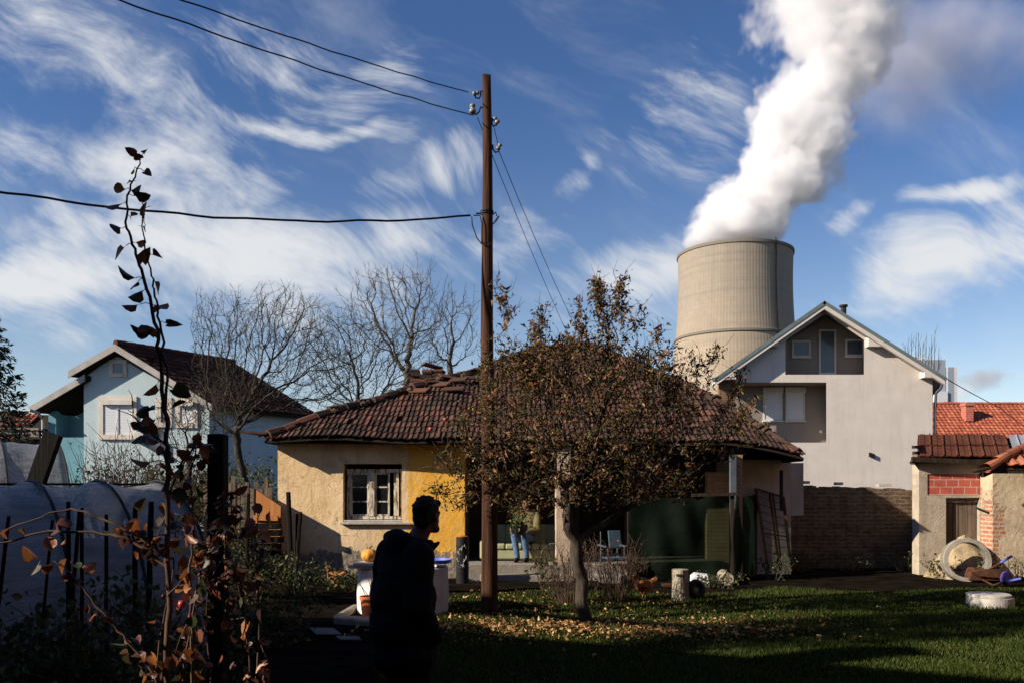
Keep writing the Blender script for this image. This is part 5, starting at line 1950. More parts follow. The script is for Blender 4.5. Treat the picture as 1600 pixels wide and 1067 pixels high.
att = np.vstack([EA(920, 665, 165, 100, .95, 125), EA(790, 680, 105, 90, .5), EA(725, 720, 52, 50, .26), EA(722, 765, 50, 34, .24), EA(800, 770, 60, 34, .2), EA(1040, 668, 80, 78, .34), EA(1110, 690, 45, 45, .06), EA(1000, 740, 110, 50, .3),
                 EA(900, 580, 130, 60, .36), EA(800, 590, 65, 55, .18), EA(1020, 590, 70, 50, .18), EA(850, 765, 70, 35, .16)])
tr0 = [P(918, 972, AD), P(908, 938, AD), P(910, 905, AD + .05), P(901, 876, AD), P(900, 850, AD)]
pts = []
tr0[0].z = -.03
path = []
for a_, b_ in zip(tr0[:-1], tr0[1:]):
    for k in range(3):
        path.append(a_.lerp(b_, k / 3))
path.append(tr0[-1])
for i, p in enumerate(path):
    pts.append((np.array(p), i - 1))
fork = len(pts) - 1
for limb in ([P(900, 850, AD), P(890, 825, AD - .05), P(886, 795, AD - .1), P(880, 760, AD - .1), P(868, 735, AD - .2)],
             [P(900, 850, AD), P(922, 828, AD + .1), P(950, 815, AD + .2), P(985, 790, AD + .25), P(1010, 760, AD + .3)],
             [P(886, 795, AD - .1), P(862, 780, AD + .2), P(830, 765, AD + .4), P(790, 755, AD + .5)],
             [P(880, 760, AD - .1), P(905, 735, AD + .3), P(930, 705, AD + .5)]):
    j = min(range(len(pts)), key=lambda i: np.linalg.norm(pts[i][0] - np.array(limb[0])))
    for a_, b_ in zip(limb[:-1], limb[1:]):
        for k in range(1, 4):
            pts.append((np.array(a_.lerp(b_, k / 3)) + rng.normal(size=3) * .01, j)); j = len(pts) - 1
pos, par = colonize(att, pts, .115, .8, .19, 120, rng, .05, .25, 7500)
# water shoots standing up out of the crown
sh_tops = [(785, 462), (792, 520), (838, 500), (850, 478), (845, 530), (905, 470), (930, 440), (935, 450), (968, 452), (945, 500), (975, 480), (1000, 482), (1003, 545), (1030, 520), (1045, 560), (1090, 570), (1118, 545), (1150, 600), (1165, 640), (1180, 690), (818, 545), (870, 540), (960, 540), (760, 560), (1060, 590), (890, 520), (915, 515)]
pos = list(pos); par = list(par)
P0 = np.array(pos)
for (px, py) in sh_tops:
    D_ = AD + rng.uniform(-.5, .5)
    tpt = np.array(P(px, py, D_))
    low = tpt + np.array([rng.uniform(-.15, .15) + (.10 if px < 800 else -.1 if px > 1050 else 0), 0, -rng.uniform(.75, 1.05)])
    j = int(np.argmin(np.linalg.norm(P0 - low, axis=1)))
    st = P0[j]
    nn = max(4, int(np.linalg.norm(tpt - st) / .1))
    for k in range(1, nn + 1):
        f_ = k / nn
        q = st * (1 - f_) + tpt * f_ + np.array([.07 * math.sin(PI * f_) * rng.uniform(-1, 1), .05 * math.sin(PI * f_), 0]) + rng.normal(size=3) * .012
        pos.append(q); par.append(j if k == 1 else len(pos) - 2)
        if k > 2 and rng.random() < .45:
            d_ = rng.normal(size=3) * .5; d_[2] = abs(d_[2]) + .6
            d_ /= np.linalg.norm(d_)
            pr_ = len(pos) - 1
            for z in (1, 2):
                pos.append(q + d_ * .09 * z); par.append(pr_ if z == 1 else len(pos) - 2)
            # keep the shoot itself as the last node
            pos.append(q + np.array([0, 0, .004])); par.append(pr_)
pos = np.array(pos)
mbA, rA = tree_mesh(pos, par, .0034, 2.35, .085, 6500, .26, rng)
mbA.build('trunk', M['bark_apple'], at_, smooth=True)
thin = np.where(rA < .0075)[0]
nl = 14500
sel = rng.choice(thin, nl)
clump = .5 + .5 * np.sin(pos[thin][:, 0] * 5.1 + 1) * np.sin(pos[thin][:, 2] * 6.3) * np.cos(pos[thin][:, 1] * 5.7) + rng.random(len(thin)) * .25
sel = rng.choice(thin, nl, p=clump ** 1.6 / (clump ** 1.6).sum())
cen = pos[sel] + rng.normal(size=(nl, 3)) * .05
sel2 = np.array([i for i in range(len(pos)) if pos[i][2] > Z(552, AD)])
k2 = 800
c2 = pos[rng.choice(sel2, k2)] + rng.normal(size=(k2, 3)) * .03
V, fs = leaf_array(np.vstack([cen, c2]), np.clip(rng.lognormal(-2.95, .33, nl + k2), .024, .10), rng, LEAF4 * np.array([.72, 1.05, 1]), LEAF4F, .45, curl=.6)
mesh_np('foliage', V, fs, M['apple_leaf'], at_)
for (px, py) in ((673, 670), (696, 655)):
    c_ = P(px, py, AD - .2); mb = MB(); mb.lathe(c_, [(.002, -.028), (.022, -.024), (.032, 0), (.024, .024), (.004, .022)], 12)
    mb.build('apple', M['apple_skin'], at_, smooth=True)

# ----------------------------------------------------------------------------------------------
# young pear tree close to the camera
# ----------------------------------------------------------------------------------------------
SD = 3.0
rng = np.random.default_rng(8)
pb = Vector((X(262, SD), SD, 0))
pt_ = thing('young_pear_tree', 'slender young pear tree with dark curled leaves rising close in front on the left', 'tree', pb)


def chain(pp, D0, D1=None, wob=.004):
    D1 = D1 or D0
    out = []
    n = len(pp)
    for i, (a, b) in enumerate(pp):
        out.append(P(a, b, D0 + (D1 - D0) * i / (n - 1)))
    # smooth subdivision
    res = []
    for i in range(n - 1):
        p0, p1, p2, p3 = out[max(i - 1, 0)], out[i], out[i + 1], out[min(i + 2, n - 1)]
        for k in range(5):
            t_ = k / 5
            res.append(.5 * ((2 * p1) + (p2 - p0) * t_ + (2 * p0 - 5 * p1 + 4 * p2 - p3) * t_ ** 2 + (3 * p1 - p0 - 3 * p2 + p3) * t_ ** 3) + Vector(rng.normal(size=3) * wob))
    res.append(out[-1])
    return res


mb = MB()
trunk = [pb + Vector((0, 0, -.05)), pb + Vector((.01, 0, .5))] + chain([(264, 1010), (262, 900), (263, 760), (262, 700), (256, 640), (249, 560), (240, 490), (222, 425), (206, 380), (197, 340), (203, 300), (214, 262), (222, 243)], SD)
n = len(trunk)
mb.tube(trunk, [.012 - (.012 - .0020) * (i / (n - 1)) ** .8 for i in range(n)], 8)
st2 = chain([(263, 760), (260, 690), (262, 610), (254, 520), (243, 470), (238, 430), (228, 390), (223, 350), (226, 312)], SD, SD - .05)
mb.tube(st2, [.006 - .0045 * i / len(st2) for i in range(len(st2))], 6)
brs = [([(263, 885), (213, 847), (160, 833), (76, 831), (0, 848), (-60, 870)], .007), ([(258, 872), (225, 843), (190, 824), (140, 803), (100, 796), (40, 815), (-10, 836)], .006),
       ([(250, 1080), (232, 1040), (198, 999), (168, 965), (141, 935), (110, 896), (84, 876)], .006), ([(263, 780), (280, 730), (300, 700), (312, 680)], .004),
       ([(263, 700), (240, 680), (215, 655), (200, 640)], .0035), ([(300, 1000), (298, 900), (302, 820), (298, 740), (306, 690)], .005), ([(240, 1067), (255, 980), (270, 900), (272, 830), (258, 790)], .004),
       ([(285, 1067), (300, 960), (318, 880), (345, 830), (358, 800)], .004), ([(395, 1080), (385, 980), (372, 900), (352, 860), (362, 800), (360, 770)], .004), ([(330, 1067), (322, 960), (330, 900), (318, 850)], .003),
       ([(262, 930), (290, 900), (320, 860), (342, 842)], .003), ([(400, 1067), (405, 950), (398, 860), (402, 800)], .004)]
allp = []
for pp, r in brs:
    ch_ = chain(pp, SD + rng.uniform(-.15, .15) * (0 if pp[0][0] < 264 and pp[0][1] < 900 else 1), None, .003)
    if pp[0][1] > 1050 or pp[0][1] == 1000:
        ch_ = [Vector((ch_[0].x * .98, ch_[0].y, 0))] + ch_
    mb.tube(ch_, [r - (r * .65) * i / len(ch_) for i in range(len(ch_))], 6)
    allp += ch_[2:]
    if pp[0][0] > 230 and pp[-1][0] > 190:
        for _ in range(5):
            q = random.choice(ch_[3:]); d_ = Vector(rng.normal(size=3)); d_.normalize()
            q2 = q + d_ * random.uniform(.05, .14)
            mb.tube([q, (q + q2) / 2 + Vector(rng.normal(size=3) * .008), q2], [.0022, .0018, .001], 4)
            allp.append(q2)
mb.build('trunk', M['twig_red'], pt_, smooth=True)
hand = [(210, 238), (230, 240), (222, 250), (205, 262), (195, 277), (238, 272), (190, 293), (205, 297), (218, 307), (187, 318), (225, 327), (210, 340), (183, 357), (229, 345), (234, 360), (185, 386), (215, 376), (224, 410), (243, 400), (195, 433), (205, 445), (221, 455), (243, 443), (197, 476), (238, 476), (226, 520), (241, 525), (232, 515), (268, 507), (222, 522), (255, 548), (232, 555), (240, 600), (268, 608), (271, 635), (212, 640), (222, 655), (234, 640), (218, 668), (200, 690), (205, 720), (238, 690), (252, 760)]
tr_pts = [q for q in trunk + st2]
cen, axs, szs = [], [], []
mbst = MB()
for (px, py) in hand:
    tgt = P(px, py, SD)
    q = min(tr_pts, key=lambda v: (v - tgt).length + (.0 if v.z < tgt.z + .02 else .03))
    out = (tgt - q); out.y = rng.normal() * .03
    st_ = q.lerp(tgt, .45)
    mbst.tube([q, (q + st_) / 2 + Vector((0, 0, .006)), st_], .0014, 4)
    cen.append(st_); d_ = out.normalized() + Vector((0, 0, -.15)); axs.append(tuple(d_ * 2.4)); szs.append(rng.uniform(.054, .074) * (.7 if py < 280 else 1))
for k in range(430):
    q = random.choice(allp)
    if q.z > Z(690, SD) or X(200, SD) > q.x:
        if random.random() < .8:
            continue
    cen.append(q + Vector(rng.normal(size=3) * .02)); axs.append(tuple(rng.normal(size=3) + np.array([0, 0, -.8]))); szs.append(rng.uniform(.026, .062))
for (px, py) in ((82, 862), (104, 872), (132, 890), (60, 872), (205, 1003), (183, 842), (88, 826), (215, 800)):
    cen.append(P(px, py, SD)); axs.append(tuple(rng.normal(size=3) + np.array([0, 0, .6]))); szs.append(.06)
V, fs = leaf_array(np.array([tuple(c_) for c_ in cen]), np.array(szs), rng, LEAF8, LEAF8F, 0, axis=np.array(axs) * 1.3, curl=.32)
mesh_np('foliage', V, fs, M['pear_leaf'], pt_, smooth=True)
mbst.build('leaf_stalk', M['twig_red'], pt_)
for (px, py) in ((295, 920), (300, 962), (284, 943)):
    mb = MB(); mb.lathe(P(px, py, SD), [(.002, -.014), (.010, -.012), (.014, 0), (.010, .012), (.002, .011)], 12)
    mb.build('rosehip', M['apple_skin'], pt_, smooth=True)
# ----------------------------------------------------------------------------------------------
# stakes and posts
# ----------------------------------------------------------------------------------------------


def stake(px, py, D_, wpx, lean, label, name='wooden_stake', m_='stake', group='dark stakes in the garden', lean_y=0.0, foot=None):
    s_ = D_ / F
    top = P(px, py, D_)
    base = Vector((top.x - lean * top.z, D_ - lean_y, -.05))
    mb = MB()
    r = wpx * s_ / 2
    n = 10
    k0 = 7
    pts = [base.lerp(top, i / n) + Vector((random.uniform(-.1, .1) * r, random.uniform(-.1, .1) * r, 0)) for i in range(n + 1)]
    mb.tube(pts, [r * random.uniform(.92, 1.05) for _ in range(n)] + [r * .86], k0, wob=.05)
    return tag(mb.build(name, M[m_], org=(base.x, base.y, 0)), label, 'stake', group)


def square_post(px, py, D_, w, d, lean, label, name='wooden_post', m_='stake'):
    top = P(px, py, D_)
    base = Vector((top.x - lean * top.z, D_, -.05))
    mb = MB(); mb.bar(base, top, w, d, up=(0, 1, 0)); mb.v = [(a + random.uniform(-.003, .003), b, c) for a, b, c in mb.v]
    return tag(mb.build(name, M[m_], org=(base.x, base.y, 0), bevel=.006), label, 'post')


square_post(340, 678, 4.0, .078, .078, .0, 'thick square dark post in the foreground right of the young pear tree')
square_post(84, 677, 12.6, .24, .12, .36, 'broad leaning dark post rising between the two greenhouses')
stake(107, 783, 6.7, 7, 0, 'straight dark stake left of the crossed pair by the near greenhouse')
stake(124, 797, 6.65, 6, .08, 'leaning dark stake crossing its neighbour by the near greenhouse')
stake(128, 793, 6.75, 6, .0, 'upright dark stake of the crossed pair by the near greenhouse')
stake(166, 803, 6.9, 6, 0, 'lone slim dark stake in front of the middle greenhouse hoop')
stake(211, 790, 7.1, 8, 0, 'dark stake left of the thickest one at the right end of the near greenhouse')
stake(236, 783, 7.25, 9, .02, 'thickest dark stake at the right end of the near greenhouse')
stake(14, 806, 6.3, 6, .12, 'leaning dark stake at the far left edge by the near greenhouse')
stake(82, 812, 6.6, 5, .10, 'thin short leaning dark stake by the left part of the near greenhouse')
stake(451, 768, 15.0, 8, -.03, 'tallest black stake with a stub at its top before the cream wall')
stake(464, 802, 15.1, 6, .02, 'shorter black stake next to the tall one before the cream wall')
stake(470, 799, 14.9, 6, .08, 'short leaning black stake nearest the cottage window')
stake(388, 770, 14.2, 6, .02, 'slim dark stake standing left of the leaning orange door panel', m_='stake')

# plank fence, leaning panel
fb = thing('plank_fence', 'low dark plank fence between the greenhouse and the cottage corner', 'fence', (X(360, 18.2), 18.2, 0))
mb = MB()
for i in range(15):
    px = 322 + i * 7.2
    mb.bar((X(px, 18.2), 18.2, 0), (X(px + random.uniform(-1.5, 1.5), 18.2), 18.2 + random.uniform(-.02, .02), Z(752 + random.uniform(-10, 12), 18.2)), .085, .025, up=(0, 1, 0))
mb.build('planks', M['wood_grey'], fb)
mb = MB(); mb.bar((X(318, 18.2), 18.25, .6), (X(428, 18.2), 18.25, .6), .05, .08); mb.build('rail', M['wood_dark'], fb)
lp = thing('door_panel', 'old orange wooden door panel leaning by the left corner of the cottage', 'panel', (-4.75, 16.45, 0))
a_, b_ = Vector((-5.02, 16.62, 0)), Vector((-4.46, 16.33, 0))
mb = MB(); up1 = Vector((.02, .06, 1.74)); up2 = Vector((.02, .06, 1.42))
mb.prism([a_, b_, b_ + up2, a_ + up1], (.02, .035, 0)); mb.build('board', M['wood_orange'], lp)
mb = MB()
for z in (.25, 1.2):
    mb.bar(a_ + Vector((-.005, -.022, z)), b_ + Vector((-.005, -.022, z)), .10, .03, up=(0, 1, 0))
mb.build('batten', M['wood_orange'], lp)

ps = thing('plank_stack', 'stack of old dark boards in front of the orange door panel', 'boards', (X(412, 15.7), 15.7, 0))
for k_ in range(9):
    mb = MB(); z_ = .02 + k_ * .125
    mb.obox(Vector((X(412, 15.7) + .03 * math.sin(k_ * 2.3), 15.7 + .02 * math.cos(k_ * 1.7), z_ + .055)), (.62 + .05 * math.sin(k_ * 3.1), .34, .10), rotz(.12 * math.sin(k_ * 1.9)))
    mb.build('board', M['stake'], ps)
# ----------------------------------------------------------------------------------------------
# people
# ----------------------------------------------------------------------------------------------


class Frame:
    def __init__(s, o, ang):
        s.o = V3(o)
        s.f = Vector((math.sin(ang), math.cos(ang), 0))
        s.r = Vector((math.cos(ang), -math.sin(ang), 0))
        s.R = Matrix((s.r, s.f, Vector((0, 0, 1)))).transposed()

    def __call__(s, a, b, c): return s.o + s.r * a + s.f * b + Vector((0, 0, c))


def hand_prims(w, d, side, s=1.0):
    """palm, four unequal bent fingers, thumb from the side of the palm; d fingers direction, side = thumb side"""
    w, d, side = V3(w), V3(d).normalized(), V3(side).normalized()
    n = d.cross(side).normalized()
    pc = w + d * .045 * s
    pr = [('cap', w, w + d * .03 * s, .024 * s, .030 * s)]
    for k in range(4):
        o_ = side * (.027 - .018 * k) * s
        pr.append(('cap', w + d * .03 * s + o_ * .8, w + d * .085 * s + o_, .013 * s, .0115 * s))
        L = (.072, .080, .074, .058)[k] * s
        a_ = w + d * .088 * s + o_
        b_ = a_ + d * L * .45 + n * .012 * s
        c_ = b_ + d * L * .42 + n * .026 * s
        pr += [('cap', a_, b_, .0095 * s, .0085 * s), ('cap', b_, c_, .0085 * s, .007 * s)]
    a_ = w + d * .025 * s + side * .026 * s
    b_ = a_ + (d * .7 + side * .55).normalized() * .04 * s + n * .01 * s
    pr += [('cap', a_, b_, .012 * s, .0105 * s), ('cap', b_, b_ + (d * .9 + side * .15).normalized() * .032 * s + n * .012 * s, .0105 * s, .008 * s)]
    return pr


def head_prims(c, fr, s=1.0):
    """c = centre of the head at eye height; fr turns the head"""
    q = lambda a, b, z: V3(c) + (fr.r * a + fr.f * b + Vector((0, 0, z))) * s
    R = fr.R
    e = lambda a, b, z, x, y, w: ('ell', q(a, b, z), (x * s, y * s, w * s), R)
    return [e(0, -.012, .030, .076, .096, .090), e(0, .030, -.030, .060, .066, .080), ('cap', q(-.03, .055, -.085), q(.03, .055, -.085), .028 * s, .028 * s),
            ('cap', q(0, .086, .005), q(0, .108, -.036), .010 * s, .015 * s), ('cap', q(-.04, .075, .022), q(.04, .075, .022), .014 * s, .014 * s),
            e(-.078, -.005, -.012, .010, .020, .034), e(.078, -.005, -.012, .010, .020, .034),
            ('cap', q(-.02, .086, -.064), q(.02, .086, -.064), .010 * s, .010 * s), e(-.032, .078, .0, .014, .012, .010), e(.032, .078, .0, .014, .012, .010)]


mo = Vector((X(634, 5.0), 5.0, 0))
fr = Frame(mo, math.radians(56))
fh = Frame(mo, math.radians(30))
man = thing('person', 'man in a black hooded jacket standing with his back turned in the foreground', 'person', mo)
hc = Vector((X(666.5, 5.0), 5.03, Z(806, 5.0)))
body = [('cap', fr(0, 0, .93), fr(0, 0, 1.10), .13, .12), ('cap', fr(0, 0, 1.10), fr(0, .0, 1.33), .12, .14), ('cap', fr(-.13, 0, 1.40), fr(.13, 0, 1.40), .07, .07),
        ('cap', fr(0, .01, 1.38), hc + Vector((-.02, 0, -.06)), .062, .055)]
for sgn in (-1, 1):
    sh_, el, wr = fr(sgn * .185, 0, 1.41), fr(sgn * .222, -.04, 1.12), fr(sgn * .15, .085, .97)
    body += [('cap', sh_, el, .052, .042), ('cap', el, wr, .042, .028)]
    body += hand_prims(wr + Vector((0, 0, -.02)), fr.f * -.05 - fr.r * sgn * .35 + Vector((0, 0, -1)), fr.f, 1.0)
    kn, an = fr(sgn * .10, .03, .50), fr(sgn * .11, -.03 + .05 * sgn, .09)
    body += [('cap', fr(sgn * .095, 0, .90), kn, .088, .058), ('cap', kn, an, .056, .036), ('cap', an + Vector((0, 0, -.03)), an + fr.f * .17 + Vector((0, 0, -.05)), .036, .030)]
body += head_prims(hc, fh, .90)
blob('body', body, M['skin'], man, voxel=.0065, smooth=2)
ja = []
for (c_, rx, ry, rz) in (((0, -.01, .82), .225, .185, .15), ((0, -.02, .98), .235, .195, .2), ((0, -.015, 1.15), .228, .185, .2), ((0, .0, 1.31), .215, .16, .17), ((0, .01, 1.42), .19, .11, .10)):
    ja.append(('ell', fr(*c_), (rx, ry, rz), fr.R))
for sgn in (-1, 1):
    ja += [('cap', fr(sgn * .180, -.01, 1.405), fr(sgn * .225, -.04, 1.12), .092, .082), ('cap', fr(sgn * .225, -.04, 1.12), fr(sgn * .16, .085, .95), .082, .068)]
# hood lying on the back, standing collar open at the throat
ja += [('ell', fr(0, -.055, 1.500), (.125, .055, .055), fr.R), ('ell', fr(0, -.075, 1.44), (.12, .055, .09), fr.R),
       ('cap', fr(-.10, -.05, 1.50), fr(.10, -.05, 1.50), .045, .045), ('cap', fr(.10, -.04, 1.485), fr(.06, .135, 1.475), .030, .016), ('cap', fr(-.10, -.04, 1.485), fr(-.05, .135, 1.475), .030, .016), ('cap', fr(.055, .10, 1.42), fr(.05, .195, 1.470), .036, .010), ('cap', fr(-.05, .09, 1.42), fr(-.045, .185, 1.470), .036, .010)]
jk_ = blob('jacket', ja, M['black_cloth'], man, voxel=.009, smooth=3)
for v_ in jk_.data.vertices:
    c_ = v_.co
    k_ = math.sin(c_.z * 38 + 6 * c_.x + 3 * math.sin(c_.y * 14)) * .5 + math.sin(c_.z * 21 - 17 * c_.x + 9 * c_.y) * .5
    v_.co = c_ + v_.normal * (.006 * k_ * (1 if c_.z < 1.4 else .4))
tr = [('ell', fr(0, 0, .90), (.175, .135, .13), fr.R)]
for sgn in (-1, 1):
    kn, an = fr(sgn * .10, .03, .50), fr(sgn * .11, -.03 + .05 * sgn, .11)
    tr += [('cap', fr(sgn * .095, 0, .86), kn, .105, .078), ('cap', kn, an, .076, .062)]
blob('trousers', tr, M['trousers'], man, voxel=.009, smooth=2)
for sgn in (-1, 1):
    an = fr(sgn * .11, -.03 + .05 * sgn, .05)
    blob('shoe', [('cap', an - fr.f * .05, an + fr.f * .19, .05, .042), ('cap', an, an + Vector((0, 0, .06)), .05, .05)], M['shoe'], man, voxel=.009, smooth=2)
q = lambda a, b, z: hc + fh.r * a + fh.f * b + Vector((0, 0, z))
hr = [('ell', q(0, -.016, .036), (.074, .090, .084), fh.R), ('ell', q(0, -.052, -.008), (.062, .046, .066), fh.R), ('cap', q(-.032, .05, .074), q(.036, .052, .074), .024, .024), ('cap', q(.0, .058, .080), q(.042, .056, .074), .017, .015)]
for k in range(70):
    a, e_ = random.uniform(0, 2 * PI), random.uniform(.1, 1.4)
    d_ = Vector((math.cos(a) * math.cos(e_) * .074, math.sin(a) * math.cos(e_) * .089, math.sin(e_) * .083))
    p = hc + fh.R @ (d_ + Vector((0, -.016, .036)))
    hr.append(('cap', p, p + (fh.R @ d_).normalized() * .004 + Vector((0, 0, .002)), .008, .005))
blob('hair', hr, M['hair'], man, voxel=.006, smooth=1)

# person sitting on the porch sofa
so_ = Vector((X(822, 17.1), 17.1, .33))
fs_ = Frame(so_, math.radians(180 + 14))
sp_ = thing('person', 'person in blue jeans and olive padded jacket sitting on the pale porch sofa', 'person', so_)
hips, chest = fs_(0, -.05, .44), fs_(-.03, -.12, .80)
hd = fs_(.02, -.08, 1.12)
bd = [('cap', hips, chest, .13, .14), ('cap', chest + fs_.r * -.12 + Vector((0, 0, .1)), chest + fs_.r * .12 + Vector((0, 0, .1)), .06, .06), ('cap', chest + Vector((0, 0, .1)), hd + Vector((0, 0, -.05)), .055, .05)]
jj, jk, shp = [('ell', fs_(0, -.04, .43), (.18, .15, .12), fs_.R)], [], []
for c_, rr_ in (((0, -.06, .52), (.20, .17, .13)), ((-.01, -.09, .66), (.205, .17, .13)), ((-.02, -.11, .79), (.21, .165, .13)), ((-.03, -.12, .90), (.18, .12, .08))):
    jk.append(('ell', fs_(*c_), rr_, fs_.R))
for sgn, kn_, an_ in ((-1, (-.06, .40, .50), (-.10, .38, .10)), (1, (.15, .38, .50), (.08, .42, .10))):
    hp = fs_(sgn * .10, 0, .44)
    kn, an = fs_(*kn_), fs_(*an_)
    bd += [('cap', hp, kn, .075, .055), ('cap', kn, an, .052, .036), ('cap', an + Vector((0, 0, -.04)), an + fs_.f * .14 + Vector((0, 0, -.06)), .034, .028)]
    jj += [('cap', hp, kn, .095, .072), ('cap', kn, an, .070, .055)]
    shp.append([('cap', an + fs_.f * -.04 + Vector((0, 0, -.05)), an + fs_.f * .17 + Vector((0, 0, -.06)), .046, .038), ('cap', an + Vector((0, 0, -.05)), an, .046, .046)])
    sh_, el, wr = chest + fs_.r * sgn * .17 + Vector((0, 0, .09)), fs_(sgn * .25, .08, .62), fs_(sgn * .06 + .03, .26, .58)
    bd += [('cap', sh_, el, .048, .040), ('cap', el, wr, .040, .026)] + hand_prims(wr, fs_.f * .8 + fs_.r * -sgn * .5 + Vector((0, 0, -.3)), Vector((0, 0, 1)), .95)
    jk += [('cap', sh_, el, .080, .070), ('cap', el, el.lerp(wr, .85), .068, .050)]
bd += head_prims(hd, fs_, .98)
blob('body', bd, M['skin'], sp_, voxel=.0075, smooth=2)
blob('jeans', jj, M['jeans'], sp_, voxel=.010, smooth=2)
blob('jacket', jk, M['olive'], sp_, voxel=.010, smooth=2)
for s2 in shp:
    blob('shoe', s2, M['shoe'], sp_, voxel=.009, smooth=2)
blob('hair', [('ell', hd + fs_.f * -.025 + Vector((0, 0, .035)), (.086, .095, .09), fs_.R), ('ell', hd + fs_.f * -.06 + Vector((0, 0, -.06)), (.075, .05, .10), fs_.R)], M['hair'], sp_, voxel=.008, smooth=1)

# ----------------------------------------------------------------------------------------------
# porch things
# ----------------------------------------------------------------------------------------------
sx0, sx1 = X(749, 17.1), X(884, 17.1)
sf = thing('sofa', 'long pale cream green padded sofa on the cottage porch', 'sofa', ((sx0 + sx1) / 2, 17.4, .33))
mb = MB(); mb.box((sx0 + .02, 16.92, .36), (sx1, 17.8, .56)); mb.build('base', M['sofa'], sf, bevel=.03)
mb = MB()
nc = 9
w_ = (sx1 - .02 - sx0 - .18) / nc
for i in range(nc):
    a = sx0 + .18 + i * w_
    mb.box((a + .003, 16.89, .562), (a + w_ - .003, 17.58, .66 + .01 * (i % 2)))
mb.build('seat', M['sofa'], sf, bevel=.03)
mb = MB()
for i in range(nc):
    a = sx0 + .18 + i * w_
    mb.add([(a, 17.58, .60), (a + w_, 17.58, .60), (a + w_, 17.68, 1.02), (a, 17.68, 1.02), (a, 17.86, 1.02), (a + w_, 17.86, 1.02), (a + w_, 17.84, .60), (a, 17.84, .60)], [(0, 1, 2, 3), (3, 2, 5, 4), (5, 6, 7, 4), (0, 3, 4, 7), (1, 6, 5, 2), (0, 7, 6, 1)])
mb.build('backrest', M['sofa'], sf, bevel=.02)
mb = MB(); mb.box((sx0, 16.90, .36), (sx0 + .16, 17.82, .74)); mb.build('armrest', M['sofa'], sf, bevel=.05)
mb = MB(); mb.box((sx1 - .02, 16.90, .36), (sx1 + .14, 17.82, .74)); mb.build('armrest', M['sofa'], sf, bevel=.05)

hp_ = P(811, 824, 16.5)
hg = thing('hanging_pot', 'black hanging flower pot with trailing plant in front of the sitting person', 'flower pot', hp_)
mb = MB(); mb.lathe(hp_, [(.03, -.15), (.10, -.13), (.155, -.05), (.17, .03), (.178, .035), (.165, .036), (.15, .0)], 22, True); mb.build('pot', M['black_plastic'], hg, smooth=True)
mb = MB()
hook = Vector((hp_.x + .05, 16.52, 2.46))
for k in range(3):
    a = k * 2.1 + .4
    mb.tube([hp_ + Vector((.165 * math.cos(a), .165 * math.sin(a), .03)), Vector((hp_.x + .02, hp_.y - .1, 1.62))], .006, 5)
mb.tube([Vector((hp_.x + .02, hp_.y - .1, 1.62)), hook], .006, 5)
mb.build('hanger', M['wire'], hg)
cen = np.array(hp_)[None] + RNG.normal(size=(150, 3)) * np.array([.11, .10, .13]) + np.array([0, 0, .17])
V, fs = leaf_array(cen, RNG.uniform(.04, .09, 150), RNG, LEAF8, LEAF8F, .2, curl=.4)
mesh_np('leaves', V, fs, M['shrub_leaf'], hg)

c = Vector((X(722.5, 15.6), 15.6, 0))
bp2 = thing('stove_pipe', 'black sheet metal pipe with orange top standing by the ochre wall', 'pipe', c)
mb = MB(); mb.lathe(c, [(.115, 0), (.117, .3), (.122, .31), (.122, .34), (.116, .35), (.116, .70), (.122, .71), (.122, .74), (.116, .75), (.115, Z(838, 15.6)), (.10, Z(838, 15.6)), (.10, .6)], 26, wob=.01); mb.build('tube', M['black_plastic'], bp2, smooth=False)
mb = MB(); mb.lathe(c, [(.001, Z(841, 15.6)), (.098, Z(841, 15.6)), (.098, Z(838, 15.6) + .012), (.001, Z(838, 15.6) + .012)], 22); mb.build('lid', M['terracotta'], bp2)
mb = MB()
for k in range(9):
    z = random.uniform(.15, .8); a = random.uniform(-2.6, -.6)
    pts = [c + Vector((.120 * math.cos(a + i * .09), .120 * math.sin(a + i * .09), z + i * random.uniform(-.012, .02))) for i in range(6)]
    mb.tube(pts, .0035, 4)
mb.build('scraped_tape', M['white_plastic'], bp2)
mb = MB(); c2 = P(739, 906, 15.75); c2.z = .035
mb.add([c2 + Vector((random.uniform(-.02, .02) + a * .13, b * .1, d * (.02 + .05 * (a < 0)))) for a, b, d in ((-1, -1, -1), (1, -1, -1), (1, 1, -1), (-1, 1, -1), (-.7, -.8, 1), (1, -.7, .5), (.8, .8, .6), (-.9, .7, 1.4))], [(0, 3, 2, 1), (4, 5, 6, 7), (0, 1, 5, 4), (1, 2, 6, 5), (2, 3, 7, 6), (3, 0, 4, 7)])
tag(mb.build('stone_block', M['concrete_pale'], org=c2), 'broken white block on the ground between black pipe and wooden pole', 'block')

# folding chair
cb_ = Vector((X(957, 16.1), 16.1, 0))
ch = thing('folding_chair', 'folding chair with blue seat and white tube frame behind the tree', 'chair', cb_)
mb = MB(); mb.obox(cb_ + Vector((.06, .15, .80)), (.26, .03, .34), rotz(.3) @ Matrix.Rotation(-.2, 3, 'X')); mb.build('backrest', M['chair_blue'], ch, bevel=.02)
mb = MB(); mb.obox(cb_ + Vector((.04, 0, .46)), (.38, .36, .03), rotz(.3)); mb.build('seat', M['chair_blue'], ch, bevel=.012)
for a, b in ((-.17, -.16), (.17, -.16), (-.17, .16), (.17, .16)):
    o_ = cb_ + rotz(.3) @ Vector((a, b, 0))
    mb = MB(); mb.tube([o_ + Vector((0, -b * .6, 0)), o_ + Vector((0, 0, .45)), o_ + Vector((0, b * .25 if b > 0 else 0, .95 if b > 0 else .68))], .011, 7)
    mb.build('leg', M['blue_grey'], ch)
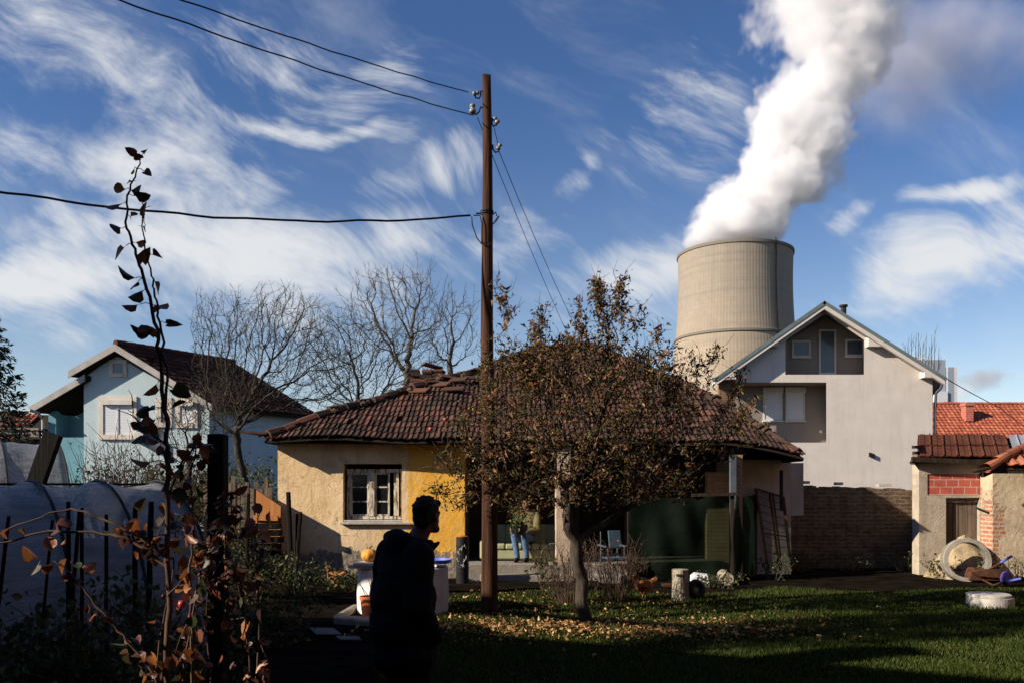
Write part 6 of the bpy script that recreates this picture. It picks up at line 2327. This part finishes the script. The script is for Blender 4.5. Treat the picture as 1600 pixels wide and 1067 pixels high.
for sgn in (-1, 1):
    mb = MB(); o_ = cb_ + rotz(.3) @ Vector((sgn * .2, 0, .68)); mb.bar(o_ + rotz(.3) @ Vector((0, -.18, 0)), o_ + rotz(.3) @ Vector((0, .2, .02)), .04, .025); mb.build('armrest', M['blue_grey'], ch)

# shade net
sn = thing('shade_net', 'dark green shade net stretched between posts across the right of the porch', 'net', (X(1060, 16.2), 16.2, 0))


def net(a_, b_, z0, z1, amp, n=60, k2=26):
    vs, fs = [], []
    a_, b_ = V3(a_), V3(b_)
    d_ = (b_ - a_); nrm = Vector((d_.y, -d_.x, 0)).normalized()
    for j in range(k2 + 1):
        for i in range(n + 1):
            u, v = i / n, j / k2
            off = amp * (math.sin(u * 23 + 2 * v) * .3 + math.sin(u * 9 - v * 5) * .5 + .4 * math.sin(v * 7 + u * 17)) + amp * 1.2 * math.sin(PI * v) * math.sin(PI * u)
            sagz = -.05 * math.sin(PI * u) * v + .03 * math.sin(u * 11) * (1 - v)
            vs.append(a_ + d_ * u + nrm * off + Vector((0, 0, z0 + (z1 - z0) * v + sagz)))
    for j in range(k2):
        for i in range(n):
            q_ = j * (n + 1) + i
            fs.append((q_, q_ + 1, q_ + n + 2, q_ + n + 1))
    return np.array([tuple(v) for v in vs]), fs


V, fs = net((X(982, 16.2), 16.2, 0), (X(1141, 16.2), 16.2, 0), .06, Z(773, 16.2), .05)
mesh_np('netting', V, fs, M['net'], sn, smooth=True)
V, fs = net((X(1146, 16.15), 16.15, 0), (X(1180, 17.55), 17.55, 0), .0, Z(772, 16.3), .05, 24)
mesh_np('netting', V, fs, M['net'], sn, smooth=True)
for px, D_, top in ((1144, 16.22, 770), (983, 16.25, 776), (1180, 17.5, 772)):
    mb = MB(); mb.bar((X(px, D_), D_, 0), (X(px, D_), D_, Z(top, D_)), .07, .06, up=(0, 1, 0)); mb.build('post', M['wood_dark'], sn)
mb = MB(); mb.bar((X(1080, 16.2), 16.17, Z(773, 16.2)), (X(1152, 16.2), 16.17, Z(771, 16.2)), .05, .06); mb.build('top_rail', M['wood_dark'], sn)

# leaning iron lattice
lg = thing('iron_lattice', 'rusty iron lattice frame leaning on the shaded white wing wall', 'lattice', (X(1212, 17.2), 17.2, 0))
TL, TR, BR_, BL_ = P(1181, 763, 17.5), P(1224, 776, 17.52), P(1236, 890, 17.1), P(1200, 890, 17.1)
mb = MB()
for p, q in ((TL, TR), (TL, BL_), (TR, BR_)):
    mb.bar(p, q, .05, .035)
mb.bar(TL.lerp(TR, .5), BL_.lerp(BR_, .5), .04, .03); mb.bar(TL.lerp(TR, .62), BL_.lerp(BR_, .62), .03, .03)
mb.bar(TL.lerp(BL_, .55), TR.lerp(BR_, .55), .045, .03)
mb.build('frame', M['rust'], lg)
mb = MB()
for k in range(9):
    f_ = .08 + k * .10
    mb.tube([TL.lerp(BL_, f_), TL.lerp(BL_, f_).lerp(TR.lerp(BR_, f_), .5) + Vector((0, -.02, -.03)), TR.lerp(BR_, f_ + .02)], .007, 5)
mb.build('wires', M['rust'], lg)

# stump, firewood, board, tyre, hens
c = Vector((X(1062.5, 13.45), 13.45, 0))
ls = thing('log_post', 'short pale upright log with axe marks at the edge of the grass', 'log', c)
mb = MB()
prof = [(.148, -.03), (.140, .05), (.130, .2), (.128, .35), (.133, .50), (.130, Z(889, 13.45)), (.001, Z(889, 13.45) + .012)]
mb.lathe(c, prof, 22, wob=.035); mb.build('wood', M['wood_log'], ls, smooth=False)
mb = MB(); mb.obox(c + Vector((-.045, -.125, .42)), (.075, .02, .035), rotz(-.3)); mb.build('knot_hole', M['roof_under'], ls)
c = P(1131, 909, 15.8); c.z = .12
mb = MB(); mb.tube([c + Vector((0, -.25, 0)), c + Vector((.10, .6, 0))], [.115, .12], 16, wob=.03)
tag(mb.build('firewood_log', M['wood_log'], org=c), 'short round firewood log lying under the bottom edge of the green net', 'log')
mb = MB(); a_ = P(1080, 915, 15.4); a_.z = .06
mb.prism([a_, a_ + Vector((.34, .05, -.01)), a_ + Vector((.33, .12, .10)), a_ + Vector((.10, .12, .13)), a_ + Vector((.02, .08, .08))], (.0, .10, .05))
tag(mb.build('white_slab', M['white_plastic'], org=a_), 'pale broken slab lying right of the upright log under the net', 'slab')
c = Vector((X(1088, 13.6), 13.6, .17))
mb = MB(); k0 = MB()
k0.lathe((0, 0, 0), [(.105 + .055 * math.cos(q), .055 * math.sin(q)) for q in np.linspace(0, 2 * PI, 11)], 30)
R_ = Matrix.Rotation(math.radians(20), 3, 'Z') @ Matrix.Rotation(math.radians(80), 3, 'X')
mb.add([c + R_ @ V3(v) for v in k0.v], k0.f); tag(mb.build('small_tyre', M['black_plastic'], org=(c.x, c.y, 0), smooth=True), 'small black tyre propped against the upright log', 'tyre')
mb = MB(); a_ = P(1035, 906, 15.0); a_.z = .05
mb.prism([a_, a_ + Vector((.42, .0, -.02)), a_ + Vector((.42, .12, .0)), a_ + Vector((0, .12, .02))], (0, 0, .03)); tag(mb.build('plank', M['rust'], org=a_), 'short reddish plank on the ground behind the brown hen', 'plank')


def hen(c, ang, label, s=1.0):
    f_ = Frame(c, ang)
    o = thing('hen', label, 'hen', c, 'brown hens in the yard')
    q = lambda a, b, z: f_(a * s, b * s, z * s)
    tilt = lambda d: f_.R @ Matrix.Rotation(math.radians(d), 3, 'X')
    pr = [('ell', q(0, 0, .235), (.095 * s, .155 * s, .105 * s), tilt(12)), ('ell', q(0, .09, .235), (.080 * s, .085 * s, .095 * s), f_.R), ('cap', q(0, .125, .28), q(0, .175, .385), .052 * s, .030 * s),
          ('ell', q(0, .185, .405), (.028 * s, .036 * s, .030 * s), f_.R), ('cap', q(0, .21, .40), q(0, .245, .393), .010 * s, .003 * s)]
    for k in (-2, -1, 0, 1, 2):
        pr.append(('cap', q(k * .012, -.12, .28), q(k * .022, -.235, .36 - abs(k) * .02), .040 * s, .016 * s))
    for sg in (-1, 1):
        pr += [('ell', q(sg * .088, -.01, .25), (.028 * s, .12 * s, .068 * s), tilt(14)), ('cap', q(sg * .045, 0, .16), q(sg * .05, .005, .11), .045 * s, .026 * s)]
    blob('body', pr, M['hen'], o, voxel=.007, smooth=1)
    cb = [('cap', q(0, .16 + k * .016, .432), q(0, .155 + k * .018, .455 - abs(k - 1.5) * .006), .007 * s, .005 * s) for k in range(4)]
    mb = MB()
    blob('comb', cb + [('ell', q(0, .215, .375), (.007 * s, .009 * s, .017 * s), f_.R)], M['comb'], o, voxel=.003, smooth=1)
    for sg in (-1, 1):
        ft = q(sg * .05, .0, .008)
        mb = MB(); mb.tube([q(sg * .05, .005, .12), q(sg * .05, -.01, .06), ft], [.009 * s, .007 * s, .008 * s], 6)
        for da in (-.5, 0, .5, PI):
            d_ = f_.R @ Vector((math.sin(da), math.cos(da), 0))
            mb.tube([ft, ft + d_ * .05 * s], [.007 * s, .003 * s], 5)
        mb.build('leg', M['hen_leg'], o)
    return o


hen(Vector((X(1006, 13.6), 13.6, .01)), math.radians(248), 'plump rust brown hen pecking on the grass left of the upright log', .95)
hen(Vector((X(524, 15.0), 15.0, .01)), math.radians(-75), 'brown hen in deep shade left of the white well', .9)

# well, cover, gourd, lid, pot, kerb
wc_ = Vector((X(630, 12.2), 12.2, 0))
ww = thing('water_well', 'round whitewashed well with board cover partly hidden by the standing man', 'well', wc_)
mb = MB(); wr_ = .64
mb.lathe(wc_, [(wr_, -.03), (wr_ + .01, .3), (wr_, .655), (wr_ - .02, .67), (wr_ - .14, .67), (wr_ - .14, .3)], 56, wob=.006); mb.build('ring', M['well_white'], ww)
mb = MB(); mb.prism([wc_ + Vector((-.70, -.45, .675)), wc_ + Vector((.1, -.62, .675)), wc_ + Vector((.25, .5, .675)), wc_ + Vector((-.6, .55, .675))], (0, 0, .04)); mb.prism([wc_ + Vector((-.62, -.50, .717)), wc_ + Vector((-.1, -.60, .717)), wc_ + Vector((-.05, .3, .717)), wc_ + Vector((-.55, .35, .717))], (0, 0, .03)); mb.build('cover', M['concrete_pale'], ww)
mb = MB(); lc = wc_ + Vector((.42, -.12, .722))
mb.lathe(lc, [(.001, 0), (.25, .0), (.275, .02), (.28, .055), (.27, .055), (.25, .02), (.001, .012)], 36)
tag(mb.build('basin_lid', M['blue_plastic'], org=lc), 'shallow blue plastic basin lid on the right of the well', 'basin')
gc = wc_ + Vector((-.44, -.25, .745))
gd = thing('gourd', 'small orange gourd lying on the well cover', 'gourd', gc)
mb = MB()
k_, n_ = 14, 28
vs, fs = [], []
for i in range(k_ + 1):
    th = PI * i / k_
    for k in range(n_):
        a = 2 * PI * k / n_
        r = .105 * max(math.sin(th), .01) * (1 + .05 * math.cos(8 * a))
        vs.append(gc + Vector((r * math.cos(a) * 1.1, r * math.sin(a), .095 - .095 * math.cos(th))))
for i in range(k_):
    for k in range(n_):
        a, b_ = i * n_ + k, i * n_ + (k + 1) % n_
        fs.append((a, b_, b_ + n_, a + n_))
mb.add(vs, fs); mb.build('fruit', M['gourd'], gd, smooth=True)
mb = MB(); mb.tube([gc + Vector((0, 0, .185)), gc + Vector((.01, 0, .21)), gc + Vector((.04, 0, .225))], [.018, .012, .014], 7); mb.build('stalk', M['wood_grey'], gd)

kb = thing('garden_kerb', 'low concrete kerb in front of the well beside the orange pot', 'kerb', (-2.0, 11.2, 0))
mb = MB(); mb.bar((X(524, 11.1), 11.15, .05), (X(640, 11.0), 10.95, .05), .20, .12, up=(0, 0, 1)); mb.bar((X(528, 11.3), 11.25, .05), (X(556, 12.3), 12.3, .05), .10, .12); mb.build('edging', M['concrete'], kb, bevel=.025)
pc = Vector((X(576, 11.25), 11.3, .02))
fp = thing('plant_pot', 'tall orange plastic plant pot with dry stems behind the kerb', 'plant pot', pc)
mb = MB(); mb.lathe(pc, [(.085, 0), (.118, .29), (.128, .295), (.130, .335), (.118, .335), (.11, .28), (.001, .27)], 32, True); mb.build('pot', M['terracotta'], fp, smooth=False)
mb = MB()
for k in range(7):
    a = pc + Vector((random.uniform(-.05, .05), random.uniform(-.05, .05), .27))
    b_ = a + Vector((random.uniform(-.38, .10), random.uniform(-.1, .1), random.uniform(.25, .55)))
    mb.tube([a, (a + b_) / 2 + Vector((random.uniform(-.05, .05), 0, .04)), b_], [.006, .004, .003], 5)
mb.build('stems', M['twig_red'], fp)
# debris in the shaded garden
for (px, py, w_, d_, lab) in ((508, 992, .30, .5, 'white sheet lying in the dark grass at the lower left'), (545, 1003, .25, .25, 'smaller pale sheet lying in the dark right of the first one')):
    c = G(px, py); mb = MB(); mb.obox(c + Vector((0, 0, .05)), (w_, d_, .012), rotz(.4) @ Matrix.Rotation(.08, 3, 'Y')); tag(mb.build('white_sheet', M['blue_grey'], org=c), lab, 'sheet')
for (px, py, L_, a, lab) in ((560, 894, 1.3, .15, 'grey plank on the ground under the cottage window'), (508, 889, .7, .05, 'short grey plank lying before the cream wall'), (612, 899, .9, -.2, 'grey plank lying behind the well cover')):
    c = G(px, py); mb = MB(); mb.obox(c + Vector((0, 0, .07)), (L_, .22, .06), rotz(a) @ Matrix.Rotation(.03, 3, 'Y')); tag(mb.build('ground_plank', M['wood_grey'], org=c), lab, 'plank')

# ----------------------------------------------------------------------------------------------
# shrubs and weeds
# ----------------------------------------------------------------------------------------------


def shrub(label, c, h, spread, stems, m_stem, leaves, m_leaf, lsize, seed, group=None, branch=3, r=.006):
    rng = np.random.default_rng(seed)
    o = thing('shrub', label, 'shrub', c, group)
    mb = MB(); ends = []
    for k in range(stems):
        a, q = rng.uniform(0, 2 * PI), rng.uniform(.05, 1) ** .6
        b0 = V3(c) + Vector((math.cos(a) * spread * .35 * q, math.sin(a) * spread * .35 * q, -.02))
        hh = h * rng.uniform(.55, 1.0)
        tp_ = V3(c) + Vector((math.cos(a) * spread * q, math.sin(a) * spread * q * .8, hh))
        md_ = b0.lerp(tp_, .5) + Vector(rng.normal(size=3) * .05)
        pts = [b0, b0.lerp(md_, .5) + Vector(rng.normal(size=3) * .01), md_, md_.lerp(tp_, .5) + Vector(rng.normal(size=3) * .03), tp_]
        mb.tube(pts, [r, r * .9, r * .7, r * .5, r * .3], 5)
        for _ in range(branch):
            f_ = rng.uniform(.35, .95)
            s_ = b0.lerp(md_, f_ * 2) if f_ < .5 else md_.lerp(tp_, f_ * 2 - 1)
            e_ = s_ + Vector((rng.normal() * .14, rng.normal() * .14, rng.uniform(.05, .3))) * max(h, .5)
            mb.tube([s_, s_.lerp(e_, .5) + Vector(rng.normal(size=3) * .02), e_], [r * .5, r * .4, r * .25], 4)
            ends += [s_, e_, s_.lerp(e_, .5)]
        ends += pts[1:]
    mb.build('stems', M[m_stem], o)
    if leaves:
        E = np.array([tuple(e) for e in ends])
        cen = E[rng.integers(0, len(E), leaves)] + rng.normal(size=(leaves, 3)) * lsize * .9
        cen[:, 2] = np.maximum(cen[:, 2], .03)
        V, fs = leaf_array(cen, rng.uniform(.5, 1.1, leaves) * lsize, rng, LEAF8, LEAF8F, .3, curl=.4)
        mesh_np('leaves', V, fs, M[m_leaf], o)
    return o


def gp(px, D_): return Vector((X(px, D_), D_, 0))


shrub('thicket of bare reddish stems left of the apple tree trunk', gp(893, 13.0), 1.05, .48, 60, 'twig_red', 60, 'apple_leaf', .05, 31)
shrub('thicket of bare reddish stems right of the apple tree trunk', gp(962, 13.2), 1.0, .52, 60, 'twig_red', 60, 'apple_leaf', .05, 32)
shrub('leafy plant with yellow green leaves below the porch sofa', gp(856, 14.4), .85, .32, 12, 'twig_red', 85, 'shrub_leaf', .10, 33)
shrub('small low green plant at the foot of the bare stems', gp(872, 13.3), .28, .22, 14, 'twig_red', 70, 'shrub_leaf', .06, 34)
shrub('bare twiggy bush between the greenhouses and the blue house', gp(190, 19), 2.9, 1.2, 46, 'twig_red', 40, 'shrub_leaf', .06, 35, branch=5, r=.014)
shrub('bare twiggy bush behind the young pear tree below the blue house', gp(265, 18.5), 2.7, 1.1, 46, 'twig_red', 120, 'shrub_leaf', .07, 36, branch=5, r=.012)
shrub('dense dark green bush at the foot of the blue house wall', gp(315, 23), 2.4, 1.6, 60, 'bark_grey', 3400, 'shrub_leaf', .10, 37, branch=5, r=.012)
shrub('dark leafy hedge bush left of the cottage beyond the plank fence', gp(395, 21), 2.2, 1.5, 50, 'bark_grey', 2600, 'shrub_leaf', .10, 38, branch=5, r=.012)
shrub('dark leafy bush far left behind the tall greenhouse', gp(230, 24.5), 2.5, 2.2, 60, 'bark_grey', 3000, 'shrub_leaf', .11, 39, branch=5, r=.012)
for k, (px, D_, h_, lab) in enumerate(((300, 7.0, .8, 'dark weedy bush low in the shaded garden right of the pear tree'), (430, 9.5, .7, 'dark weedy bush in the shaded garden left of the man'), (120, 6.6, .7, 'dark weedy bush at the lower left before the near greenhouse'),
                               (470, 13.6, .65, 'dark weedy bush below the black stakes by the cottage'), (390, 12.5, .9, 'dark weedy bush between the square post and the cottage'), (30, 6.4, .8, 'dark weedy bush in the bottom left corner'), (60, 6.0, 1.0, 'dark weedy bush at the foot of the left greenhouse stakes'), (170, 6.4, 1.0, 'dark weedy bush at the foot of the lone slim stake'), (250, 6.9, 1.05, 'dark weedy bush at the foot of the thickest stake'), (405, 15.6, 1.15, 'dark bush hiding the foot of the leaning orange door panel'), (545, 14.6, .35, 'small dry weeds in front of the cottage window'), (220, 6.2, .75, 'dark weedy bush below the pear branches'))):
    shrub(lab, gp(px, D_), h_, .55, 26, 'twig_red', 420, 'shrub_leaf', .07, 50 + k)
for k, (px, D_, h_, lab) in enumerate(((1250, 18.2, .45, 'dark weeds at the left foot of the old brick wall'), (1330, 18.3, .35, 'low dark weeds at the middle of the old brick wall'), (1420, 18.2, .4, 'dark weeds at the right foot of the old brick wall'), (1205, 16.6, .5, 'dark weeds growing through the foot of the iron lattice'),
                               (1480, 16.7, .35, 'dry weeds at the left edge of the sand heap'), (1120, 15.2, .22, 'low weeds around the round firewood log'))):
    shrub(lab, gp(px, D_), h_, .5, 22, 'twig_pale', 260, 'shrub_leaf', .055, 90 + k)
shrub('dry weeds beside the plastered shed at the right edge', gp(1592, 16.6), .5, .2, 16, 'twig_pale', 30, 'shrub_leaf', .05, 70)
shrub('green weeds growing below the concrete ring', gp(1549, 16.3), .5, .28, 18, 'twig_pale', 170, 'shrub_leaf', .06, 71)

# ----------------------------------------------------------------------------------------------
# plank barn behind the camera on the left: its gable and chimney shade the garden
# ----------------------------------------------------------------------------------------------
bn = thing('plank_barn', 'tall plank barn with a brick chimney left of the garden, behind the viewer', 'barn', (-11, -1, 0))
kx, ky = math.tan(SUN_AZ) , 1.0
SH = 1 / math.tan(SUN_EL)
sxd, syd = math.sin(SUN_AZ) * SH, math.cos(SUN_AZ) * SH     # metres of shadow per metre of height


def back(gx, gy, gz=0.0, x=-9.0):
    h_ = (gx - x) / sxd
    return gy - h_ * syd, h_ + gz


(yA, hA), (yB, hB) = back(-2.0, 11.06), back(6.0, 7.15)
slope = (hB - hA) / (yA - yB)
ridge_y = min(yB, 0.2) - 1.0


def roof_h(y): return hA + slope * (yA - y) if y > ridge_y else hA + slope * (yA - ridge_y) - slope * (ridge_y - y)


eave_y = yA + .9
yp, hp0 = back(-1.2, 3.0, .15); _, hp1 = back(-1.2, 3.0, 1.75)
for (bx0, dh) in ((-9.0, 0), (-13.0, 4.0 / sxd)):
    mb = MB()
    y = ridge_y * 2 - eave_y
    while y < eave_y:
        y2 = min(y + .25, eave_y)
        ym = (y + y2) / 2
        top = roof_h(ym)
        sh_ = dh * syd
        if yp - .42 - sh_ < ym < yp + .36 - sh_:  # gap in the boards, added to let sun through to the pear tree
            mb.box((bx0 - .03, y, 0), (bx0, y2 - .002, hp0 + dh))
            mb.box((bx0 - .03, y, hp1 + dh), (bx0, y2 - .002, top))
        else:
            mb.box((bx0 - .03, y, 0), (bx0, y2 - .002, top))
        y = y2
    mb.build('gable_boards', M['wood_grey'], bn)
mb = MB()
zr_ = roof_h(ridge_y)
for sg in (1, -1):
    ye = ridge_y + sg * (eave_y - ridge_y + .3)
    pl = [Vector((-13.4, ridge_y, zr_ + .02)), Vector((-13.4, ye, zr_ + .02 - slope * abs(ye - ridge_y))), Vector((-13.4, ye, zr_ - .10 - slope * abs(ye - ridge_y))), Vector((-13.4, ridge_y, zr_ - .10))]
    mb.prism(pl, (4.45, 0, 0))
rfb = mb.build('roof', M['tile_old'], bn)
mb = MB()
for sg in (1, -1):
    ye = ridge_y + sg * (eave_y - ridge_y)
    mb.box((-12.97, ye - .1, 0), (-9.03, ye, roof_h(ye) - .12))
mb.build('side_boards', M['wood_grey'], bn)
yc, hc_ = back(4.56, 9.5); yc2, _ = back(4.4, 8.95)
mb = MB(); mb.box((-9.5, yc2, roof_h(yc2) - .6), (-9.02, yc, hc_)); mb.build('chimney', M['brick_brown'], rfb)

# added out of view: trunk and tree for cast shadows, dark houses to dim skylight
(y1_, h1_), (y2_, h2_) = back(-2.6, 13.15, 0, -10.2), back(2.0, 10.85, 0, -10.2)
p1_, p2_ = Vector((-10.2, y1_, h1_)), Vector((-10.2, y2_, h2_))
d_ = (p1_ - p2_).normalized()
while p1_.z > .05:
    p1_ = p1_ + d_ * .1
mb = MB(); mb.tube([p1_, p1_.lerp(p2_, .5), p2_ - d_ * .6], [.17, .15, .13], 9, wob=.04)
tag(mb.build('shadow_trunk', M['bark'], org=p1_), 'long bare trunk leaning over the barn roof, added unseen to cast a shadow band', 'trunk')  # added caster for the dark band across the pole foot
pt2 = thing('shadow_tree', 'tall leafy tree behind the plank barn, added unseen to shade a band of lawn', 'tree', (-15, 3.2, 0))  # added for the crown shadow it lays on the lawn
mb = MB(); mb.tube([(-15, 3.2, -.1), (-15.05, 3.2, 5), (-15, 3.25, 9.5), (-14.9, 3.2, 12)], [.28, .2, .12, .03], 9)
rng = np.random.default_rng(77)
cr_ = ell_points(2600, (-15, 3.2, 10.3), (1.5, .95, 1.8), rng, .2)
for k in range(60):
    e_ = cr_[k]; z_ = max(8.0, e_[2] - rng.uniform(.6, 1.6))
    mb.tube([(-15, 3.22, z_), ((-15 + e_[0]) / 2, (3.22 + e_[1]) / 2, (z_ + e_[2]) / 2 + .1), tuple(e_)], [.05, .03, .01], 5)
mb.build('trunk', M['bark'], pt2)
V, fs = leaf_array(cr_, rng.uniform(.10, .22, len(cr_)), rng)
mesh_np('crown', V, fs, M['shrub_leaf'], pt2)
nh = thing('sky_blocker_house', 'dark brown brick house added unseen behind the viewer to block sky light', 'house', (6, -14, 0))  # unseen blocker, added to cut sky light from behind
mb = MB(); mb.box((-6.5, -16, 0), (24, -4.2, 9.5)); mb.build('wall', M['brick_brown'], nh)
mb = MB(); mb.prism([(-7.0, -3.6, 9.4), (-7.0, -16.6, 9.4), (-7.0, -10.1, 12.8)], (32, 0, 0)); mb.build('roof', M['tile_old'], nh)
nh = thing('sky_blocker_house', 'long dark brick house added unseen on the right to block sky light', 'house', (22, 2, 0))  # second unseen blocker, added to cut sky light from the right
mb = MB(); mb.box((13.2, -3.6, 0), (24, 17, 8.5)); mb.build('wall', M['brick_brown'], nh)
mb = MB(); mb.prism([(12.7, -3.55, 8.4), (24.5, -3.55, 8.4), (18.6, -3.55, 12)], (0, 21, 0)); mb.build('roof', M['tile_old'], nh)
